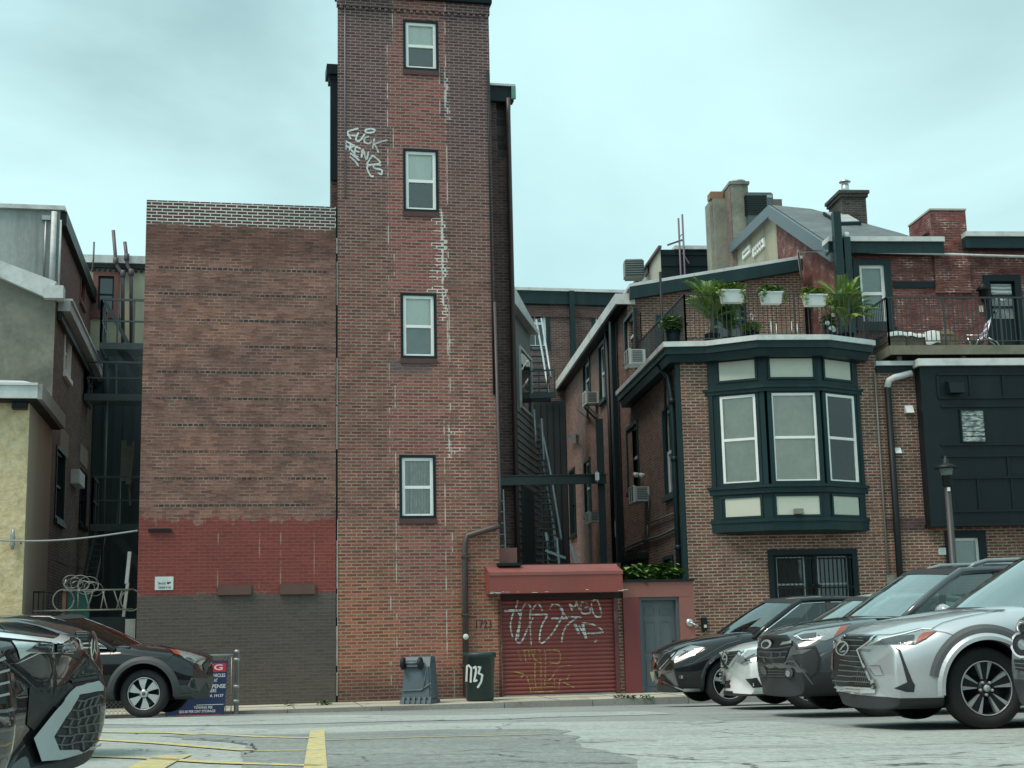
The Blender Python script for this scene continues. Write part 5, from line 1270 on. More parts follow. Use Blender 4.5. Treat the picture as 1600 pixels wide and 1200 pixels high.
mb.build('door_leaf', plain('slate door leaf', (.088,.106,.118), .5, var=.2, streak=True), dor)
mb = MB(); q = T.px(1052, 1003)
mb.lathe(T.P(q[0] + .04, q[1], -.1), [(.03, 0), (.015, .03), (.03, .05), (.0, .075)], 10, axis=T.dn); mb.build('handle', BLACKP, dor)
mb = MB(); q = T.px(1078, 973, .05); mb.lathe(T.P(q[0], q[1], .045), [(.09, 0), (.09, .02), (.05, .04), (0, .05)], 14, axis=T.dn); mb.tube([T.P(q[0], q[1], .08), T.P(q[0] + .12, q[1] - .07, .2), T.P(q[0] + .15, q[1] - .09, .1)], .02, 6); mb.build('lock_box', STEEL, ga)
ib = thing('intercom', 'black intercom box on the brick beside the salmon door surround', 'intercom', RF.P(RF.px(1099, 985)[0], RF.px(1099, 985)[1]))
mb = MB(); r = RF.rect(1095, 965, 1104, 985); mb.fbox(RF, *r, .003, .09); mb.build('casing', BLACKP, ib, bevel=.01)
mb = MB(); mb.fbox(RF, r[0] + .05, r[1] - .02, r[2] + .06, r[2] + .12, .09, .095); mb.build('button', WHITE, ib)
# plants on top of the red wall
random.seed(21)
for lab, x0, x1, y, n in (('spreading bright green plant on the red wall against the house corner', 1008, 1052, 900, 330), ('low dark green plant on the red wall beside the garage roof', 978, 1002, 902, 150)):
    mb = MB(); c0, c1 = T.px(x0, y, -.5), T.px(x1, y, -.5)
    for k in range(6):
        t = (k + .5) / 6; u = c0[0] + (c1[0] - c0[0]) * t
        leaves(mb, T.P(u, c0[1] + .06 + .1 * math.sin(k * 2.1 + .5), -.15), (.16, .16, .15 + .06 * (k % 2)), n // 6, .16, k % 2, droop=.1)
    mb.lathe(T.P((c0[0]+c1[0])/2, zt - .12, -.42), [(.1, 0), (.13, .16)], 10, mi=2)
    tag(mb.build('leafy_plant', [LEAF, LEAF2, TERRA], None, normals=False), lab, 'plant', 'plants on the red wall')

# ------------------------------------------------------------------ window air conditioners
ACB = plain('off white air conditioner', (.46,.49,.47), .5, var=.1)
ACG = plain('air conditioner fins', (.10,.115,.115), .6, var=.15)
def ac(px, label, out=.42, brace=False):
    r = AW.rect(*px, out * .6)
    r = (r[0], r[0] + .66, r[2], r[3])
    t = thing('window_air_conditioner', label, 'air conditioner', AW.P((r[0] + r[1]) / 2, r[2]), 'window air conditioners along the alley')
    mb = MB(); mb.fbox(AW, r[0] + .03, r[1] - .03, r[2] + .03, r[3] - .03, -.02, out - .03); mb.build('casing', ACB, t)
    mb = MB()
    ring(mb, AW, (r[0], r[1], r[2], r[3]), .035, out - .06, out); um = (r[0] + r[1]) / 2; mb.fbox(AW, um - .012, um + .012, r[2] + .035, r[3] - .035, out - .029, out)
    mb.build('front_frame', ACB, t)
    mb = MB(); mb.fbox(AW, r[0] + .036, um - .013, r[2] + .036, r[3] - .036, out - .028, out - .012); mb.fbox(AW, um + .013, r[1] - .036, r[2] + .036, r[3] - .036, out - .028, out - .012)
    for k in range(7): z = r[2] + .08 + k * .045; mb.fbox(AW, r[0] + .018, r[0] + .028, z, z + .02, .06, out - .1)
    mb.build('grille', ACG, t)
    if brace:
        mb = MB(); mb.bar(AW.P(r[0] + .1, r[2] - .02, out - .05), AW.P(r[0] + .1, r[2] - .4, .02), .06); mb.bar(AW.P(r[1] - .1, r[2] - .02, out - .05), AW.P(r[1] - .1, r[2] - .4, .02), .06); mb.build('bracket', IRON, t)
ac((969, 556, 993, 582), 'air conditioner in the top alley window nearest the terrace corner')
ac((907, 619, 923, 640), 'small air conditioner on a bracket under a mid height alley window', brace=True)
ac((971, 766, 1000, 792), 'biggest looking air conditioner, in the lower window by the white floodlamps')
ac((911, 803, 928, 821), 'lowest air conditioner, deep in the alley just above the garage roof')
fl = thing('floodlight', 'pair of small white floodlamps on the brick above the lowest near air conditioner', 'floodlight', AW.P(*AW.px(997, 752)))
for x, y in ((992, 741), (1001, 742)):
    mb = MB(); q = AW.px(x, y, .2); mb.lathe(AW.P(q[0], q[1], .08), [(.02, 0), (.05, .06), (.07, .16), (0, .18)], 10, axis=(AW.dn + V3((0, -.6, -.2)))); mb.build('lamp', WHITE, fl, normals=True)
mb = MB(); q = AW.px(997, 741); mb.fbox(AW, q[0] - .06, q[0] + .06, q[1] - .08, q[1] + .04, 0, .09); mb.build('bracket', WHITE, fl)
mb = MB(); P = [AW.P(*AW.px(x, y, .06), .06) for x, y in ((957, 815), (966, 812), (964, 835), (961, 840))]; mb.extrude(P, (0, -.02, 0)); tag(mb.build('torn_sheet', plain('grey white sheet', (.36,.38,.37), .8), None), 'torn pale sheet hanging low on the alley wall beside the dark downpipe', 'sheet')

# ------------------------------------------------------------------ terrace
RAILM = plain('terrace rail iron', (.03,.034,.036), .5, var=.2)
def railing(name, label, runs, h, step, post=None):
    t = thing(name, label, 'railing', runs[0][0])
    mb = MB(); bl = MB()
    for a, b in runs:
        L = (b - a).length; n = max(2, int(L / step)); up = V3((0,0,h))
        mb.bar(a + up, b + up, .045, .03); mb.bar(a + V3((0,0,.12)), b + V3((0,0,.12)), .03, .02)
        for k in range(n + 1):
            q = a.lerp(b, k / n)
            if k % 12 == 0: mb.bar(q, q + V3((0,0,h)), .04)
            else: bl.bar(q + V3((0,0,.13)), q + V3((0,0,h - .015)), .017)
    mb.build('rail_frame', RAILM, t); bl.build('balusters', RAILM, t)
    return t
z0 = zr1 + .02
rA = RF.P(CU0 + .05, z0, -5.5); zt0 = RF.px(1068, 460, -.1)[1]
rA = AW.P(FD - .3, z0, -.1); rB = RF.P(RF.px(1069, 460, -.1)[0], z0, -.1); rC = RF.P(RF.px(1346, 466, -.1)[0], z0, -.1)
railing('terrace_railing', 'thin black railing round the roof terrace above the green bay', [(V3((rB.x, rB.y, z0)), rA), (rB, rC)], zt0 - z0, .105)
d0 = RF.P(du0 + .03, dkz1, .24); d1 = RF.P(RU1, dkz1, .24); zt1 = RF.px(1390, 465, .24)[1]
railing('deck_railing', 'thin black railing along the timber deck above the black panelled front', [(d0, d1), (d0, RF.P(du0 + .03, dkz1, -1.7))], zt1 - dkz1, .11)
mb = MB(); q = RF.px(1029, 520, -.9)[0]; q = AW.px(1029, 520, -.2)[0]; mb.fbox(AW, q, q + .16, zr1 + .003, AW.px(1029, 490, -.2)[1], -.3, -.14); tag(mb.build('corner_post', GREEN, None), 'square dark green post at the alley edge of the terrace', 'post')
mb = MB(); q = AW.px(1039, 500, .05); mb.tube([AW.P(q[0], 5.5, .12), AW.P(q[0], AW.px(1039, 425)[1], .12)], .03, 6); tag(mb.build('mast', BLACKP, None), 'thin black upright pipe rising past the left end of the terrace railing', 'mast')
PLW = plain('white planter plastic', (.56,.59,.58), .5, var=.08)
random.seed(31)
for lab, x0, x1, y0, y1, lm in (('white railing planter with bright green leaves, above the terrace door', 1126, 1162, 456, 473, (LEAF3, LEAF)), ('white railing planter with spilling plants in the middle of the railing', 1189, 1221, 459, 475, (LEAF, LEAF2)), ('white railing planter overflowing with trailing leaves, nearest the tall palm on the right', 1256, 1290, 463, 478, (LEAF3, LEAF))):
    r = RF.rect(x0, y0, x1, y1, .12)
    t = thing('railing_planter', lab, 'planter', RF.P((r[0] + r[1]) / 2, r[2], .1), 'planters hung on the terrace railing')
    mb = MB(); k = .03
    mb.hexa([RF.P(r[0] + k, r[2], 0), RF.P(r[1] - k, r[2], 0), RF.P(r[1] - k, r[2], .2), RF.P(r[0] + k, r[2], .2), RF.P(r[0], r[3], -.02), RF.P(r[1], r[3], -.02), RF.P(r[1], r[3], .23), RF.P(r[0], r[3], .23)]); mb.fbox(RF, r[0] - .02, r[1] + .02, r[3] + .001, r[3] + .03, -.04, .25)
    mb.build('box', PLW, t)
    mb = MB()
    for j in range(7):
        u = r[0] + (r[1] - r[0]) * (j + .5) / 7
        leaves(mb, RF.P(u, r[3] + .08 + .05 * random.random(), .1), (.1, .14, .1), 40, .09, j % 2)
    for j in range(4):
        u = (r[0], r[1])[j % 2] + random.uniform(-.06, .06); leaves(mb, RF.P(u, r[3] - .1 * j / 2, .27), (.06, .05, .14), 18, .07, 0, droop=.5)
    mb.build('foliage', list(lm), t, normals=False)
def palm(x, ytop, ybot, o, label, nf, L, mats, seed, pot=TERRA):
    random.seed(seed)
    u, zt = RF.px(x, ytop, o); zb = z0; pot = GREEN2
    t = thing('potted_palm', label, 'potted plant', RF.P(u, zb, o), 'potted palms on the terrace')
    mb = MB(); mb.lathe(RF.P(u, zb, o), [(.13, 0), (.19, .3), (.2, .3), (.17, .28), (0, .27)], 14); mb.build('pot', pot, t)
    hs = (zt - zb - L * .75)
    mb = MB(); mb.tube([RF.P(u, zb + .25, o), RF.P(u + .03, zb + hs * .6, o), RF.P(u, zb + max(hs, .4), o)], [.05, .04, .035], 8); mb.build('stem', WOODG, t)
    mb = MB()
    for k in range(nf):
        az = k * 2.4 + random.uniform(-.3, .3); el = random.uniform(.45, 1.5)
        frond(mb, RF.P(u, zb + max(hs, .4) * random.uniform(.55, 1.0), o), az, el, L * random.uniform(.75, 1.1), .26, k % 2, curve=random.uniform(.5, 1.5))
    mb.build('fronds', list(mats), t, normals=False)
palm(1108, 437, 525, -.5, 'tall potted palm in front of the terrace door', 34, .8, (LEAF, LEAF3), 41)
palm(1136, 470, 525, -.9, 'shorter dark potted palm beside the tall one at the terrace door', 22, .55, (LEAF2, LEAF), 42)
palm(1316, 434, 525, -.5, 'bushy potted palm at the right end of the terrace railing', 46, .85, (LEAF, LEAF3), 43, METAL)
for lab, x, y, rd, n, mt in (('round dark shrub at the left corner of the terrace', 1051, 508, (.34, .3, .2), 420, (LEAF2, LEAF)), ('pale green potted plant with a curled wire, in the middle of the terrace', 1174, 514, (.24, .2, .16), 260, (LEAF3, LEAF)), ('white flowering plant at the foot of the bushy right palm', 1296, 505, (.2, .2, .26), 300, (LEAF2, LEAF))):
    random.seed(x); u, z = RF.px(x, y, -.6)
    t = thing('potted_shrub', lab, 'potted plant', RF.P(u, z0, -.6)); mb = MB(); leaves(mb, RF.P(u, z, -.6), rd, n, .09, 0); leaves(mb, RF.P(u, z + .05, -.55), rd, n // 2, .08, 1)
    mb.build('foliage', list(mt), t, normals=False)
    mb = MB(); mb.lathe(RF.P(u, z0, -.6), [(.14, 0), (.18, max(.1, z - z0 - .05)), (.0, max(.09, z - z0 - .06))], 12); mb.build('pot', GREEN2, t)
    if x == 1296:
        mb = MB()
        for k in range(5): q = RF.P(*RF.px(1298 + random.uniform(-6, 6), 496 + random.uniform(-8, 22), -.4), -.4); mb.lathe(q, [(.0, 0), (.06, .02), (.05, .05), (0, .06)], 8, axis=(0, -1, .3))
        mb.build('flower', WHITE, t)
    if x == 1174:
        mb = MB(); c = RF.px(1174, 497, -.5); mb.tube([RF.P(c[0] + .02, c[1] - .15, -.5), RF.P(c[0] + .03, c[1] - .02, -.5), RF.P(c[0] + .05, c[1] + .06, -.5), RF.P(c[0], c[1] + .1, -.5), RF.P(c[0] - .05, c[1] + .05, -.5), RF.P(c[0] - .02, c[1] + .02, -.5)], .014, 6); mb.build('wire_curl', FLASH, t)
ch = thing('garden_chair', 'tan slatted garden chair behind the middle of the terrace railing', 'chair', RF.P(RF.px(1221, 520, -1)[0], z0, -1))
r = RF.rect(1205, 502, 1237, 520, -1.0); mb = MB()
for k in range(4): z = r[3] - .05 - k * .075; mb.fbox(RF, r[0] + .03, r[1] - .03, z - .03, z + .02, -1.02, -1.0)
mb.build('backrest', plain('tan slats', (.25,.17,.12), .7), ch); mb = MB(); mb.fbox(RF, r[0] + .02, r[1] - .02, r[2] - .1, r[2] - .06, -1.0, -.55); mb.build('seat', plain('tan slat seat', (.25,.17,.12), .7), ch)
for u, o in ((r[0], -1.0), (r[1], -1.0), (r[0], -.56), (r[1], -.56)): mb = MB(); mb.tube([RF.P(u, z0, o), RF.P(u, r[3] if o < -.9 else r[2] + .12, o)], .018, 6); mb.build('leg', METAL, ch)
# daybed under sheets on the deck
BRW = plain('brown wicker base', (.17,.14,.09), .85, var=.3, scale=8)
SHEET = plain('white dust sheet', (.60,.63,.62), .85, var=.08)
sf = thing('outdoor_sofa', 'long low brown sofa with white sheets thrown over it on the timber deck', 'sofa', RF.P(RF.px(1425, 540, -.4)[0], dkz1, -.4))
r = RF.rect(1374, 520, 1492, 541, -.35)
mb = MB(); mb.fbox(RF, r[0] + .55, r[1], dkz1 + .06, dkz1 + .32, -.95, -.15); mb.fbox(RF, r[0] + .55, r[1], dkz1 + .32, r[3] - .02, -1.15, -.95); mb.fbox(RF, r[0] + .1, r[0] + .545, dkz1 + .02, dkz1 + .34, -1.6, -.1); mb.build('base', BRW, sf, bevel=.02)
mb = MB(); mb.fbox(RF, r[1] - .7, r[1] - .05, dkz1 + .325, dkz1 + .46, -.9, -.2); mb.build('cushion', plain('tan cushion', (.27,.22,.12), .9), sf, bevel=.04)
mb = MB(); random.seed(4)
def drape(mb, u0, u1, o0, o1, z, drop, n=14):
    rows = []
    for i in range(n + 1):
        u = u0 + (u1 - u0) * i / n; col_ = []
        for j in range(7):
            o = o0 + (o1 - o0) * min(j, 5) / 5
            col_.append(RF.P(u, z + .012 * math.sin(i * .9 + j) + .02 * math.sin(i * .45) - (drop * (1 + .15 * math.sin(i * .9)) if j == 6 else 0), o + (.02 if j == 6 else 0)))
        rows.append(col_)
    b = len(mb.v)
    for c_ in rows: mb.v += c_
    for i in range(n):
        for j in range(6): mb.f.append([b+i*7+j, b+(i+1)*7+j, b+(i+1)*7+j+1, b+i*7+j+1]); mb.m.append(0); mb.sm.append(True)
drape(mb, r[0] + .55, r[1] - .8, -1.0, -.12, dkz1 + .38, .09); drape(mb, r[0] + 1.0, r[0] + 1.35, -.9, -.1, dkz1 + .41, .3, 6); drape(mb, r[0] + .08, r[0] + .56, -1.5, -.07, dkz1 + .39, .1, 6)
mb.build('sheet', SHEET, sf, normals=False)
bc = thing('beach_chair', 'folding beach chair with red, white and blue striped back on the deck', 'chair', RF.P(RF.px(1530, 540, -.3)[0], dkz1, -.3))
N = NT('striped webbing'); sx = N.n('SeparateXYZ', _0=N.obj()); st_ = N.math('FRACT', N.math('MULTIPLY', sx.outputs[2], 5.5))
N.p(Base__Color=N.mix(N.math('GREATER_THAN', st_, .66), N.mix(N.math('GREATER_THAN', st_, .33), (.62,.64,.64,1), (.10,.17,.38,1)), (.42,.07,.06,1)), Roughness=.8)
q = [RF.P(*RF.px(x, y, -.5), -.5) for x, y in ((1536, 530), (1548, 497), (1553, 500), (1543, 533))]
mb = MB(); mb.extrude([q[0], q[1], q[1] + V3((.05,.5,0)), q[0] + V3((.05,.5,0))], (.03, 0, .01)); mb.build('backrest', N.mat, bc)
mb = MB(); s0, s1 = RF.P(*RF.px(1512, 528, -.5), -.5), RF.P(*RF.px(1540, 531, -.5), -.5); mb.extrude([s0, s1, s1 + V3((.05,.5,0)), s0 + V3((.05,.5,0))], (0, 0, -.03)); mb.build('seat', plain('grey webbing', (.22,.24,.25), .8), bc)
for ln in ([(1549,495),(1540,528),(1557,541)], [(1510,524),(1530,524),(1541,519)], [(1512,528),(1518,541)], [(1532,524),(1524,541)], [(1544,528),(1557,534),(1562,541)]):
    mb = MB(); mb.tube([RF.P(*RF.px(x, y, -.46), -.46) for x, y in ln], .016, 6); mb.build('frame_tube', STEEL, bc)
mb = MB(); r = RF.rect(1494, 536, 1510, 541, -.3); mb.fbox(RF, r[0], r[1], dkz1 + .0, dkz1 + .08, -.5, -.25); tag(mb.build('folded_towel', plain('pale blue cloth', (.25,.42,.5), .9), None, bevel=.025), 'folded pale blue cloth on the deck left of the striped beach chair', 'cloth')

# ------------------------------------------------------------------ street furniture
lp = thing('street_lamp', 'dark street lamp with flat hat and clear lantern in front of the black panelled house', 'street lamp', V3((9.0, 29.2, .17)))
c = atd(1479, 742, 29.2); cx = c.x; s_ = 29.2 / F_PX
zz = lambda y: atd(1479, y, 29.2).z
mb = MB(); mb.lathe((cx, 29.2, .17), [(.16, 0), (.16, .1), (.11, .14), (.1, .8), (.075, .85), (.068, zz(760) - .17)], 14); mb.build('pole', plain('lamp post paint', (.035,.035,.036), .5, var=.2), lp)
mb = MB(); mb.lathe((cx, 29.2, zz(760)), [(.085, 0), (.1, .02), (.1, zz(743) - zz(760) - .02), (.12, zz(743) - zz(760))], 14); mb.build('collar', BLACKP, lp)
LG = NT('lantern glass'); LG.p(Base__Color=(.25,.30,.30,1), Roughness=.15, Alpha=.55)
mb = MB(); mb.lathe((cx, 29.2, zz(743)), [(.11, .004), (.145, zz(732) - zz(743) - .004)], 14, cap=False); mb.build('lantern_glass', LG.mat, lp)
mb = MB(); h = zz(732); mb.lathe((cx, 29.2, h), [(.12, 0), (.24, .0), (.25, .02), (.14, .08), (.07, .11), (.06, .2), (.03, .22), (.03, .26), (0, .27)], 18); mb.build('hat', BLACKP, lp)
mb = MB(); q = zz(762); mb.fbox(facade(0, 29.2 - .068), cx - .03, cx + .03, q - .08, q, .0, .012); mb.build('sticker', WHITE, lp)

BINC = plain('slate blue bin plastic', (.075,.105,.125), .5, var=.15, scale=4)
b0 = on_ground(656, 1101); b0 = V3((atd(656, 1099, 27.4).x, 27.4, .175)); sc_ = 27.4 / F_PX
bw_ = 51 * sc_; hh = 70 * sc_
bn = thing('wheeled_bin', 'slate blue wheeled bin standing upside down against the tower', 'bin', b0)
x, y, z = b0
rot = Matrix.Rotation(R_(-14), 3, 'Z')
def bp(u, v, w): return b0 + rot @ V3((u, v, w))
mb = MB(); wt = bw_ * .40
mb.hexa([bp(-bw_*.47,-.24,.06), bp(bw_*.47,-.24,.06), bp(bw_*.47,.28,.06), bp(-bw_*.47,.28,.06), bp(-wt,-.16,hh*.8), bp(wt,-.16,hh*.8), bp(wt,.22,hh), bp(-wt,.22,hh)])
mb.build('body', BINC, bn, bevel=.03)
mb = MB(); mb.hexa([bp(-wt,-.15,hh*.78), bp(wt,-.15,hh*.78), bp(wt,.2,hh*.985), bp(-wt,.2,hh*.985), bp(-wt*.96,-.06,hh*.99), bp(wt*.96,-.06,hh*.99), bp(wt*.96,.2,hh*1.0), bp(-wt*.96,.2,hh*1.0)]); mb.build('base_block', BINC, bn)
mb = MB(); mb.hexa([bp(-bw_*.5,-.27,.0), bp(bw_*.5,-.27,.0), bp(bw_*.5,.31,.0), bp(-bw_*.5,.31,.0), bp(-bw_*.48,-.25,.075), bp(bw_*.48,-.25,.075), bp(bw_*.48,.29,.075), bp(-bw_*.48,.29,.075)])
for k in range(6): u = -bw_*.42 + k * bw_*.165; mb.hexa([bp(u,-.3,.0), bp(u+.05,-.3,.0), bp(u+.05,-.24,.0), bp(u,-.24,.0), bp(u,-.262,.13), bp(u+.05,-.262,.13), bp(u+.05,-.24,.13), bp(u,-.24,.13)])
mb.build('rim', BINC, bn)
mb = MB(); ax = rot @ V3((1,0,0)); mb.tube([bp(-bw_*.42,-.2,hh*.86), bp(bw_*.16,-.2,hh*.86)], .03, 8)
mb.fbox(facade(0, 0), 0, .001, 0, .001, 0, .001) if False else None
mb.hexa([bp(-bw_*.3,-.22,hh*.78), bp(bw_*.08,-.22,hh*.78), bp(bw_*.08,-.1,hh*.78), bp(-bw_*.3,-.1,hh*.78), bp(-bw_*.3,-.2,hh*.92), bp(bw_*.08,-.2,hh*.92), bp(bw_*.08,-.1,hh*.92), bp(-bw_*.3,-.1,hh*.92)]); mb.build('axle', BINC, bn)
for u in (-bw_*.40, bw_*.14):
    mb = MB(); mb.lathe(bp(u - .03, -.23, hh*.86), [(.03, 0), (.1, .0), (.115, .012), (.115, .05), (.1, .062), (.03, .06)], 18, axis=ax); mb.build('wheel', RUBBER, bn)
mb = MB(); mb.tube([bp(-bw_*.47,-.243,.25), bp(bw_*.15,-.23,.25), bp(bw_*.47,-.225,.38)], .012, 6); mb.tube([bp(bw_*.22,-.24,.25), bp(bw_*.3,-.18,hh*.7)], .01, 6); mb.build('moulded_rib', plain('bin edge plastic', (.12,.16,.18), .5), bn)

def surf_strokes(name, bvh_ob, lines, w, mat, parent, lift=.006):
    """brush strokes wrapped on a curved mesh: each point found along its sight line"""
    me = bvh_ob.data; mw = Matrix.Translation(ORG[bvh_ob])
    bv = BVHTree.FromPolygons([mw @ v.co for v in me.vertices], [list(p.vertices) for p in me.polygons])
    mb = MB()
    for ln in lines:
        Q = []
        for (x0, y0), (x1, y1) in zip(ln, ln[1:]):
            for k in range(5): t = k / 5; Q.append((x0 + (x1-x0)*t, y0 + (y1-y0)*t))
        Q.append(ln[-1]); pr = []
        for i, (x, y) in enumerate(Q):
            a, b = Q[max(i-1,0)], Q[min(i+1,len(Q)-1)]; dx, dy = b[0]-a[0], b[1]-a[1]; l = math.hypot(dx, dy) or 1
            row = []
            for sg in (-1, 1):
                hit = bv.ray_cast(CAM, ray(x - dy/l*w/2*sg, y + dx/l*w/2*sg))
                if hit[0] is None: row = None; break
                row.append(hit[0] + hit[1] * lift * (1 if hit[1].dot(CAM - hit[0]) > 0 else -1))
            if row: pr.append(row)
        b = len(mb.v)
        for r in pr: mb.v += r
        for i in range(len(pr) - 1): mb.f.append([b+2*i, b+2*i+1, b+2*i+3, b+2*i+2]); mb.m.append(0); mb.sm.append(False)
    return mb.build(name, mat, parent, normals=False)
CANG = plain('dark green can plastic', (.012,.035,.036), .45, var=.2)
c0 = V3((atd(750, 1095, 27.9).x, 27.9, .175)); sc_ = 27.9 / F_PX
tc = thing('trash_can', 'dark green round trash can with 1723 brushed on it in white', 'trash can', c0)
mb = MB(); H = 72 * sc_; mb.lathe(c0, [(.0, .0), (.25, .0), (.27, .03), (.30, H*.88), (.325, H*.885), (.33, H*.97), (.315, H), (.295, H), (.28, H*.9), (0, H*.88)], 28); can = mb.build('body', CANG, tc)
mb = MB()
for k in range(3): mb.lathe(c0, [(.2745 + .001 + (.0272 * (k + 1) * .25), H*(.22 + .03*k) - .01), (.283 + .0068*(k+1), H*(.22 + .03*k)), (.2755 + .0068*(k+1), H*(.22+.03*k) + .01)], 28, cap=False)
bw2 = mb.build('band', CANG, tc) if False else None
Zt = lambda l: zc(520, 890, 5.714, l)
surf_strokes('brushed_number', can, [Zt(l) for l in ([(1195,1000),(1200,860),(1215,855),(1238,880),(1232,1008)], [(1252,880),(1275,865),(1280,900),(1262,1000),(1290,985)], [(1295,872),(1318,868),(1300,925),(1335,940),(1325,1000),(1292,1055)])], 3.0, SPRAYW, tc)

FF = facade(AT, 26.45); gzf = ground_z(0, 26.5) - .02
cf = thing('chain_link_fence', 'galvanised chain link fence end behind the black car on the left', 'fence', FF.P(FF.px(370, 1100)[0], gzf))
pu, pz = FF.px(370, 1020); lz = FF.px(345, 1024)[1]
mb = MB(); mb.lathe(FF.P(pu, gzf, 0), [(.045, 0), (.045, pz - gzf), (.055, pz - gzf), (.04, pz - gzf + .05), (0, pz - gzf + .06)], 12)
for y in (1033, 1075, 1098): mb.lathe(FF.P(pu, FF.px(370, y)[1], 0), [(.045, 0), (.056, .005), (.056, .05), (.045, .055)], 12)
mb.build('post', METAL, cf)
mb = MB(); mb.tube([FF.P(pu, lz, 0), FF.P(pu - 5, lz, 0)], .025, 8); mb.build('top_rail', METAL, cf)
mb = MB(); mb.tube([FF.P(pu - .09, gzf + .03, .01), FF.P(pu - .09, lz - .03, .01)], .01, 6); sp = .075; x = pu - 4.2; h = lz - gzf - .03
while x < pu - .09:
    for sg in (1, -1):
        a, b = x, x + sg * h; za, zb_ = gzf + .02, lz
        if b > pu - .09: f = (pu - .09 - a) / (b - a); b = pu - .09; zb_ = za + (zb_ - za) * f
        if b < pu - 4.2: f = (pu - 4.2 - a) / (b - a); b = pu - 4.2; zb_ = za + (zb_ - za) * f
        mb.bar(FF.P(a, za, .004 * sg), FF.P(b, zb_, .004 * sg), .005)
    x += sp
mb.build('wire_mesh', plain('chain link wire', (.30,.31,.28), .5, metal=.5), cf)
FS = FF.off(.04)
SRED = plain('sign red', (.55,.03,.045), .5)
ts = thing('tow_sign', 'navy blue towing notice with red lozenge and white lettering tied to the chain link fence', 'sign', FS.P(FS.px(310, 1117)[0], gzf))
c_ = [FS.px(x, y) for x, y in ((262, 1034), (356.5, 1032), (350, 1119), (258, 1119))]
mb = MB(); mb.extrude([FS.P(*q) for q in c_], FS.dn * .012); mb.build('board', plain('navy sign vinyl', (.020,.035,.10), .5, var=.1), ts)
r = FS.rect(262, 1037, 353.4, 1050.8, .013); mb = MB(); mb.fbox(FS, *r, .0125, .016); mb.build('red_lozenge', SRED, ts, bevel=.001)
WL = plain('sign white', (.68,.70,.69), .5, var=.04)
text('PARKING', FS, 264, 1039, 348, 1048, WL, ts, .018, bold=.02)
for tx, x0, y0, x1, y1 in (('VEHICLES', 327, 1052.5, 352, 1058), ('TOWED AT', 316, 1060.5, 340, 1066), ('EXPENSE', 322, 1069, 352.5, 1075.3), ('OWNERS', 316, 1076.5, 338, 1082), ('PHILA PA 19137', 307, 1085, 349, 1089.6), ('TOWING FEE', 303, 1103.4, 332, 1107.4), ('$25.00 PER DAY STORAGE', 280, 1109.4, 336.5, 1114.2)):
    text(tx, FS, x0, y0, x1, y1, WL, ts, .018, bold=.02)
mb = MB(); r = FS.rect(307, 1100.6, 349, 1101.5, .013); mb.fbox(FS, *r, .0125, .016); mb.build('rule', WL, ts)
text('UNAUTHORIZED CARS', FS, 276, 1115.6, 344, 1118.4, SRED, ts, .018, bold=.012)
# ------------------------------------------------------------------ parked cars
def paint(name, col, metal=.0, rough=.28, coat=1.0):
    N = NT(name); f = N.noise(N.geo(), 260, 2) if metal else N.noise(N.geo(), 4, 3)
    g = N.ramp(f, .3, .7, .9, 1.08)
    dust = N.ramp(N.noise(N.geo(), 2.2, 7, .7), .45, .8, 0, .05)
    c = N.mix(1.0, (*col, 1), N.n('CombineColor', _0=g, _1=g, _2=g).outputs[0], 'MULTIPLY')
    c = N.mix(dust, c, (.16,.16,.15,1))
    N.p(Base__Color=c, Metallic=metal, Roughness=rough, Coat__Weight=coat, Coat__Roughness=.025)
    if max(col) < .02: N.b.inputs['Specular IOR Level'].default_value = .1
    return N.mat
PT_BLACK = paint('black car paint', (.006,.007,.008))
PT_GREY = paint('dark grey car paint', (.060,.070,.078), .3, .32)
PT_SILVER = paint('silver car paint', (.52,.55,.57), .5, .36)
PT_WHITE = paint('white car paint', (.62,.64,.63))
PT_SLATE = paint('slate car paint', (.07,.085,.09), .2, .35)
CLAD = plain('black car plastic', (.018,.021,.022), .6, var=.2)
CLADG = plain('grey car plastic', (.085,.092,.094), .6, var=.15)
SILV = plain('satin silver trim', (.40,.43,.42), .45, metal=.2, var=.06)
CHROME = plain('chrome trim', (.70,.74,.74), .12, metal=1.0, var=.05)
TYRE = plain('tyre rubber', (.012,.0125,.013), .8, var=.3, scale=20)
WELL = plain('wheel well', (.004,.004,.005), .9)
ALLOY = plain('bright alloy', (.52,.55,.55), .32, metal=.5, var=.08)
ALLOYD = plain('dark alloy', (.03,.034,.036), .35, metal=.4, var=.1)
LENS = plain('clear lamp lens', (.22,.26,.26), .12, var=.3, scale=30, spec=.9, coat=1)
LENSD = plain('smoked lamp lens', (.03,.035,.037), .1, var=.4, scale=24, spec=.9, coat=1)
AMBER = plain('amber reflector', (.30,.06,.03), .2, var=.2, scale=30, coat=1)
GRID = plain('black grille plastic', (.006,.007,.008), .5)
GRBAR = plain('grey grille bar', (.17,.19,.19), .35, metal=.3)
LAMPON = plain('white running lamp', (.70,.75,.75), .2, coat=1)
PLATE = plain('ivory plate', (.45,.42,.30), .5)
def car_glass(name, tint, refl):
    N = NT(name); t = N.n('BsdfTransparent', Color=(*tint, 1)); g = N.n('BsdfGlossy', Color=(.95, 1, .99, 1), Roughness=.015)
    f = N.math('ADD', N.n('Fresnel', IOR=1.52).outputs[0], refl); m = N.n('MixShader', _0=f, _1=t.outputs[0], _2=g.outputs[0])
    N.t.links.new(m.outputs[0], N.out.inputs[0]); return N.mat
WSH = car_glass('windscreen', (.55,.63,.6), .34)
SEAT = plain('dark cabin trim', (.018,.019,.02), .8, var=.2)
SGL = car_glass('car side glass', (.30,.36,.35), .03)

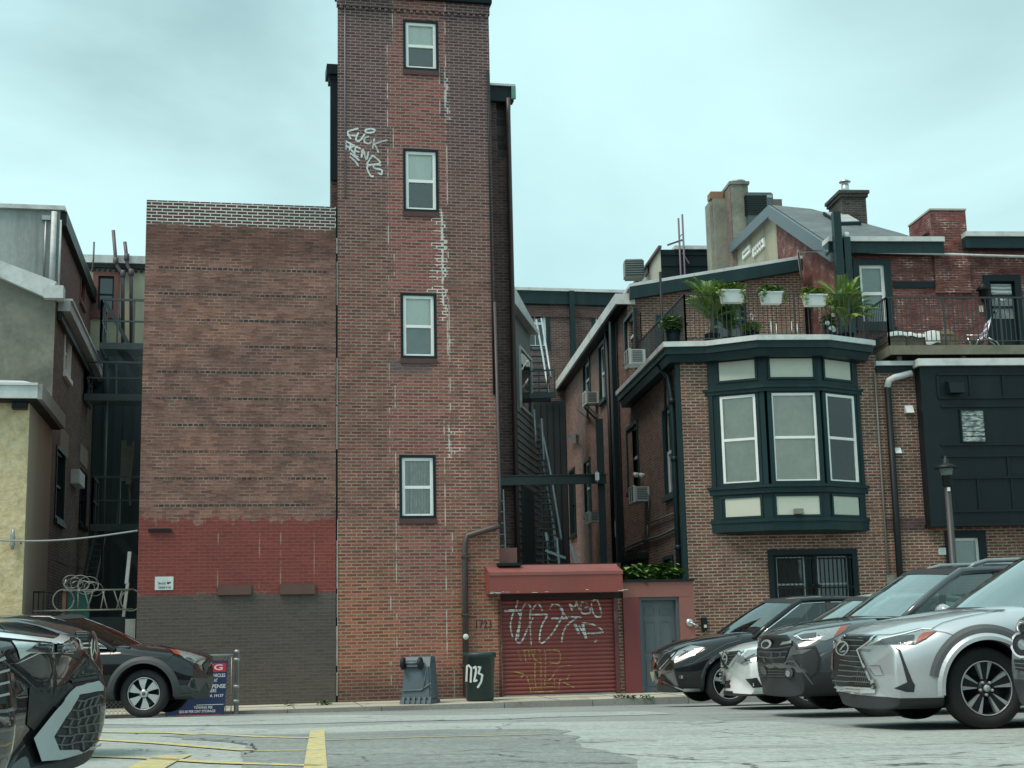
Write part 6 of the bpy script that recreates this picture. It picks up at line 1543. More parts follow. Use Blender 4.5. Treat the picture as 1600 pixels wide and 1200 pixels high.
def interp(tab, x):
    if x <= tab[0][0]: return tab[0][1]
    for (a, p), (b, q) in zip(tab, tab[1:]):
        if x <= b: return p + (q - p) * (x - a) / (b - a)
    return tab[-1][1]

class Car:
    def __init__(s, name, label, wheel_px, depth, right, theta, R, fo, wb, L, W, group='cars parked along the lot', track_in=.14, nose=None, cat='car'):
        """wheel_px: pixel x of the near front wheel; right: True when the nose points left in the photo"""
        s.R, s.fo, s.wb, s.L, s.w = R, fo, wb, L, W / 2
        t = R_(theta)
        if right: s.b = V3((math.cos(t), math.sin(t), 0)); s.l = V3((math.sin(t), -math.cos(t), 0))
        else: s.b = V3((-math.cos(t), math.sin(t), 0)); s.l = V3((-math.sin(t), -math.cos(t), 0))
        s.ty = s.w - track_in
        g = ground_z(0, depth)
        # walk along the row of that depth until the hub falls on the wanted pixel column
        lo, hi = -20.0, 20.0
        for _ in range(60):
            m = (lo + hi) / 2
            if proj((m, depth, g + R))[0] < wheel_px: lo = m
            else: hi = m
        hub = V3((lo, depth, g + R))
        if nose:
            lo, hi = .4, 1.8
            for _ in range(40):
                m = (lo + hi) / 2; q = hub - s.b * m - s.l * s.ty - V3((0, 0, R - nose[1]))
                if (proj(q)[0] > nose[0]) == right: lo = m
                else: hi = m
            s.fo = fo = lo
        s.O = hub - s.b * fo - s.l * s.ty - V3((0, 0, R))
        s.root = thing(name, label, cat, s.O + s.b * (L / 2), group)
    def P(s, x, y, z): return s.O + s.b * x + s.l * y + V3((0, 0, z))
    def loc(s, p): q = V3(p) - s.O; return q.dot(s.b), q.dot(s.l), q.z
    def body(s, paintm, ztop, zsh, plan, zb=.2, bow=.22, lean=(), crown=.05, clad=.36, cladm=None, arch=.045, lip=None, sub=2, stations=None):
        xs = stations or [0, .012, .05, .2, .45, s.fo - .42, s.fo, s.fo + .42, 1.35, 2.0, 2.7, s.fo + s.wb - .42, s.fo + s.wb, s.fo + s.wb + .42, s.L - .25, s.L - .06, s.L]
        xs = sorted(set(round(x, 3) for x in xs))
        vs, fs = [], []; n = None
        for x in xs:
            w = s.w * interp(plan, x); zt = interp(ztop, x); zs = min(interp(zsh, x), zt - .03); c = crown
            h = zs - zb
            half = [(0, zb), (.72*w, zb), (.93*w, zb + .05), (.99*w, zb + .25*h), (1.0*w, zb + .55*h), (.985*w, zb + .85*h), (.955*w, zs), (.80*w, zt - c*.35), (.42*w, zt - c*.05), (0, zt)]
            ring_ = half + [(-y, z) for y, z in reversed(half[1:-1])]
            n = len(ring_); fade = max(0.0, 1 - x / .9)
            for y, z in ring_:
                xx = x + bow * (abs(y) / s.w) ** 2.2 * fade + (interp(lean, z) if lean else 0) * max(0, 1 - x / .55)
                if x > s.L - .4: xx = x - .12 * (abs(y) / s.w) ** 2
                vs.append(s.P(xx, y, z))
        for i in range(len(xs) - 1):
            for k in range(n): k2 = (k + 1) % n; fs.append([i*n+k, i*n+k2, (i+1)*n+k2, (i+1)*n+k])
        fs.append(list(range(n))); fs.append(list(range((len(xs)-1)*n, len(xs)*n)))
        me = bpy.data.meshes.new('tmp'); me.from_pydata([v - s.O for v in vs], [], fs)
        me.materials.append(paintm); me.materials.append(WELL); me.materials.append(cladm or CLAD)
        bm = bmesh.new(); bm.from_mesh(me); bmesh.ops.recalc_face_normals(bm, faces=bm.faces); bm.to_mesh(me); bm.free()
        ob = bpy.data.objects.new('tmp', me); COL.objects.link(ob)
        ss = ob.modifiers.new('s', 'SUBSURF'); ss.levels = sub; ss.render_levels = sub
        cuts = []
        for x in (s.fo, s.fo + s.wb):
            for sg in (1, -1):
                m = MB(); m.lathe(s.P(x, sg * (s.ty - .24), s.R + .01) - s.O, [(s.R + arch, 0), (s.R + arch, .8)], 40, 1, axis=s.l * sg)
                c = m.build('cut', [paintm, WELL], None, local=True); cuts.append(c)
                md = ob.modifiers.new('b', 'BOOLEAN'); md.operation = 'DIFFERENCE'; md.solver = 'EXACT'; md.object = c
        dg = bpy.context.evaluated_depsgraph_get()
        fin = bpy.data.meshes.new_from_object(ob.evaluated_get(dg))
        for c in cuts + [ob]: bpy.data.objects.remove(c)
        fin.name = 'body'
        bm = bmesh.new(); bm.from_mesh(fin)
        bmesh.ops.bisect_plane(bm, geom=bm.verts[:] + bm.edges[:] + bm.faces[:], plane_co=(0, 0, clad), plane_no=(0, 0, 1), dist=1e-4)
        bm.to_mesh(fin); bm.free()
        for p in fin.polygons:
            p.use_smooth = p.material_index != 1
            if p.material_index == 0 and p.center.z < clad + 1e-4: p.material_index = 2
        s.bo = bpy.data.objects.new('body', fin); COL.objects.link(s.bo); s.bo.parent = s.root
        s.bo.location = s.O - ORG[s.root]; ORG[s.bo] = s.O
        s.bv = BVHTree.FromPolygons([v.co + s.O for v in fin.vertices], [list(p.vertices) for p in fin.polygons])
        return s
    def hit(s, px, py, d0=None):
        h = s.bv.ray_cast(CAM, ray(px, py))
        if h[0] is not None: return h[0], h[1]
        q = CAM + ray(px, py) * (d0 or (s.O - CAM).length)
        h = s.bv.find_nearest(q); return h[0], h[1]
    def put(s, mb, name, mat, parent=None):
        return mb.build(name, mat, parent or s.root)
    def patch(s, name, px, mat, parent=None, off=.007, mirror=False, step=3.0, center=False):
        B = []
        for (x0, y0), (x1, y1) in zip(px, px[1:] + px[:1]):
            k = max(1, int(math.hypot(x1-x0, y1-y0) / step))
            B += [(x0 + (x1-x0)*i/k, y0 + (y1-y0)*i/k) for i in range(k)]
        I = []; x0, x1 = min(p[0] for p in B), max(p[0] for p in B); y0, y1 = min(p[1] for p in B), max(p[1] for p in B)
        y = y0 + step * .5
        while y < y1:
            x = x0 + step * .5
            while x < x1: I.append((x, y)); x += step
            y += step
        r = delaunay_2d_cdt([V3(p) for p in B + I], [], [list(range(len(B)))], 1, 1e-4)
        h0 = s.bv.ray_cast(CAM, ray(sum(p[0] for p in B)/len(B), sum(p[1] for p in B)/len(B)))
        d0 = h0[3] if h0[0] is not None else None
        mb = MB(); vs = []
        for v in r[0]:
            p, n = s.hit(v.x, v.y, d0)
            if n.dot(CAM - p) < 0: n = -n
            vs.append(p + n * off)
        # keep only sane triangles (no long jumps from one body side to another)
        fs = [list(f) for f in r[2] if max((vs[f[i]] - vs[f[i-1]]).length for i in range(3)) < .35]
        mb.add(vs, fs, 0, True)
        ob = s.put(mb, name, mat, parent)
        if mirror: s.mirror(mb, name, mat, parent)
        return ob
    def mirror(s, mb, name, mat, parent=None):
        m2 = MB(); m2.f, m2.m, m2.sm = mb.f, mb.m, mb.sm
        for v in mb.v: x, y, z = s.loc(v); m2.v.append(s.P(x, -y, z))
        return s.put(m2, name, mat, parent)
    def line(s, name, lines, w, mat, parent=None, lift=.009, mirror=False):
        mb = MB()
        for ln in lines:
            ww = w
            if isinstance(ln, tuple): ww, ln = ln
            Q = []
            for (x0, y0), (x1, y1) in zip(ln, ln[1:]):
                k = max(1, int(math.hypot(x1-x0, y1-y0) / 3)); Q += [(x0 + (x1-x0)*i/k, y0 + (y1-y0)*i/k) for i in range(k)]
            Q.append(ln[-1]); pr = []; d0 = None
            for i, (x, y) in enumerate(Q):
                a, b = Q[max(i-1,0)], Q[min(i+1,len(Q)-1)]; dx, dy = b[0]-a[0], b[1]-a[1]; l = math.hypot(dx, dy) or 1
                row = []
                for sg in (-1, 1):
                    p, n = s.hit(x - dy/l*ww/2*sg, y + dx/l*ww/2*sg, d0); d0 = (p - CAM).length
                    if n.dot(CAM - p) < 0: n = -n
                    row.append(p + n * lift)
                pr.append(row)
            b = len(mb.v)
            for r in pr: mb.v += r
            for i in range(len(pr) - 1):
                if (pr[i][0] - pr[i+1][0]).length < .3: mb.f.append([b+2*i, b+2*i+1, b+2*i+3, b+2*i+2]); mb.m.append(0); mb.sm.append(True)
        if not mb.f: return None
        ob = s.put(mb, name, mat, parent)
        if mirror: s.mirror(mb, name, mat, parent)
        return ob
    def archband(s, mat, r0, r1, a0=-8, a1=188, front=True, rear=True, proud=.018, name='arch_trim'):
        for x in ([s.fo] if front else []) + ([s.fo + s.wb] if rear else []):
            for sg in (1, -1):
                mb = MB(); n = 36; c = []
                for k in range(n + 1):
                    a = R_(a0 + (a1 - a0) * k / n); row = []
                    for r in (r0, (r0 + r1) / 2, r1):
                        q = s.P(x - math.cos(a) * r, sg * (s.w + .6), s.R + .01 + math.sin(a) * r)
                        h = s.bv.ray_cast(q, -s.l * sg)
                        if h[0] is None or h[3] > .95: row.append(None)
                        else: row.append(h[0])
                    if row[0] is None: row[0] = row[1] - (row[2] - row[1]) if row[1] is not None and row[2] is not None else None
                    c.append(row if None not in row else None)
                o = s.l * sg * proud
                for p, q in zip(c, c[1:]):
                    if p is None or q is None: continue
                    for j in range(2): mb.poly([p[j]+o, q[j]+o, q[j+1]+o*(1 if j == 0 else .3), p[j+1]+o*(1 if j == 0 else .3)])
                    mb.poly([p[0]+o, q[0]+o, q[0]-o*2, p[0]-o*2])
                if mb.f: s.put(mb, name, mat)
    def wheels(s, style='five', spokes=5, rim=.66, mats=None, width=.2):
        am, dm = mats or (ALLOY, ALLOYD)
        for x in (s.fo, s.fo + s.wb):
            for sg in (1, -1):
                c = s.P(x, sg * s.ty, s.R); ax = s.l * sg; R = s.R; rr = R * rim
                mb = MB(); mb.lathe(c, [(rr, -.17), (R*.93, -.16), (R*.985, -.13), (R, -.08), (R, .0), (R*.985, .04), (R*.93, .065), (R*.8, .075), (rr*1.02, .06), (rr, .045)], 44, axis=ax, cap=False)
                wv = s.put(mb, 'wheel', TYRE)
                mb = MB(); mb.lathe(c, [(rr*1.0, .055), (rr*.955, .062), (rr*.94, .03), (rr*.90, -.05), (rr*.5, -.09), (0, -.09)], 40, axis=ax, cap=False); s.put(mb, 'barrel', dm, wv)
                mb = MB(); mb.lathe(c, [(rr*1.005, .05), (rr*1.0, .064), (rr*.965, .066), (rr*.95, .05)], 44, axis=ax, cap=False)
                u = s.b; up = V3((0,0,1))
                def rp(r, a, h): return c + u * (math.cos(a) * r) + up * (math.sin(a) * r) + ax * h
                for k in range(spokes):
                    a = 2*math.pi*k/spokes + .35
                    if style == 'cover':   # broad bright petals
                        for q in ((.0, 1),):
                            w0, w1 = .26, .34
                            mb.poly([rp(rr*.2, a - 1.0*w0, .05), rp(rr*.2, a + 1.0*w0, .05), rp(rr*.6, a + .33, .052), rp(rr*.96, a + w1 + .05, .045), rp(rr*.96, a - w1 + .12, .045), rp(rr*.6, a - .26, .052)])
                    elif style == 'twin':  # dark spoke with bright edges
                        for e in (-1, 1): mb.hexa([rp(rr*.34, a + e*.30, .0), rp(rr*.34, a + e*.20, .0), rp(rr*.97, a + e*.17, .0), rp(rr*.97, a + e*.33, .0), rp(rr*.34, a + e*.30, .035), rp(rr*.34, a + e*.20, .035), rp(rr*.97, a + e*.17, .058), rp(rr*.97, a + e*.33, .058)])
                    else:
                        w = .16; mb.hexa([rp(rr*.2, a - w*1.6, .0), rp(rr*.2, a + w*1.6, .0), rp(rr*.97, a + w, .02), rp(rr*.97, a - w, .02), rp(rr*.2, a - w*1.4, .05), rp(rr*.2, a + w*1.4, .05), rp(rr*.97, a + w*.8, .058), rp(rr*.97, a - w*.8, .058)])
                if style != 'twin': mb.lathe(c, [(rr*.27, .04), (rr*.25, .058), (rr*.12, .066), (0, .066)], 20, axis=ax, cap=False)
                s.put(mb, 'rim', am, wv)
                if style == 'twin':
                    mb = MB()
                    for k in range(spokes):
                        a = 2*math.pi*k/spokes + .35
                        mb.hexa([rp(rr*.15, a - .5, .0), rp(rr*.15, a + .5, .0), rp(rr*.95, a + .17, .0), rp(rr*.95, a - .17, .0), rp(rr*.15, a - .5, .03), rp(rr*.15, a + .5, .03), rp(rr*.95, a + .17, .05), rp(rr*.95, a - .17, .05)])
                    mb.lathe(c, [(rr*.3, .0), (rr*.28, .035), (0, .035)], 20, axis=ax, cap=False); s.put(mb, 'spokes', dm, wv)
                mb = MB()
                for k in range(5):
                    a = 2*math.pi*k/5 + .9; mb.lathe(rp(rr*.24, a, .03), [(.013, 0), (.013, .03), (0, .034)], 8, axis=ax)
                mb.lathe(c, [(rr*.13, .06), (rr*.12, .072), (0, .073)], 16, axis=ax, cap=False); s.put(mb, 'hub', CLADG if style != 'twin' else SILV, wv)
    def cabin(s, paintm, xa, ya, za, xr, yr, zr, xe, ze, xd, zd, pillars=(), bowf=.18, topw=.1, wind=None, trim=None, rails=None, roofm=None, side=None, apm=None):
        """xa/za: A-pillar foot, xr/zr: roof front, xe/ze: roof rear, xd/zd: rear glass foot; pillars: x on belt, lean, width, material"""
        w = s.w
        def belt(x): t = (x - xa) / (xd - xa); return s.w_b(x, ya), za + (zd - za) * t
        s.w_b = lambda x, y: y
        nx = 12
        def top(t):       # roof side line, t 0..1
            x = xr + (xe - xr) * t; z = zr + (ze - zr) * t + topw * 4 * t * (1 - t) * .45
            return x, yr, z
        # windscreen
        mb = MB(); n = 12; rows = []
        for j in range(7):
            v = j / 6; row = []
            for i in range(n + 1):
                q = -1 + 2 * i / n
                y = q * (ya * (1 - v) + yr * v); x = (xa * (1 - v) + xr * v) - (bowf * (1 - v) + bowf * .75 * v) * (1 - q * q); z = za * (1 - v) + zr * v + .03 * 4 * v * (1 - v) * .6 + (1 - q*q) * (.03 * v + .02 * (1 - v))
                row.append(s.P(x, y, z))
            rows.append(row)
        b = 0
        for r in rows: mb.v += r
        for j in range(6):
            for i in range(n): mb.f.append([j*(n+1)+i, j*(n+1)+i+1, (j+1)*(n+1)+i+1, (j+1)*(n+1)+i]); mb.m.append(0); mb.sm.append(True)
        s.put(mb, 'windscreen', wind or WSH)
        mb = MB(); top_ = rows[6]; nxt = [a.lerp(b_, .75) for a, b_ in zip(rows[6], rows[5])]; lo__ = (rows[1][1] - rows[0][0])
        off_ = V3((0, 0, .004))
        for i in range(n): mb.poly([top_[i] + off_, top_[i+1] + off_, nxt[i+1] + off_, nxt[i] + off_])
        s.put(mb, 'reflection_band', SEAT); mb = MB()  # dark strip put on the glass for buildings reflected along the top
        for i in range(n): mb.poly([rows[0][i] + off_, rows[0][i+1] + off_, rows[0][i+1].lerp(rows[1][i+1], .3) + off_, rows[0][i].lerp(rows[1][i], .3) + off_])
        s.put(mb, 'cowl_band', SEAT)
        # dark cabin: floor, dash, two front seats, bench, wheel
        mb = MB(); fl = za + .012
        mb.hexa([s.P(xa - .25, -ya + .06, fl), s.P(xa - .25, ya - .06, fl), s.P(xd - .02, ya - .06, min(fl, zd)), s.P(xd - .02, -ya + .06, min(fl, zd)), s.P(xa - .25, -ya + .06, fl + .01), s.P(xa - .25, ya - .06, fl + .01), s.P(xd - .02, ya - .06, min(fl, zd) + .01), s.P(xd - .02, -ya + .06, min(fl, zd) + .01)])
        hh_ = max(.16, min(.3, (zr - za) * .55))
        for x_, ys_ in ((xr + .42, (-.38, .38)), (xr + 1.25, (-.42, .42))):
            for y_ in ys_:
                mb.hexa([s.P(x_, y_ - .21, fl), s.P(x_, y_ + .21, fl), s.P(x_ + .16, y_ + .21, fl), s.P(x_ + .16, y_ - .21, fl), s.P(x_ + .1, y_ - .18, fl + hh_ * .55), s.P(x_ + .1, y_ + .18, fl + hh_ * .55), s.P(x_ + .2, y_ + .18, fl + hh_ * .55), s.P(x_ + .2, y_ - .18, fl + hh_ * .55)])
                mb.hexa([s.P(x_ + .13, y_ - .12, fl + hh_ * .6), s.P(x_ + .13, y_ + .12, fl + hh_ * .6), s.P(x_ + .22, y_ + .12, fl + hh_ * .6), s.P(x_ + .22, y_ - .12, fl + hh_ * .6), s.P(x_ + .15, y_ - .1, fl + hh_), s.P(x_ + .15, y_ + .1, fl + hh_), s.P(x_ + .22, y_ + .1, fl + hh_), s.P(x_ + .22, y_ - .1, fl + hh_)])
        cw_ = s.P(xa + .55, .36, fl + .02); ax_ = (s.b * -.9 + V3((0, 0, .4))).normalized(); sx_ = s.l
        mb.tube([cw_ + s.l * (.18 * math.cos(q * .4)) + (s.l.cross(ax_)) * (.18 * math.sin(q * .4)) for q in range(17)], .014, 6)
        s.put(mb, 'cabin_trim', SEAT)
        # roof
        mb = MB(); m = 10; 
        for k in range(m + 1):
            t = k / m; x, y, z = top(t)
            for i in range(n + 1):
                q = -1 + 2 * i / n
                mb.v.append(s.P(x - (bowf * .75 * (1 - q*q)) * (1 - t) + .06 * (1 - q*q) * t, q * y, z + (1 - q*q) * (.03 + .03 * math.sin(math.pi * min(1, t * 1.2)))))
        for k in range(m):
            for i in range(n): mb.f.append([k*(n+1)+i, k*(n+1)+i+1, (k+1)*(n+1)+i+1, (k+1)*(n+1)+i]); mb.m.append(0); mb.sm.append(True)
        s.put(mb, 'roof', roofm or paintm, None)
        # rear glass and both sides
        mb = MB(); 
        R0 = [s.P(xe + .06 * (1 - q*q), q*yr, ze + (1 - q*q) * .03) for q in (-1, -.5, 0, .5, 1)]; R1 = [s.P(xd + .14 * (1 - q*q), q*ya, zd) for q in (-1, -.5, 0, .5, 1)]
        for i in range(4): mb.poly([R0[i], R0[i+1], R1[i+1], R1[i]])
        s.put(mb, 'rear_glass', SGL)
        for sg in (1, -1):
            mb = MB(); up_, lo_ = [], []
            for k in range(nx + 1):
                t = k / nx; x, y, z = top(t); up_.append(s.P(x, sg * y, z - .03)); xb = xa + (xd - xa) * t; lo_.append(s.P(xb, sg * ya, za + (zd - za) * t))
            midl = [a.lerp(b_, .5) + s.l * sg * .035 for a, b_ in zip(up_, lo_)]
            for k in range(nx):
                mb.add([lo_[k], lo_[k+1], midl[k+1], midl[k]], [(0,1,2,3)], 0, True); mb.add([midl[k], midl[k+1], up_[k+1], up_[k]], [(0,1,2,3)], 0, True)
            s.put(mb, 'side_window', side or SGL)
            # A pillar, roof rail, other pillars
            mb = MB(); x, y, z = top(0); A = s.P(xa - .01, sg * ya, za - .03); B = s.P(xr + .02, sg * (yr + .01), zr - .02)
            mid = A.lerp(B, .5) + V3((0,0,.035)) + s.l * sg * .02
            mb.tube([A, A.lerp(mid, .5) + V3((0,0,.01)), mid, mid.lerp(B, .5) + V3((0,0,.01)), B] + [s.P(top(t)[0], sg * (top(t)[1] + .012), top(t)[2] - .018) for t in (.12, .3, .5, .7, .9, 1)], [.05, .045, .042, .042, .042] + [.038] * 6, 8)
            s.put(mb, 'roof_pillar', apm or paintm)
            for (xb, leanx, pw, pm) in pillars:
                t0 = (xb - xa) / (xd - xa); lo = s.P(xb, sg * (ya + .006), za + (zd - za) * t0); x2 = xb + leanx; t1 = min(1, max(0, (x2 - xr) / (xe - xr))); hi = s.P(*[q for q in (top(t1)[0], sg * (top(t1)[1] + .006), top(t1)[2] - .03)])
                mi = lo.lerp(hi, .5) + s.l * sg * .04
                mb = MB(); mb.bar(lo, mi, .02, pw, up=s.b); mb.bar(mi, hi, .02, pw, up=s.b); s.put(mb, 'window_pillar', pm)
            if trim:
                mb = MB(); mb.tube([p + s.l * sg * .02 + V3((0,0,-.035)) for p in up_], .013, 6); mb.tube([p + s.l * sg * .012 + V3((0,0,.01)) for p in lo_], .013, 6); mb.tube([lo_[0].lerp(up_[0], q) + s.l * sg * (.02 + .03 * math.sin(math.pi*q)) + s.b * .05 for q in (0, .25, .5, .75, 1)], .013, 6); s.put(mb, 'window_trim', trim)
            if rails:
                pts = [s.P(top(t)[0] + .1, sg * (top(t)[1] - .03), top(t)[2] + h) for t, h in ((.02, .0), (.06, .05), (.14, .085), (.5, .09), (.84, .085), (.95, .02))]
                mb = MB(); mb.tube(pts, [.03, .028, .026, .026, .026, .03], 8); mb.hexa([s.P(top(.02)[0] + .08, sg * (top(.02)[1] - .05), top(.02)[2] - .01), s.P(top(.1)[0] + .1, sg * (top(.1)[1] - .05), top(.1)[2] - .01), s.P(top(.1)[0] + .1, sg * (top(.1)[1] - .01), top(.1)[2] - .01), s.P(top(.02)[0] + .08, sg * (top(.02)[1] - .01), top(.02)[2] - .01), s.P(top(.05)[0] + .1, sg * (top(.05)[1] - .045), top(.05)[2] + .05), s.P(top(.12)[0] + .1, sg * (top(.12)[1] - .045), top(.12)[2] + .07), s.P(top(.12)[0] + .1, sg * (top(.12)[1] - .015), top(.12)[2] + .07), s.P(top(.05)[0] + .1, sg * (top(.05)[1] - .015), top(.05)[2] + .05)]); s.put(mb, 'roof_rail', rails)
    def mirrors(s, x, y, z, mat, k=1.0):
        for sg in (1, -1):
            mb = MB(); c = s.P(x, sg * (y + .1 * k), z); r = [(0, -.12), (.045, -.11), (.075, -.06), (.085, .0), (.07, .06), (.035, .1), (0, .11)]
            b0 = len(mb.v); mb.lathe(c, [(a * k, h * k) for a, h in r], 14, axis=s.l * sg)
            mb.bar(s.P(x + .02, sg * (y - .03), z - .07), s.P(x + .01, sg * (y + .05), z - .04), .04, .06); s.put(mb, 'side_mirror', mat)
K = lambda x0, y0, k, pts: [(x0 + x / k, y0 + y / k) for x, y in pts]
def ell(cx, cy, rx, ry, n=18, rot=0.0):
    c, s_ = math.cos(rot), math.sin(rot)
    return [(cx + rx*math.cos(a)*c - ry*math.sin(a)*s_, cy + rx*math.cos(a)*s_ + ry*math.sin(a)*c) for a in [2*math.pi*i/n for i in range(n)]]
CG_R = 'cars parked on the right, noses to the left'
CG_L = 'cars parked on the left, noses to the right'

# 1 --- silver crossover, right foreground
c = Car('parked_car', 'silver crossover with big black spindle grille, nearest whole car on the right', 1537, 12.5, True, 7.5, .352, .94, 2.64, 4.5, 1.84, CG_R, nose=(1307, .62))
c.body(PT_SILVER, [(0, .80), (.12, .86), (.4, .93), (.9, 1.0), (1.4, 1.07), (2, 1.06), (3.6, 1.1), (4.5, .98)], [(0, .70), (.35, .78), (.9, .93), (1.4, .98), (2, .98), (4.5, .95)], [(0, .86), (.2, .93), (.6, .985), (1.3, 1.0), (3.4, 1.0), (4.2, .95), (4.5, .86)], zb=.17, bow=.30, lean=[(.2, .12), (.35, .0), (.6, .02), (.8, .08), (.95, .16)], clad=.285, arch=.055)
c.cabin(PT_SILVER, 1.5, .80, 1.0, 2.28, .62, 1.52, 3.6, 1.46, 4.25, 1.06, pillars=((2.5, .05, .08, CLAD), (3.35, .1, .1, CLAD)), bowf=.36)
c.archband(PT_SILVER, c.R + .052, c.R + .115, proud=.03); c.archband(CLADG, c.R + .113, c.R + .185, a0=12, a1=176, proud=.014, name='outer_arch_trim')  # silver inner lip, grey cladding band outside it
c.wheels('twin', 5, .665)
c.mirrors(1.72, .84, 1.06, PT_SILVER)
gp = [(1322.7,993.7),(1371,993.7),(1351,1008),(1341,1014.5),(1350,1037),(1361.5,1062),(1362,1075),(1302,1070.5),(1302.5,1014)]
g_ = c.patch('grille', gp, GRID)
c.line('grille_bar', [[(1318+ (k<3)*0 - max(0,(k-1))*1.2 if k < 8 else 1303, 999 + k*8.0), (min(1362, 1362 - abs(k-2)*5.5 if k < 3 else 1341 + (k-2)*3.4), 999.5 + k*8.4)] for k in range(9)], 1.5, GRBAR, g_, lift=.014)
c.line('grille_bar', [[(1340 + k*3.1 - .0, 1038 + k*2.6), (1336 + k*3.0, 1070)] for k in range(1, 7)] , .6, GRBAR, g_, lift=.012)
c.line('grille_surround', [(2.6, [(1323,993),(1303,1013.5),(1301,1072)]), (2.2, [(1371,993),(1341,1014),(1350,1037)]), (3.5, [(1350,1036),(1360,1058),(1366,1076)]), (5.5, [(1364,1062),(1370,1076)])], 3, CHROME, g_, lift=.017)
c.line('bumper_trim', [(2.2, [(1303,1073),(1364,1076.5)]), (6, [(1347,1081),(1370,1081)]), (2.4, [(1304,1078),(1346,1080.5)])], 3, SILV, None, lift=.02)
c.line('emblem', [ell(1320, 1011, 9, 10.5, 20, .35) + ell(1320, 1011, 9, 10.5, 20, .35)[:1], [(1326,1003),(1316,1014),(1317,1017),(1325,1015)]], 2.0, CHROME, g_, lift=.03)
h = c.patch('headlight', K(1290, 890, 8, [(505,948),(620,895),(850,842),(1000,808),(1190,745),(1330,750),(1392,772),(1250,872),(1120,938),(950,936),(560,944)]), LENS, mirror=True)
c.patch('lamp_unit', K(1290, 890, 8, [(590,932),(720,885),(910,838),(1112,822),(1108,932),(950,930)]), LENSD, h, off=.011)
c.patch('side_reflector', K(1290, 890, 8, [(1125,928),(1160,850),(1215,800),(1385,773),(1250,868)]), AMBER, h, off=.011)
c.line('running_light', [K(1290, 890, 8, [(520,944),(640,890),(860,840),(1010,806),(1200,752),(1320,756)])], 1.3, LAMPON, h, lift=.013)
c.patch('air_intake', K(1290, 1000, 8, [(840,82),(935,125),(1000,300),(1090,520),(1116,560),(1106,652),(1000,646),(862,602),(1020,528),(960,300),(905,128)]), CLAD, mirror=True)
c.line('intake_edge', [K(1290, 1000, 8, [(855,606),(1000,652),(1105,658),(1125,560)])], 1.0, PT_SILVER, None, lift=.014)
c.line('panel_gap', [K(1440, 880, 10, [(160,1030),(330,935),(600,860),(900,805),(1260,738)]), K(1440, 880, 10, [(225,1062),(380,1085),(500,1130)]), K(1290, 890, 8, [(265,815),(640,820),(830,815),(1050,770),(1200,735)]), K(1290, 1000, 8, [(550,322),(680,322),(730,440),(620,450),(550,350)])], .7, GRID, None, lift=.006)
c.line('wiper', [[(1508,954),(1570,955)]], 1.2, CLAD)

# 2 --- dark grey wagon with cladding and roof rails
c = Car('parked_car', 'dark grey wagon with roof rails and hexagonal grille, between the silver and white cars', 1370, 15.9, True, 7.5, .345, .93, 2.74, 4.85, 1.86, CG_R, nose=(1183, .6))
c.body(PT_GREY, [(0, .88), (.1, .95), (.4, 1.02), (.9, 1.08), (1.5, 1.12), (2, 1.08), (4, 1.08), (4.85, .98)], [(0, .76), (.3, .88), (.9, 1.0), (1.5, 1.03), (4.85, .98)], [(0, .88), (.2, .94), (.6, .985), (1.3, 1.0), (3.8, 1.0), (4.6, .95), (4.85, .88)], zb=.22, bow=.30, lean=[(.25, .1), (.4, .02), (.6, .0), (.85, .06), (1.0, .14)], clad=.50, arch=.06)
c.cabin(PT_GREY, 1.42, .84, 1.05, 2.22, .66, 1.60, 4.1, 1.58, 4.7, 1.1, pillars=((2.65, .02, .09, CLAD), (3.6, .02, .09, CLAD)), bowf=.34, rails=plain('grey roof rail', (.2,.23,.24), .4, metal=.3), topw=.06)
c.archband(CLAD, c.R + .058, c.R + .13, proud=.02)
c.wheels('five', 5, .66); c.mirrors(1.86, .88, 1.13, plain('pale mirror shell', (.34,.37,.37), .3, coat=1))
E = lambda p: K(1170, 940, 10, p)
g_ = c.patch('grille', E([(240,540),(600,522),(692,640),(625,765),(560,962),(170,962),(158,700),(190,600)]), GRID)
c.line('grille_bar', [E([(165,700),(330,725),(480,720),(680,690)]), E([(170,775),(350,780),(500,780),(620,770)]), E([(170,860),(350,870),(480,865),(590,860)]), E([(350,780),(380,820),(350,870)]), E([(480,780),(520,820),(480,865)]), E([(240,870),(270,950)]), E([(500,665),(680,612)])], 2.0, plain('dark grille bar', (.085,.095,.10), .4), g_, lift=.014)
c.patch('grille_wing', E([(500,670),(545,620),(690,605),(680,640)]), SILV, g_, off=.016)
em = c.patch('emblem', ell(1200.5, 1005, 8.5, 6.6, 20, -.5), CHROME, g_, off=.03)
c.patch('emblem_field', ell(1199.5, 1005.5, 5.2, 4.4, 16, -.5), GRID, em, off=.034)
h = c.patch('headlight', E([(690,540),(850,475),(1300,415),(1575,368),(1490,470),(1330,562),(1200,612),(850,608),(740,575)]), LENS, mirror=True)
c.patch('lamp_unit', E([(770,540),(880,510),(1060,490),(1040,590),(850,600)]), LENSD, h, off=.011)
c.patch('lamp_unit', E([(1050,575),(1090,520),(1140,560),(1110,600)]), LENSD, h, off=.011)
c.patch('side_reflector', E([(1320,552),(1385,470),(1430,400),(1560,374),(1480,465)]), AMBER, h, off=.011)
c.line('running_light', [E([(720,560),(760,545),(830,605),(1050,590)])], 1.2, LAMPON, h, lift=.014)
c.patch('bumper_pocket', E([(790,750),(930,720),(1040,730),(1095,900),(1060,1090),(960,1180),(890,1060),(680,840)]), plain('matt graphite plastic', (.02,.023,.025), .7), mirror=True)
c.line('pocket_edge', [(3.2, E([(790,730),(1040,712),(1110,890),(1075,1090)]))], 3, GRID, None, lift=.012)
c.patch('bumper_highlight', E([(680,838),(745,760),(1000,745),(850,815)]), CLADG, off=.011)
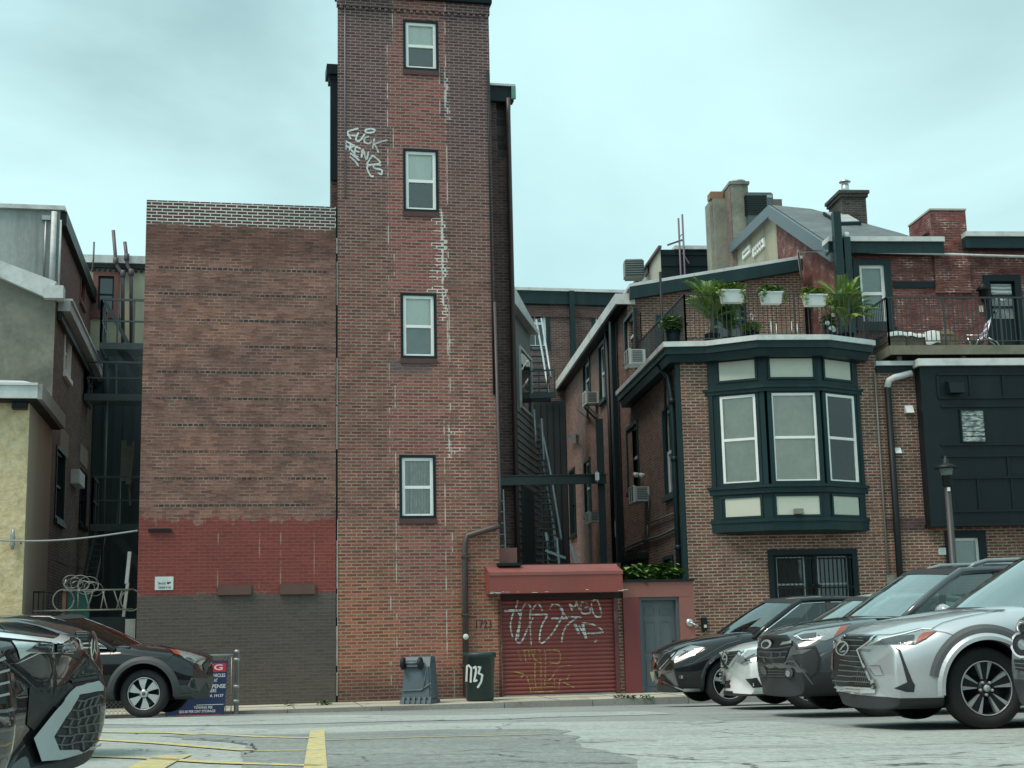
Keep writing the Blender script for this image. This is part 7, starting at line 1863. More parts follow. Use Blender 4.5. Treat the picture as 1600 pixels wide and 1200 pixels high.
c.patch('lower_grille', E([(120,1040),(590,1040),(600,1180),(130,1160)]), GRID)
c.line('grille_bar', [E([(140,1080),(560,1085)]), E([(150,1120),(570,1130)]), E([(190,1165),(580,1170)])], 1.0, CLADG, None, lift=.012)
f_ = c.patch('fog_lamp', ell(1235, 1051, 6.2, 7.5), CLADG, off=.02, mirror=True); c.patch('lamp_unit', ell(1234.5, 1052, 3.4, 5), LENS, f_, off=.028)
c.line('fog_surround', [(2.4, E([(560,980),(610,935),(720,930),(830,1070),(930,1200),(1000,1290)]))], 2.4, CLADG, None, lift=.014)
c.line('panel_gap', [E([(590,440),(800,350),(1300,270),(1600,235)]), E([(700,520),(880,455),(1300,395),(1600,345)])], .8, GRID, None, lift=.006)
c.line('wiper', [[(1372,957),(1412,954)], [(1378,950),(1384,946)]], 1.1, CLAD)

# 3 --- white saloon
c = Car('parked_car', 'white saloon with V shaped chrome grille, squeezed between the grey wagon and black crossover', 1262, 19.0, True, 7.5, .325, .93, 2.78, 4.85, 1.82, CG_R, nose=(1117, .5))
c.body(PT_WHITE, [(0, .74), (.1, .79), (.4, .86), (.9, .92), (1.5, 1.0), (2, .96), (4, 1.0), (4.85, .92)], [(0, .62), (.3, .72), (.9, .84), (1.5, .9), (4.85, .88)], [(0, .82), (.2, .91), (.6, .97), (1.3, 1.0), (3.8, 1.0), (4.6, .93), (4.85, .84)], zb=.17, bow=.42, lean=[(.2, .1), (.35, .0), (.6, .02), (.8, .12), (.95, .22)], clad=.21, arch=.05)
c.cabin(PT_WHITE, 1.5, .80, .93, 2.3, .60, 1.44, 3.4, 1.40, 4.3, 1.0, pillars=((2.7, .02, .09, CLAD),), bowf=.36)
c.wheels('five', 5, .66); c.mirrors(1.8, .84, 1.0, PT_WHITE)
F_ = lambda p: K(1010, 930, 6.484, p)
g_ = c.patch('grille', F_([(795,580),(955,562),(905,625),(855,700),(835,718),(768,705)]), GRID)
c.line('grille_bar', [F_([(800,610),(920,600)]), F_([(795,640),(895,632)]), F_([(780,670),(870,665)])], .8, GRBAR, g_, lift=.013)
c.line('grille_surround', [(4.2, F_([(985,558),(900,640),(850,715),(790,722)])), (1.6, F_([(790,575),(750,650),(740,715)])), (1.6, F_([(740,730),(840,740)]))], 3, CHROME, g_, lift=.016)
em = c.line('emblem', [F_(ell(808, 638, 22, 46, 18, .1) + ell(808, 638, 22, 46, 18, .1)[:1]), F_([(785,640),(832,636)])], 1.6, CHROME, g_, lift=.026)
h = c.patch('headlight', F_([(918,672),(985,600),(1025,558),(1200,548),(1200,650),(1120,668),(990,706)]), LENS, mirror=True)
c.line('lamp_unit', [(2.4, F_([(960,690),(1040,640),(1130,615)])), (1.6, F_([(1050,665),(1000,650),(1100,600)]))], 2, LENSD, h, lift=.012)
p_ = c.patch('number_plate', F_([(722,772),(803,765),(798,885),(735,892)]), GRID, off=.03)
c.line('plate_marks', [F_([(735,800),(785,795)]), F_([(740,835),(785,830)]), F_([(760,780),(763,812)]), F_([(745,860),(790,858)])], 2.2, SILV, p_, lift=.036)
c.line('plate_frame', [F_([(722,772),(803,765),(798,885),(735,892),(722,772)])], .8, SILV, p_, lift=.035)
c.patch('lower_intake', F_([(800,870),(860,862),(852,942),(742,938),(735,900),(795,895)]), GRID)
c.patch('fog_pocket', F_([(1008,850),(1120,835),(1180,930),(1085,938)]), GRID, mirror=True)
c.line('lower_lip', [F_([(750,975),(880,985)])], 3.2, GRID)
c.line('panel_gap', [F_([(800,570),(900,515),(1010,460),(1170,418)]), F_([(1180,545),(1230,525)])], .7, CLADG, None, lift=.006)

WSD = car_glass('dim windscreen', (.4,.47,.45), .16)
# 4 --- black crossover, farthest on the right
c = Car('parked_car', 'glossy black crossover with chrome lower strip, farthest of the right row beside the grey door', 1138, 21.7, True, 8.5, .352, .98, 2.72, 4.75, 1.86, CG_R, nose=(1010, .55))
c.body(PT_BLACK, [(0, .80), (.1, .86), (.4, .95), (.9, 1.04), (1.5, 1.12), (2, 1.06), (4, 1.06), (4.75, .95)], [(0, .66), (.3, .78), (.9, .92), (1.5, .98), (4.75, .95)], [(0, .78), (.2, .88), (.6, .97), (1.3, 1.0), (3.7, 1.0), (4.5, .93), (4.75, .84)], zb=.2, bow=.42, lean=[(.2, .16), (.35, .04), (.6, .0), (.8, .1), (1.0, .24)], clad=.30, arch=.05)
c.cabin(PT_BLACK, 1.5, .83, 1.02, 2.32, .62, 1.57, 4.0, 1.52, 4.5, 1.12, pillars=((2.75, .02, .09, CLAD), (3.6, -.02, .1, CLAD)), bowf=.38, trim=CHROME, topw=.08, roofm=PT_SLATE, wind=WSD)
c.wheels('five', 5, .70); c.mirrors(1.9, .87, 1.08, PT_BLACK)
c.archband(PT_BLACK, c.R + .048, c.R + .10, proud=.02)
g_ = c.patch('grille', F_([(150,590),(310,572),(215,660),(130,748),(100,735)]), GRID)
c.line('grille_bar', [F_([(150 + k*22, 592 - k*3),(118 + k*14, 705 - k*28)]) for k in range(6)], .8, GRBAR, g_, lift=.013)
c.line('grille_surround', [(4.5, F_([(98,640),(68,742)])), (2, F_([(60,742),(125,748)])), (1.4, F_([(135,748),(215,665),(300,580)]))], 3, CHROME, g_, lift=.017)
h = c.patch('headlight', F_([(245,655),(330,560),(450,508),(595,530),(490,610),(380,642),(270,662)]), LENS, mirror=True)
c.patch('side_reflector', F_([(470,605),(488,545),(585,535),(520,590)]), AMBER, h, off=.012)
c.line('lamp_unit', [(3, F_([(300,640),(430,570)])), (2, F_([(380,560),(450,600)]))], 2, LENSD, h, lift=.012)
c.line('chrome_strip', [(2.0, F_([(118,850),(255,918),(375,955)])), (4.2, F_([(375,955),(545,955)]))], 3, CHROME, None, lift=.013)
c.patch('number_plate', F_([(46,775),(96,770),(96,868),(48,872)]), PLATE, off=.04)
c.patch('fog_lamp', F_(ell(352, 828, 26, 20)), LENSD, off=.012, mirror=True); c.patch('fog_lamp_bulb', F_(ell(362, 828, 10, 18)), LENS, off=.017)
c.line('panel_gap', [F_([(160,580),(330,500),(560,440),(800,408)]), F_([(380,715),(470,690),(620,600),(800,500),(960,455)])], .7, CLADG, None, lift=.005)

# 5 --- nose of the next car at the right edge
c = Car('parked_car', 'slate crossover with round headlamp, only its nose showing at the right edge', 1868, 10.0, True, 7.5, .35, .88, 2.6, 4.4, 1.8, CG_R)
c.body(PT_SLATE, [(0, .86), (.1, .93), (.4, .99), (.9, 1.04), (1.4, 1.1), (2, 1.06), (4.4, 1.0)], [(0, .74), (.35, .84), (.9, .95), (4.4, .96)], [(0, .84), (.2, .92), (.6, .98), (1.3, 1.0), (3.4, 1.0), (4.4, .86)], zb=.2, bow=.40, lean=[(.2, .1), (.4, .0), (.6, .02), (.95, .16)], clad=.4, arch=.055)
c.cabin(PT_SLATE, 1.4, .80, 1.02, 2.1, .62, 1.56, 3.6, 1.52, 4.2, 1.08, bowf=.32)
c.wheels('five', 5, .66); c.mirrors(1.7, .84, 1.08, PT_SLATE); c.archband(CLAD, c.R + .052, c.R + .12)
h = c.patch('headlight', ell(1601, 1007, 17, 19), GRID, off=.012, mirror=True)
c.line('running_light', [(3.2, ell(1601, 1007, 17, 20)[4:14])], 3, LAMPON, h, lift=.02)
c.patch('lamp_unit', ell(1602, 1007, 8, 9), LENS, h, off=.02)
c.patch('grille', [(1585,1030),(1640,1034),(1640,1058),(1588,1046)], GRID)
c.line('grille_bar', [[(1588,1036),(1640,1041)], [(1588,1042),(1640,1049)]], 1.2, GRBAR, None, lift=.014)

# 6 --- black crossover, far left
c = Car('parked_car', 'black crossover with bright silver wheel and matt black arches, in front of the towing notice', 226, 23.0, False, -1.0, .385, 1.0, 2.85, 4.9, 1.96, CG_L)
c.body(PT_BLACK, [(0, .92), (.1, .99), (.4, 1.06), (.9, 1.12), (1.5, 1.19), (2, 1.12), (4.2, 1.14), (4.9, 1.0)], [(0, .80), (.3, .9), (.9, 1.0), (1.5, 1.05), (4.9, 1.02)], [(0, .84), (.2, .92), (.6, .98), (1.3, 1.0), (3.8, 1.0), (4.7, .94), (4.9, .88)], zb=.26, bow=.30, lean=[(.25, .14), (.45, .0), (.7, .02), (.9, .08), (1.05, .2)], clad=.50, cladm=plain('faded bumper plastic', (.045,.05,.047), .6), arch=.09)
c.cabin(PT_BLACK, 1.5, .88, 1.10, 2.58, .68, 1.64, 4.2, 1.60, 4.75, 1.18, pillars=((2.95, .02, .1, CLAD), (3.8, .02, .1, CLAD)), bowf=.34, trim=CHROME, topw=.05, wind=SGL)
c.archband(plain('faded arch plastic', (.04,.046,.047), .6), c.R + .085, c.R + .19, proud=.035)
c.wheels('cover', 6, .665); c.mirrors(1.95, .92, 1.16, PT_BLACK)
Gq = lambda p: K(130, 930, 6, p)
h = c.patch('headlight', Gq([(868,513),(1000,540),(1148,588),(1105,655),(1010,625),(940,590)]), LENS, mirror=True)
c.patch('lamp_unit', Gq([(950,590),(1000,590),(1060,625),(1020,625)]), LENSD, h, off=.012)
c.patch('side_reflector', Gq([(812,508),(868,513),(928,578),(850,548)]), AMBER, h, off=.011)
c.patch('grille', Gq([(1150,600),(1222,625),(1226,745),(1160,745),(1180,660)]), GRID)
c.patch('bumper_facet', Gq([(1115,650),(1170,605),(1180,650),(1140,720)]), CLADG, off=.012)
c.patch('fog_pocket', Gq([(975,850),(1010,775),(1170,775),(1080,900),(1020,885)]), CLADG, off=.01, mirror=True)
c.patch('fog_lamp', Gq([(1005,800),(1035,785),(1060,880),(1000,860)]), GRID, off=.014)
c.line('panel_gap', [Gq([(252,440),(255,560),(300,590)]), Gq([(330,440),(600,450),(860,500)]), Gq([(770,610),(850,560),(990,620),(1060,690)]), Gq([(100,560),(420,560),(560,575),(780,585)])], 1.0, GRID, None, lift=.006)
c.line('bumper_edge', [Gq([(850,935),(1060,925),(1180,770)])], 1.2, CLADG, None, lift=.012)

# 7 --- black car with round star emblem, behind the near SUV
c = Car('parked_car', 'black car with star emblem grille, half hidden behind the big near left car', 62, 10.4, False, 2.0, .34, .9, 2.8, 4.7, 1.84, CG_L)
c.O += c.b * (c.loc(atd(170, 1000, 11.3))[0]); c.root.location = c.O + c.b * (c.L / 2); ORG[c.root] = c.root.location.copy()
c.body(PT_BLACK, [(0, .90), (.1, .97), (.4, 1.05), (.9, 1.1), (1.5, 1.15), (4.7, 1.0)], [(0, .76), (.35, .88), (.9, 1.0), (4.7, .98)], [(0, .84), (.2, .92), (.6, .98), (1.3, 1.0), (3.8, 1.0), (4.7, .88)], zb=.2, bow=.34, lean=[(.2, .1), (.4, .0), (.7, .02), (1.0, .16)], clad=.3, arch=.05)
c.cabin(PT_BLACK, 1.5, .82, 1.05, 2.35, .62, 1.5, 3.7, 1.46, 4.45, 1.1, bowf=.36, wind=SGL)
c.wheels('five', 5, .68); c.mirrors(1.9, .86, 1.12, PT_BLACK)
Hq = lambda p: K(0, 940, 9.23, p)
g_ = c.patch('grille', Hq([(1080,430),(1330,430),(1370,560),(1375,700),(1350,860),(1180,860),(1120,560)]), GRID)
c.line('grille_bar', [Hq([(1085,450 + k*28),(1240,452 + k*28)]) for k in range(4)] + [Hq([(1180,690 + k*30),(1250,692 + k*30)]) for k in range(4)], .9, GRBAR, g_, lift=.013)
c.line('emblem', [(1.8, Hq(ell(1310, 665, 46, 190, 24) + ell(1310, 665, 46, 190, 24)[:1])), Hq([(1312,480),(1312,660)]), Hq([(1312,660),(1275,780)]), Hq([(1312,660),(1352,780)])], 1.3, CHROME, g_, lift=.03)
c.line('grille_surround', [(2.2, Hq([(1155,595),(1270,590)])), (2.2, Hq([(1160,655),(1275,655)]))], 2, CHROME, g_, lift=.02)
c.line('hood_line', [Hq([(740,255),(970,290)]), Hq([(850,215),(1005,250)]), Hq([(1180,315),(1250,340)])], .9, CHROME, None, lift=.004)

# 8 --- big black SUV, near left
c = Car('parked_car', 'big black car with angular grey bumper brace and hexagon mesh, near left', 40, 7.3, False, 3.0, .37, .98, 2.95, 5.0, 1.96, CG_L)
c.O += c.b * (c.loc(atd(156, 1060, 8.25))[0]); c.O.z = ground_z(0, 8.2); c.root.location = c.O + c.b * (c.L / 2); ORG[c.root] = c.root.location.copy()
c.body(PT_BLACK, [(0, .82), (.1, .86), (.3, .91), (.6, .96), (1.0, 1.01), (1.5, 1.05), (5, 1.05)], [(0, .72), (.35, .80), (.9, .94), (5, .98)], [(0, .86), (.2, .94), (.6, .985), (1.3, 1.0), (4.1, 1.0), (5, .88)], zb=.11, bow=.26, lean=[(.12, .12), (.25, .03), (.52, .0), (.62, .02), (.72, .12), (.8, .2)], clad=.17, arch=.06)
c.cabin(PT_BLACK, 1.5, .86, 1.08, 2.3, .68, 1.74, 4.3, 1.7, 4.85, 1.16, bowf=.3, rails=SILV)
c.wheels('five', 5, .68); c.mirrors(1.9, .9, 1.18, PT_BLACK)
Zq = lambda p: K(0, 930, 4.444, p)
g_ = c.patch('lower_grille', Zq([(525,700),(688,668),(690,800),(672,1015),(550,1088),(380,1085),(345,988)]), GRID, step=4)
mesh_ = []
for j in range(6):
    y = 715 + j * 62; x0 = 515 - j * 34; x1 = 688 - j * 3
    mesh_.append(Zq([(x0 if j < 5 else 370, y + 18), (x0 + (x1-x0)*.3, y + 22), (x0 + (x1-x0)*.45, y + 8), (x0 + (x1-x0)*.7, y - 6), (x1, y - 20)]))
    for q in range(4): a = x0 + (x1 - x0) * (.18 + .23 * q); mesh_.append(Zq([(a, y + 18 - q*8), (a - 26 + 16*(j % 2)*2, y + 72 - q*8)]))
c.line('mesh_bars', mesh_, 2.2, CLADG, g_, lift=.02)
c.patch('bumper_brace', Zq([(203,1000),(458,682),(500,645),(660,604),(690,635),(690,664),(522,700),(343,988),(382,1085),(510,1082),(545,1104),(676,1018),(672,1042),(535,1110),(392,1150),(258,1162)]), SILV, off=.028, step=4)
h = c.patch('headlight', Hq([(165,575),(480,605),(760,610),(735,745),(560,738),(420,745),(280,830),(240,690)]), plain('bright lamp lens', (.48,.55,.55), .15, var=.25, scale=20, coat=1), mirror=True)
c.patch('lamp_unit', Hq([(345,715),(520,610),(740,625),(720,735),(560,730)]), LENSD, h, off=.011)
c.patch('running_light', Hq([(-60,465),(820,568),(800,612),(480,585),(-60,535)]), LAMPON, off=.012, mirror=True)
c.patch('upper_grille', Hq([(810,600),(1060,600),(1110,700),(1150,850),(1010,790),(800,745)]), GRID)
c.line('grille_bar', [Hq([(800,640),(1060,625)]), Hq([(800,690),(1080,680)]), Hq([(800,735),(1020,745)])], 1.1, GRBAR, None, lift=.012)
c.patch('emblem', Hq([(1040,540),(1110,545),(1130,690),(1095,680),(1080,600),(1045,590)]), LAMPON, off=.03)
c.patch('emblem', Hq([(1195,890),(1215,870),(1255,945),(1235,950)]), LAMPON, off=.02) if False else None
c.line('chrome_strip', [(1.3, Hq([(110,895),(220,892),(300,850),(540,738),(790,742),(1030,742)]))], 1.2, CHROME, None, lift=.014)
c.line('panel_gap', [(1.6, Hq([(-60,432),(760,515),(1100,525)])), Hq([(80,420),(0,340)])], 1.2, GRID, None, lift=.006)
c.line('bumper_step', [(5, Zq([(490,600),(665,572)])), (1.2, Zq([(250,580),(500,578),(665,548)]))], 2, GRID, None, lift=.008)
c.patch('bumper_vent', Zq([(200,640),(470,640),(340,800),(230,940),(180,900)]), GRID, off=.006, mirror=True)

# 9 --- chrome grille sliver at the very left edge
c = Car('parked_car', 'dark vehicle with chrome framed grille cut off by the left edge of the photo', -240, 4.6, False, 3.0, .39, .98, 3.0, 5.1, 1.98, CG_L, cat='car')
c.O += c.b * (c.loc(atd(-33, 1110, 5.55))[0]); c.O.z = ground_z(0, 5.5); c.root.location = c.O + c.b * (c.L / 2); ORG[c.root] = c.root.location.copy()
c.body(PT_BLACK, [(0, .80), (.05, .84), (.3, .88), (.9, .95), (1.5, 1.02), (5.1, 1.0)], [(0, .70), (.35, .78), (.9, .88), (5.1, .9)], [(0, .90), (.2, .95), (.6, .985), (1.3, 1.0), (4.1, 1.0), (5.1, .88)], zb=.2, bow=.18, lean=[(.2, .1), (.4, .0), (.7, .06), (.95, .14)], clad=.25, arch=.06)
c.cabin(PT_BLACK, 1.6, .86, .96, 2.3, .68, 1.5, 4.3, 1.46, 4.9, 1.0, bowf=.3)
c.wheels('five', 5, .68); c.mirrors(1.9, .9, 1.05, PT_BLACK)
g_ = c.patch('grille', [(-60,985),(1,985),(9,1050),(10,1100),(-60,1104)], GRID, step=4)
c.line('grille_bar', [[(-60, 1000 + k*20),(8, 990 + k*19)] for k in range(6)], 4, SILV, g_, lift=.02)
c.line('grille_surround', [(5, [(2,980),(8,1020),(12,1075),(16,1108),(0,1112),(-60,1115)])], 5, CHROME, g_, lift=.024)
# ------------------------------------------------------------------ ground, kerb, paving, paint
def asphalt(name, col, col2, rough=.9, speck=.35, crack=.6):
    N = NT(name); p = N.geo()
    a = N.noise(p, .6, 6, .6); b = N.noise(p, 5, 5, .6); c = N.math('ADD', N.math('MULTIPLY', N.noise(p, 60, 3, .7), .5), N.math('MULTIPLY', N.noise(N.n('Mapping', Vector=p, Scale=(1, .45, 1)).outputs[0], 17, 5, .75), .5))
    st = N.n('Mapping', Vector=p, Scale=(.35, 2.0, 1)).outputs[0]
    b2 = N.noise(st, 1.4, 6, .65)
    k = N.math('ADD', N.math('MULTIPLY', a, .45), N.math('MULTIPLY', b2, .55))
    colr = N.mix(N.ramp(k, .36, .64), (*col, 1), (*col2, 1))
    g = N.ramp(c, .3, .7, 1 - speck, 1 + speck * .8)
    colr = N.mix(1.0, colr, N.n('CombineColor', _0=g, _1=g, _2=g).outputs[0], 'MULTIPLY')
    wv = N.n('VectorMath', {'operation': 'MULTIPLY_ADD'}, _0=N.n('TexNoise', Vector=p, Scale=1.1, Detail=5).outputs['Color'], _1=(1.3, 1.3, 0), _2=p).outputs[0]
    v = N.n('TexVoronoi', {'feature': 'DISTANCE_TO_EDGE'}, Vector=wv, Scale=.42)
    cr = N.math('MULTIPLY', N.ramp(v.outputs['Distance'], .012, .003), N.ramp(b, .42, .6))
    colr = N.mix(N.math('MULTIPLY', cr, crack), colr, (.05,.05,.048,1))
    sp = N.ramp(N.noise(p, 2.2, 3), .66, .74); colr = N.mix(N.math('MULTIPLY', sp, .45), colr, (.11,.11,.10,1))
    N.p(Base__Color=colr, Roughness=rough); N.b.inputs['Specular IOR Level'].default_value = .3
    N.bump(N.math('ADD', c, N.math('MULTIPLY', b, .6)), .35, .012)
    return N.mat
ASPH = asphalt('grey asphalt', (.195,.207,.20), (.28,.296,.285))
ASPHD = asphalt('darker asphalt patch', (.175,.188,.18), (.25,.266,.255), speck=.6, crack=.9)
ASPHP = asphalt('pale worn asphalt', (.27,.292,.274), (.37,.40,.372), speck=.5, crack=.95)
CONC = asphalt('pavement concrete', (.33,.32,.255), (.48,.46,.375), speck=.22, crack=.7)
KERB = asphalt('kerb stone', (.20,.19,.17), (.30,.29,.26), speck=.25, crack=.3)
YPAINT = None
N = NT('worn yellow paint'); p = N.geo(); m = N.ramp(N.noise(p, 9, 7, .75), .42, .56)
N.p(Base__Color=N.mix(m, (.30,.32,.28,1), (.56,.44,.13,1)), Roughness=.8); YPAINT = N.mat
mb = MB(); ys = [-160, -20, 2, 5, 7, 9, 11, 13, 15, 17, 19, 21, 23, 25, 27, 28.5, 34, 50, 120]; xs = [-160, -30, -12, 0, 12, 30, 160]
for i in range(len(ys) - 1):
    for j in range(len(xs) - 1):
        mb.poly([(xs[j + a], ys[i + b], ground_z(0, ys[i + b])) for a, b in ((0,0), (1,0), (1,1), (0,1))])
bm_o = mb.build('ground', ASPH, None); tag(bm_o, kind='structure')
def gsheet(name, px, mat, lift, sub=True, jit=0.0):
    P = [on_ground(x, y) for x, y in px]
    # densify so the sheet follows the fall of the ground
    Q = []
    for a, b in zip(P, P[1:] + P[:1]):
        n = max(1, int((b - a).length / .5))
        for k in range(n): q = a.lerp(b, k / n); Q.append(V3((q.x + random.uniform(-jit, jit), q.y + random.uniform(-jit, jit), 0)))
    ins = []
    x0, x1 = min(q.x for q in Q), max(q.x for q in Q); y0, y1 = min(q.y for q in Q), max(q.y for q in Q)
    st = max(.6, (x1 - x0) / 40)
    yy = y0
    while yy < y1:
        xx = x0
        while xx < x1: ins.append((xx, yy)); xx += st
        yy += st
    for yk in (9, 21, 28.5):
        if y0 < yk < y1:
            xx = x0
            while xx < x1: ins.append((xx, yk)); xx += st * .5
    r = delaunay_2d_cdt([V3((q.x, q.y)) for q in Q] + [V3(i) for i in ins], [], [list(range(len(Q)))], 1, 1e-4)
    mb = MB(); mb.add([(v.x, v.y, ground_z(v.x, v.y) + lift) for v in r[0]], [list(f) for f in r[2]])
    return tag(mb.build(name, mat, None), kind='structure')
random.seed(13)
gsheet('road_patch', [(-300,1300),(-300,1148),(150,1139),(330,1136),(420,1141),(500,1138),(640,1131),(800,1129),(930,1128),(1130,1126),(1230,1128),(1330,1137),(1480,1141),(1700,1136),(1900,1133),(2000,1300)], ASPHP, .004, jit=.1)
gsheet('road_patch', [(398,1166),(330,1158),(250,1151),(340,1148),(430,1149),(560,1146),(700,1141),(855,1140),(880,1143),(905,1158),(950,1180),(1000,1203),(1100,1290),(330,1290),(385,1190)], ASPHD, .008, jit=.1)
gsheet('road_strip', [(150,1132),(150,1122),(380,1119),(620,1118.5),(760,1117.5),(850,1114),(1000,1112),(1062,1115.5),(1000,1118),(860,1121),(800,1124),(640,1127),(500,1131),(300,1134)], ASPHP, .005, jit=.05)
def gline(px, w, name='yellow_line', n=0):
    pts = []
    L = [on_ground(x, y) for x, y in px]; A, B = [], []
    D = []
    for a, b in zip(L, L[1:]):
        k = max(1, int((b - a).length / .4)); D += [a.lerp(b, i / k) for i in range(k)]
    D.append(L[-1])
    mb = MB()
    for i, q in enumerate(D):
        d = (D[min(i+1, len(D)-1)] - D[max(i-1, 0)]).normalized(); s = V3((-d.y, d.x, 0)).normalized() * w / 2
        for sg in (-1, 1): p = q + s * sg; mb.v.append(V3((p.x, p.y, ground_z(p.x, p.y) + .0125)))
    for i in range(len(D) - 1): mb.f.append([2*i, 2*i+1, 2*i+3, 2*i+2]); mb.m.append(0); mb.sm.append(False)
    return tag(mb.build(name, YPAINT, None), kind='structure')
gline([(60,1144),(200,1146),(270,1146.5),(312,1149.5)], .16); gline([(318,1148),(410,1153),(490,1155)], .13)
gline([(60,1154),(160,1157.5),(250,1163),(388,1174.5)], .14); gline([(392,1175),(480,1174.5)], .12)
gline([(60,1178),(140,1183.5),(235,1187),(340,1194),(500,1199)], .13)
gline([(496,1142),(494,1170),(493,1199),(490,1290)], .15); gline([(274,1182),(246,1193),(210,1212)], .26); gline([(507,1158.5),(650,1154),(860,1149)], .09)
TARL = plain('tar crack', (.05,.055,.052), .9)
random.seed(29)
def crack(px, w):
    Q = []
    for (x0, y0), (x1, y1) in zip(px, px[1:]):
        for k in range(7): t_ = k / 7; Q.append((x0 + (x1-x0)*t_ + random.uniform(-5, 5), y0 + (y1-y0)*t_ + random.uniform(-.5, .5)))
    L = [on_ground(*q) for q in Q]; mb = MB()
    for i, q in enumerate(L):
        d = (L[min(i+1, len(L)-1)] - L[max(i-1, 0)]).normalized(); s = V3((-d.y, d.x, 0)) * w * random.uniform(.3, .9)
        for sg in (-1, 1): p = q + s * sg; mb.v.append(V3((p.x, p.y, ground_z(p.x, p.y) + .0145)))
    for i in range(len(L) - 1): mb.f.append([2*i, 2*i+1, 2*i+3, 2*i+2]); mb.m.append(0); mb.sm.append(False)
    tag(mb.build('road_crack', TARL, None), kind='structure')
for c_ in ([(1000,1181),(1045,1184),(1085,1188),(1150,1187)], [(1080,1172),(1200,1168),(1330,1171)], [(390,1164),(400,1173),(380,1182)], [(640,1183),(760,1180),(820,1186)], [(905,1160),(960,1157),(1040,1160)], [(520,1130),(700,1127),(860,1121)], [(1200,1150),(1270,1156),(1380,1153)], [(300,1155),(360,1160),(395,1166)], [(700,1195),(790,1190),(900,1196)], [(1350,1190),(1450,1184),(1580,1189)], [(340,1172),(250,1176),(200,1172)]): crack(c_, .015)
# pavement with kerb
fS = facade(AT, 26.55)
mb = MB(); gz_ = .168
uu0, uu1 = -40, 45
mb.poly([fS.P(uu0, gz_, -.16), fS.P(uu1, gz_, -.16), fS.P(uu1, gz_, -26), fS.P(uu0, gz_, -26)]); tag(mb.build('pavement', CONC, None), kind='structure')
mb = MB(); random.seed(2); u = uu0
while u < uu1:
    l = random.uniform(1.4, 2.4); mb.fbox(fS, u, u + l - .012, -.1, gz_ + random.uniform(-.004, .006), -.159, random.uniform(-.01, .008)); u += l
tag(mb.build('kerb', KERB, None), kind='structure')
mb = MB()
for k in range(-14, 20): mb.fbox(fS, k * 1.25, k * 1.25 + .014, gz_ + .001, gz_ + .0045, -2.15 - .9, -.17)
mb.fbox(fS, -20, 26, gz_ + .0012, gz_ + .0047, -1.25, -1.236)
tag(mb.build('pavement_joint', plain('dark joint', (.09,.09,.075), .9), None), kind='structure')
random.seed(17); mb = MB()
for x, y, n in ((507, 1104, 60), (968, 1088, 50), (985, 1089, 40), (452, 1106, 20), (1010, 1096, 25)):
    c = atd(x, y, 27.6); leaves(mb, (c.x, c.y, gz_ + .03), (.13, .1, .05), n, .07, 0)
tag(mb.build('weeds', [LEAF2], None, normals=False), 'small weeds growing in the pavement cracks', kind='stuff')

# unseen low brick row behind the camera, added to darken the cars' reflections
mb = MB(); yb = -17.0; gb_ = ground_z(0, 0)
rr = [(-26 + 4.2 * k + 1.2, -26 + 4.2 * k + 2.7, gb_ + z, gb_ + z + 1.9) for k in range(12) for z in (.9, 3.9)]
fb = Face((0, yb, 0), (1, 0, 0), (0, 1, 0))
wall_holes(mb, fb, -26, 26, gb_ - .1, gb_ + 7.0, rr, .2); mass(mb, fb, -26, 26, gb_ - .1, gb_ + 7.0, 8)
row = mb.build('unseen_reflection_row', BR_ALLEY, None); tag(row, kind='structure')
mb = MB()
for r in rr: mb.fbox(fb, *r, -.3, -.2)
mb.build('row_windows', PANE, row)
# ------------------------------------------------------------------ light
W_ = bpy.data.worlds.new('World'); SC.world = W_; W_.use_nodes = True
t = W_.node_tree; t.nodes.clear()
o = t.nodes.new('ShaderNodeOutputWorld'); bg = t.nodes.new('ShaderNodeBackground'); t.links.new(bg.outputs[0], o.inputs[0])
sky = t.nodes.new('ShaderNodeTexSky'); sky.sky_type = 'NISHITA'; sky.sun_disc = False
EL, AZ_ = R_(60), R_(232)
sky.sun_elevation = EL; sky.sun_rotation = AZ_; sky.air_density = 1.2; sky.dust_density = 3.0
tc_ = t.nodes.new('ShaderNodeTexCoord'); mp = t.nodes.new('ShaderNodeMapping'); mp.inputs['Scale'].default_value = (1, 1, 1.7); mp.inputs['Location'].default_value = (.35, .2, .12)
t.links.new(tc_.outputs['Generated'], mp.inputs[0])
nz = t.nodes.new('ShaderNodeTexNoise'); nz.inputs['Scale'].default_value = 2.7; nz.inputs['Detail'].default_value = 6; nz.inputs['Roughness'].default_value = .5; nz.inputs['Distortion'].default_value = .35
t.links.new(mp.outputs[0], nz.inputs['Vector'])
rp = t.nodes.new('ShaderNodeValToRGB'); rp.color_ramp.elements[0].position = .25; rp.color_ramp.elements[1].position = .66
rp.color_ramp.elements[0].color = (.325, .51, .53, 1); rp.color_ramp.elements[1].color = (.455, .672, .675, 1)
t.links.new(nz.outputs['Fac'], rp.inputs[0])
sc = t.nodes.new('ShaderNodeMix'); sc.data_type = 'RGBA'; sc.blend_type = 'MULTIPLY'; sc.inputs[0].default_value = 1; sc.inputs[7].default_value = (9.0, 9.0, 9.0, 1)
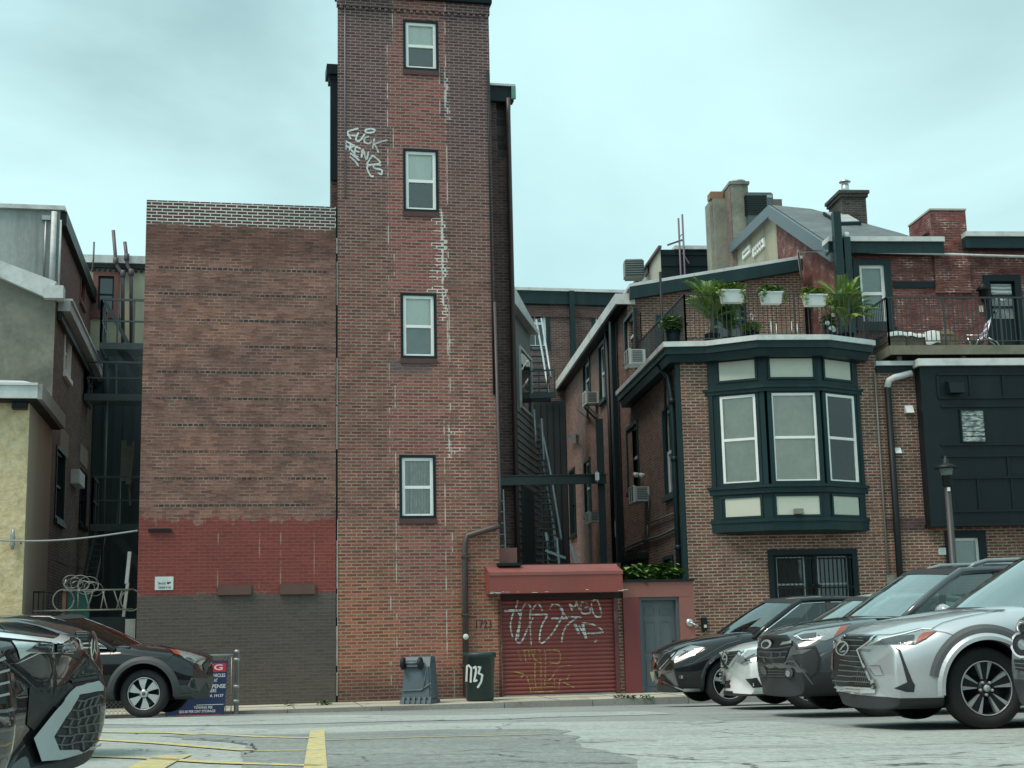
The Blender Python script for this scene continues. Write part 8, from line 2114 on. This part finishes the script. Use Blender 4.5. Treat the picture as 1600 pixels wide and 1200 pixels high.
# two broad darker banks of cloud
last = rp.outputs[0]
for (x, y), ang, dk in (((310, 190), 9, .74), ((1500, 10), 10, .74), ((120, 330), 7, .9)):
    dd_ = ray(x, y)
    nd = t.nodes.new('ShaderNodeVectorMath'); nd.operation = 'DOT_PRODUCT'; nv = t.nodes.new('ShaderNodeVectorMath'); nv.operation = 'NORMALIZE'; t.links.new(tc_.outputs['Generated'], nv.inputs[0]); t.links.new(nv.outputs[0], nd.inputs[0]); nd.inputs[1].default_value = dd_
    ad = t.nodes.new('ShaderNodeMath'); ad.operation = 'MULTIPLY_ADD'; t.links.new(nz.outputs['Fac'], ad.inputs[0]); ad.inputs[1].default_value = -.035; t.links.new(nd.outputs['Value'], ad.inputs[2])
    mr = t.nodes.new('ShaderNodeMapRange'); mr.interpolation_type = 'SMOOTHSTEP'; t.links.new(ad.outputs[0], mr.inputs[0]); mr.inputs[1].default_value = math.cos(R_(ang)) - .02; mr.inputs[2].default_value = .99; mr.inputs[3].default_value = 1; mr.inputs[4].default_value = dk
    ml = t.nodes.new('ShaderNodeMix'); ml.data_type = 'RGBA'; ml.blend_type = 'MULTIPLY'; ml.inputs[0].default_value = 1; t.links.new(last, ml.inputs[6]); t.links.new(mr.outputs[0], ml.inputs[7]); last = ml.outputs[2]
t.links.new(last, sc.inputs[6])
mx = t.nodes.new('ShaderNodeMix'); mx.data_type = 'RGBA'; mx.inputs[0].default_value = .93
t.links.new(sky.outputs[0], mx.inputs[6]); t.links.new(sc.outputs[2], mx.inputs[7]); t.links.new(mx.outputs[2], bg.inputs[0])
bg.inputs[1].default_value = .086
sd = bpy.data.lights.new('sun', 'SUN'); sd.energy = 1.5; sd.angle = R_(25); sd.color = (1, .90, .80)
so = bpy.data.objects.new('sun', sd); COL.objects.link(so)
dv = V3((math.sin(AZ_) * math.cos(EL), math.cos(AZ_) * math.cos(EL), math.sin(EL)))
so.rotation_euler = (-dv).to_track_quat('-Z', 'Y').to_euler()
SC.view_settings.view_transform = 'Standard'; SC.view_settings.look = 'None'; SC.view_settings.exposure = 1.03; SC.view_settings.gamma = 1
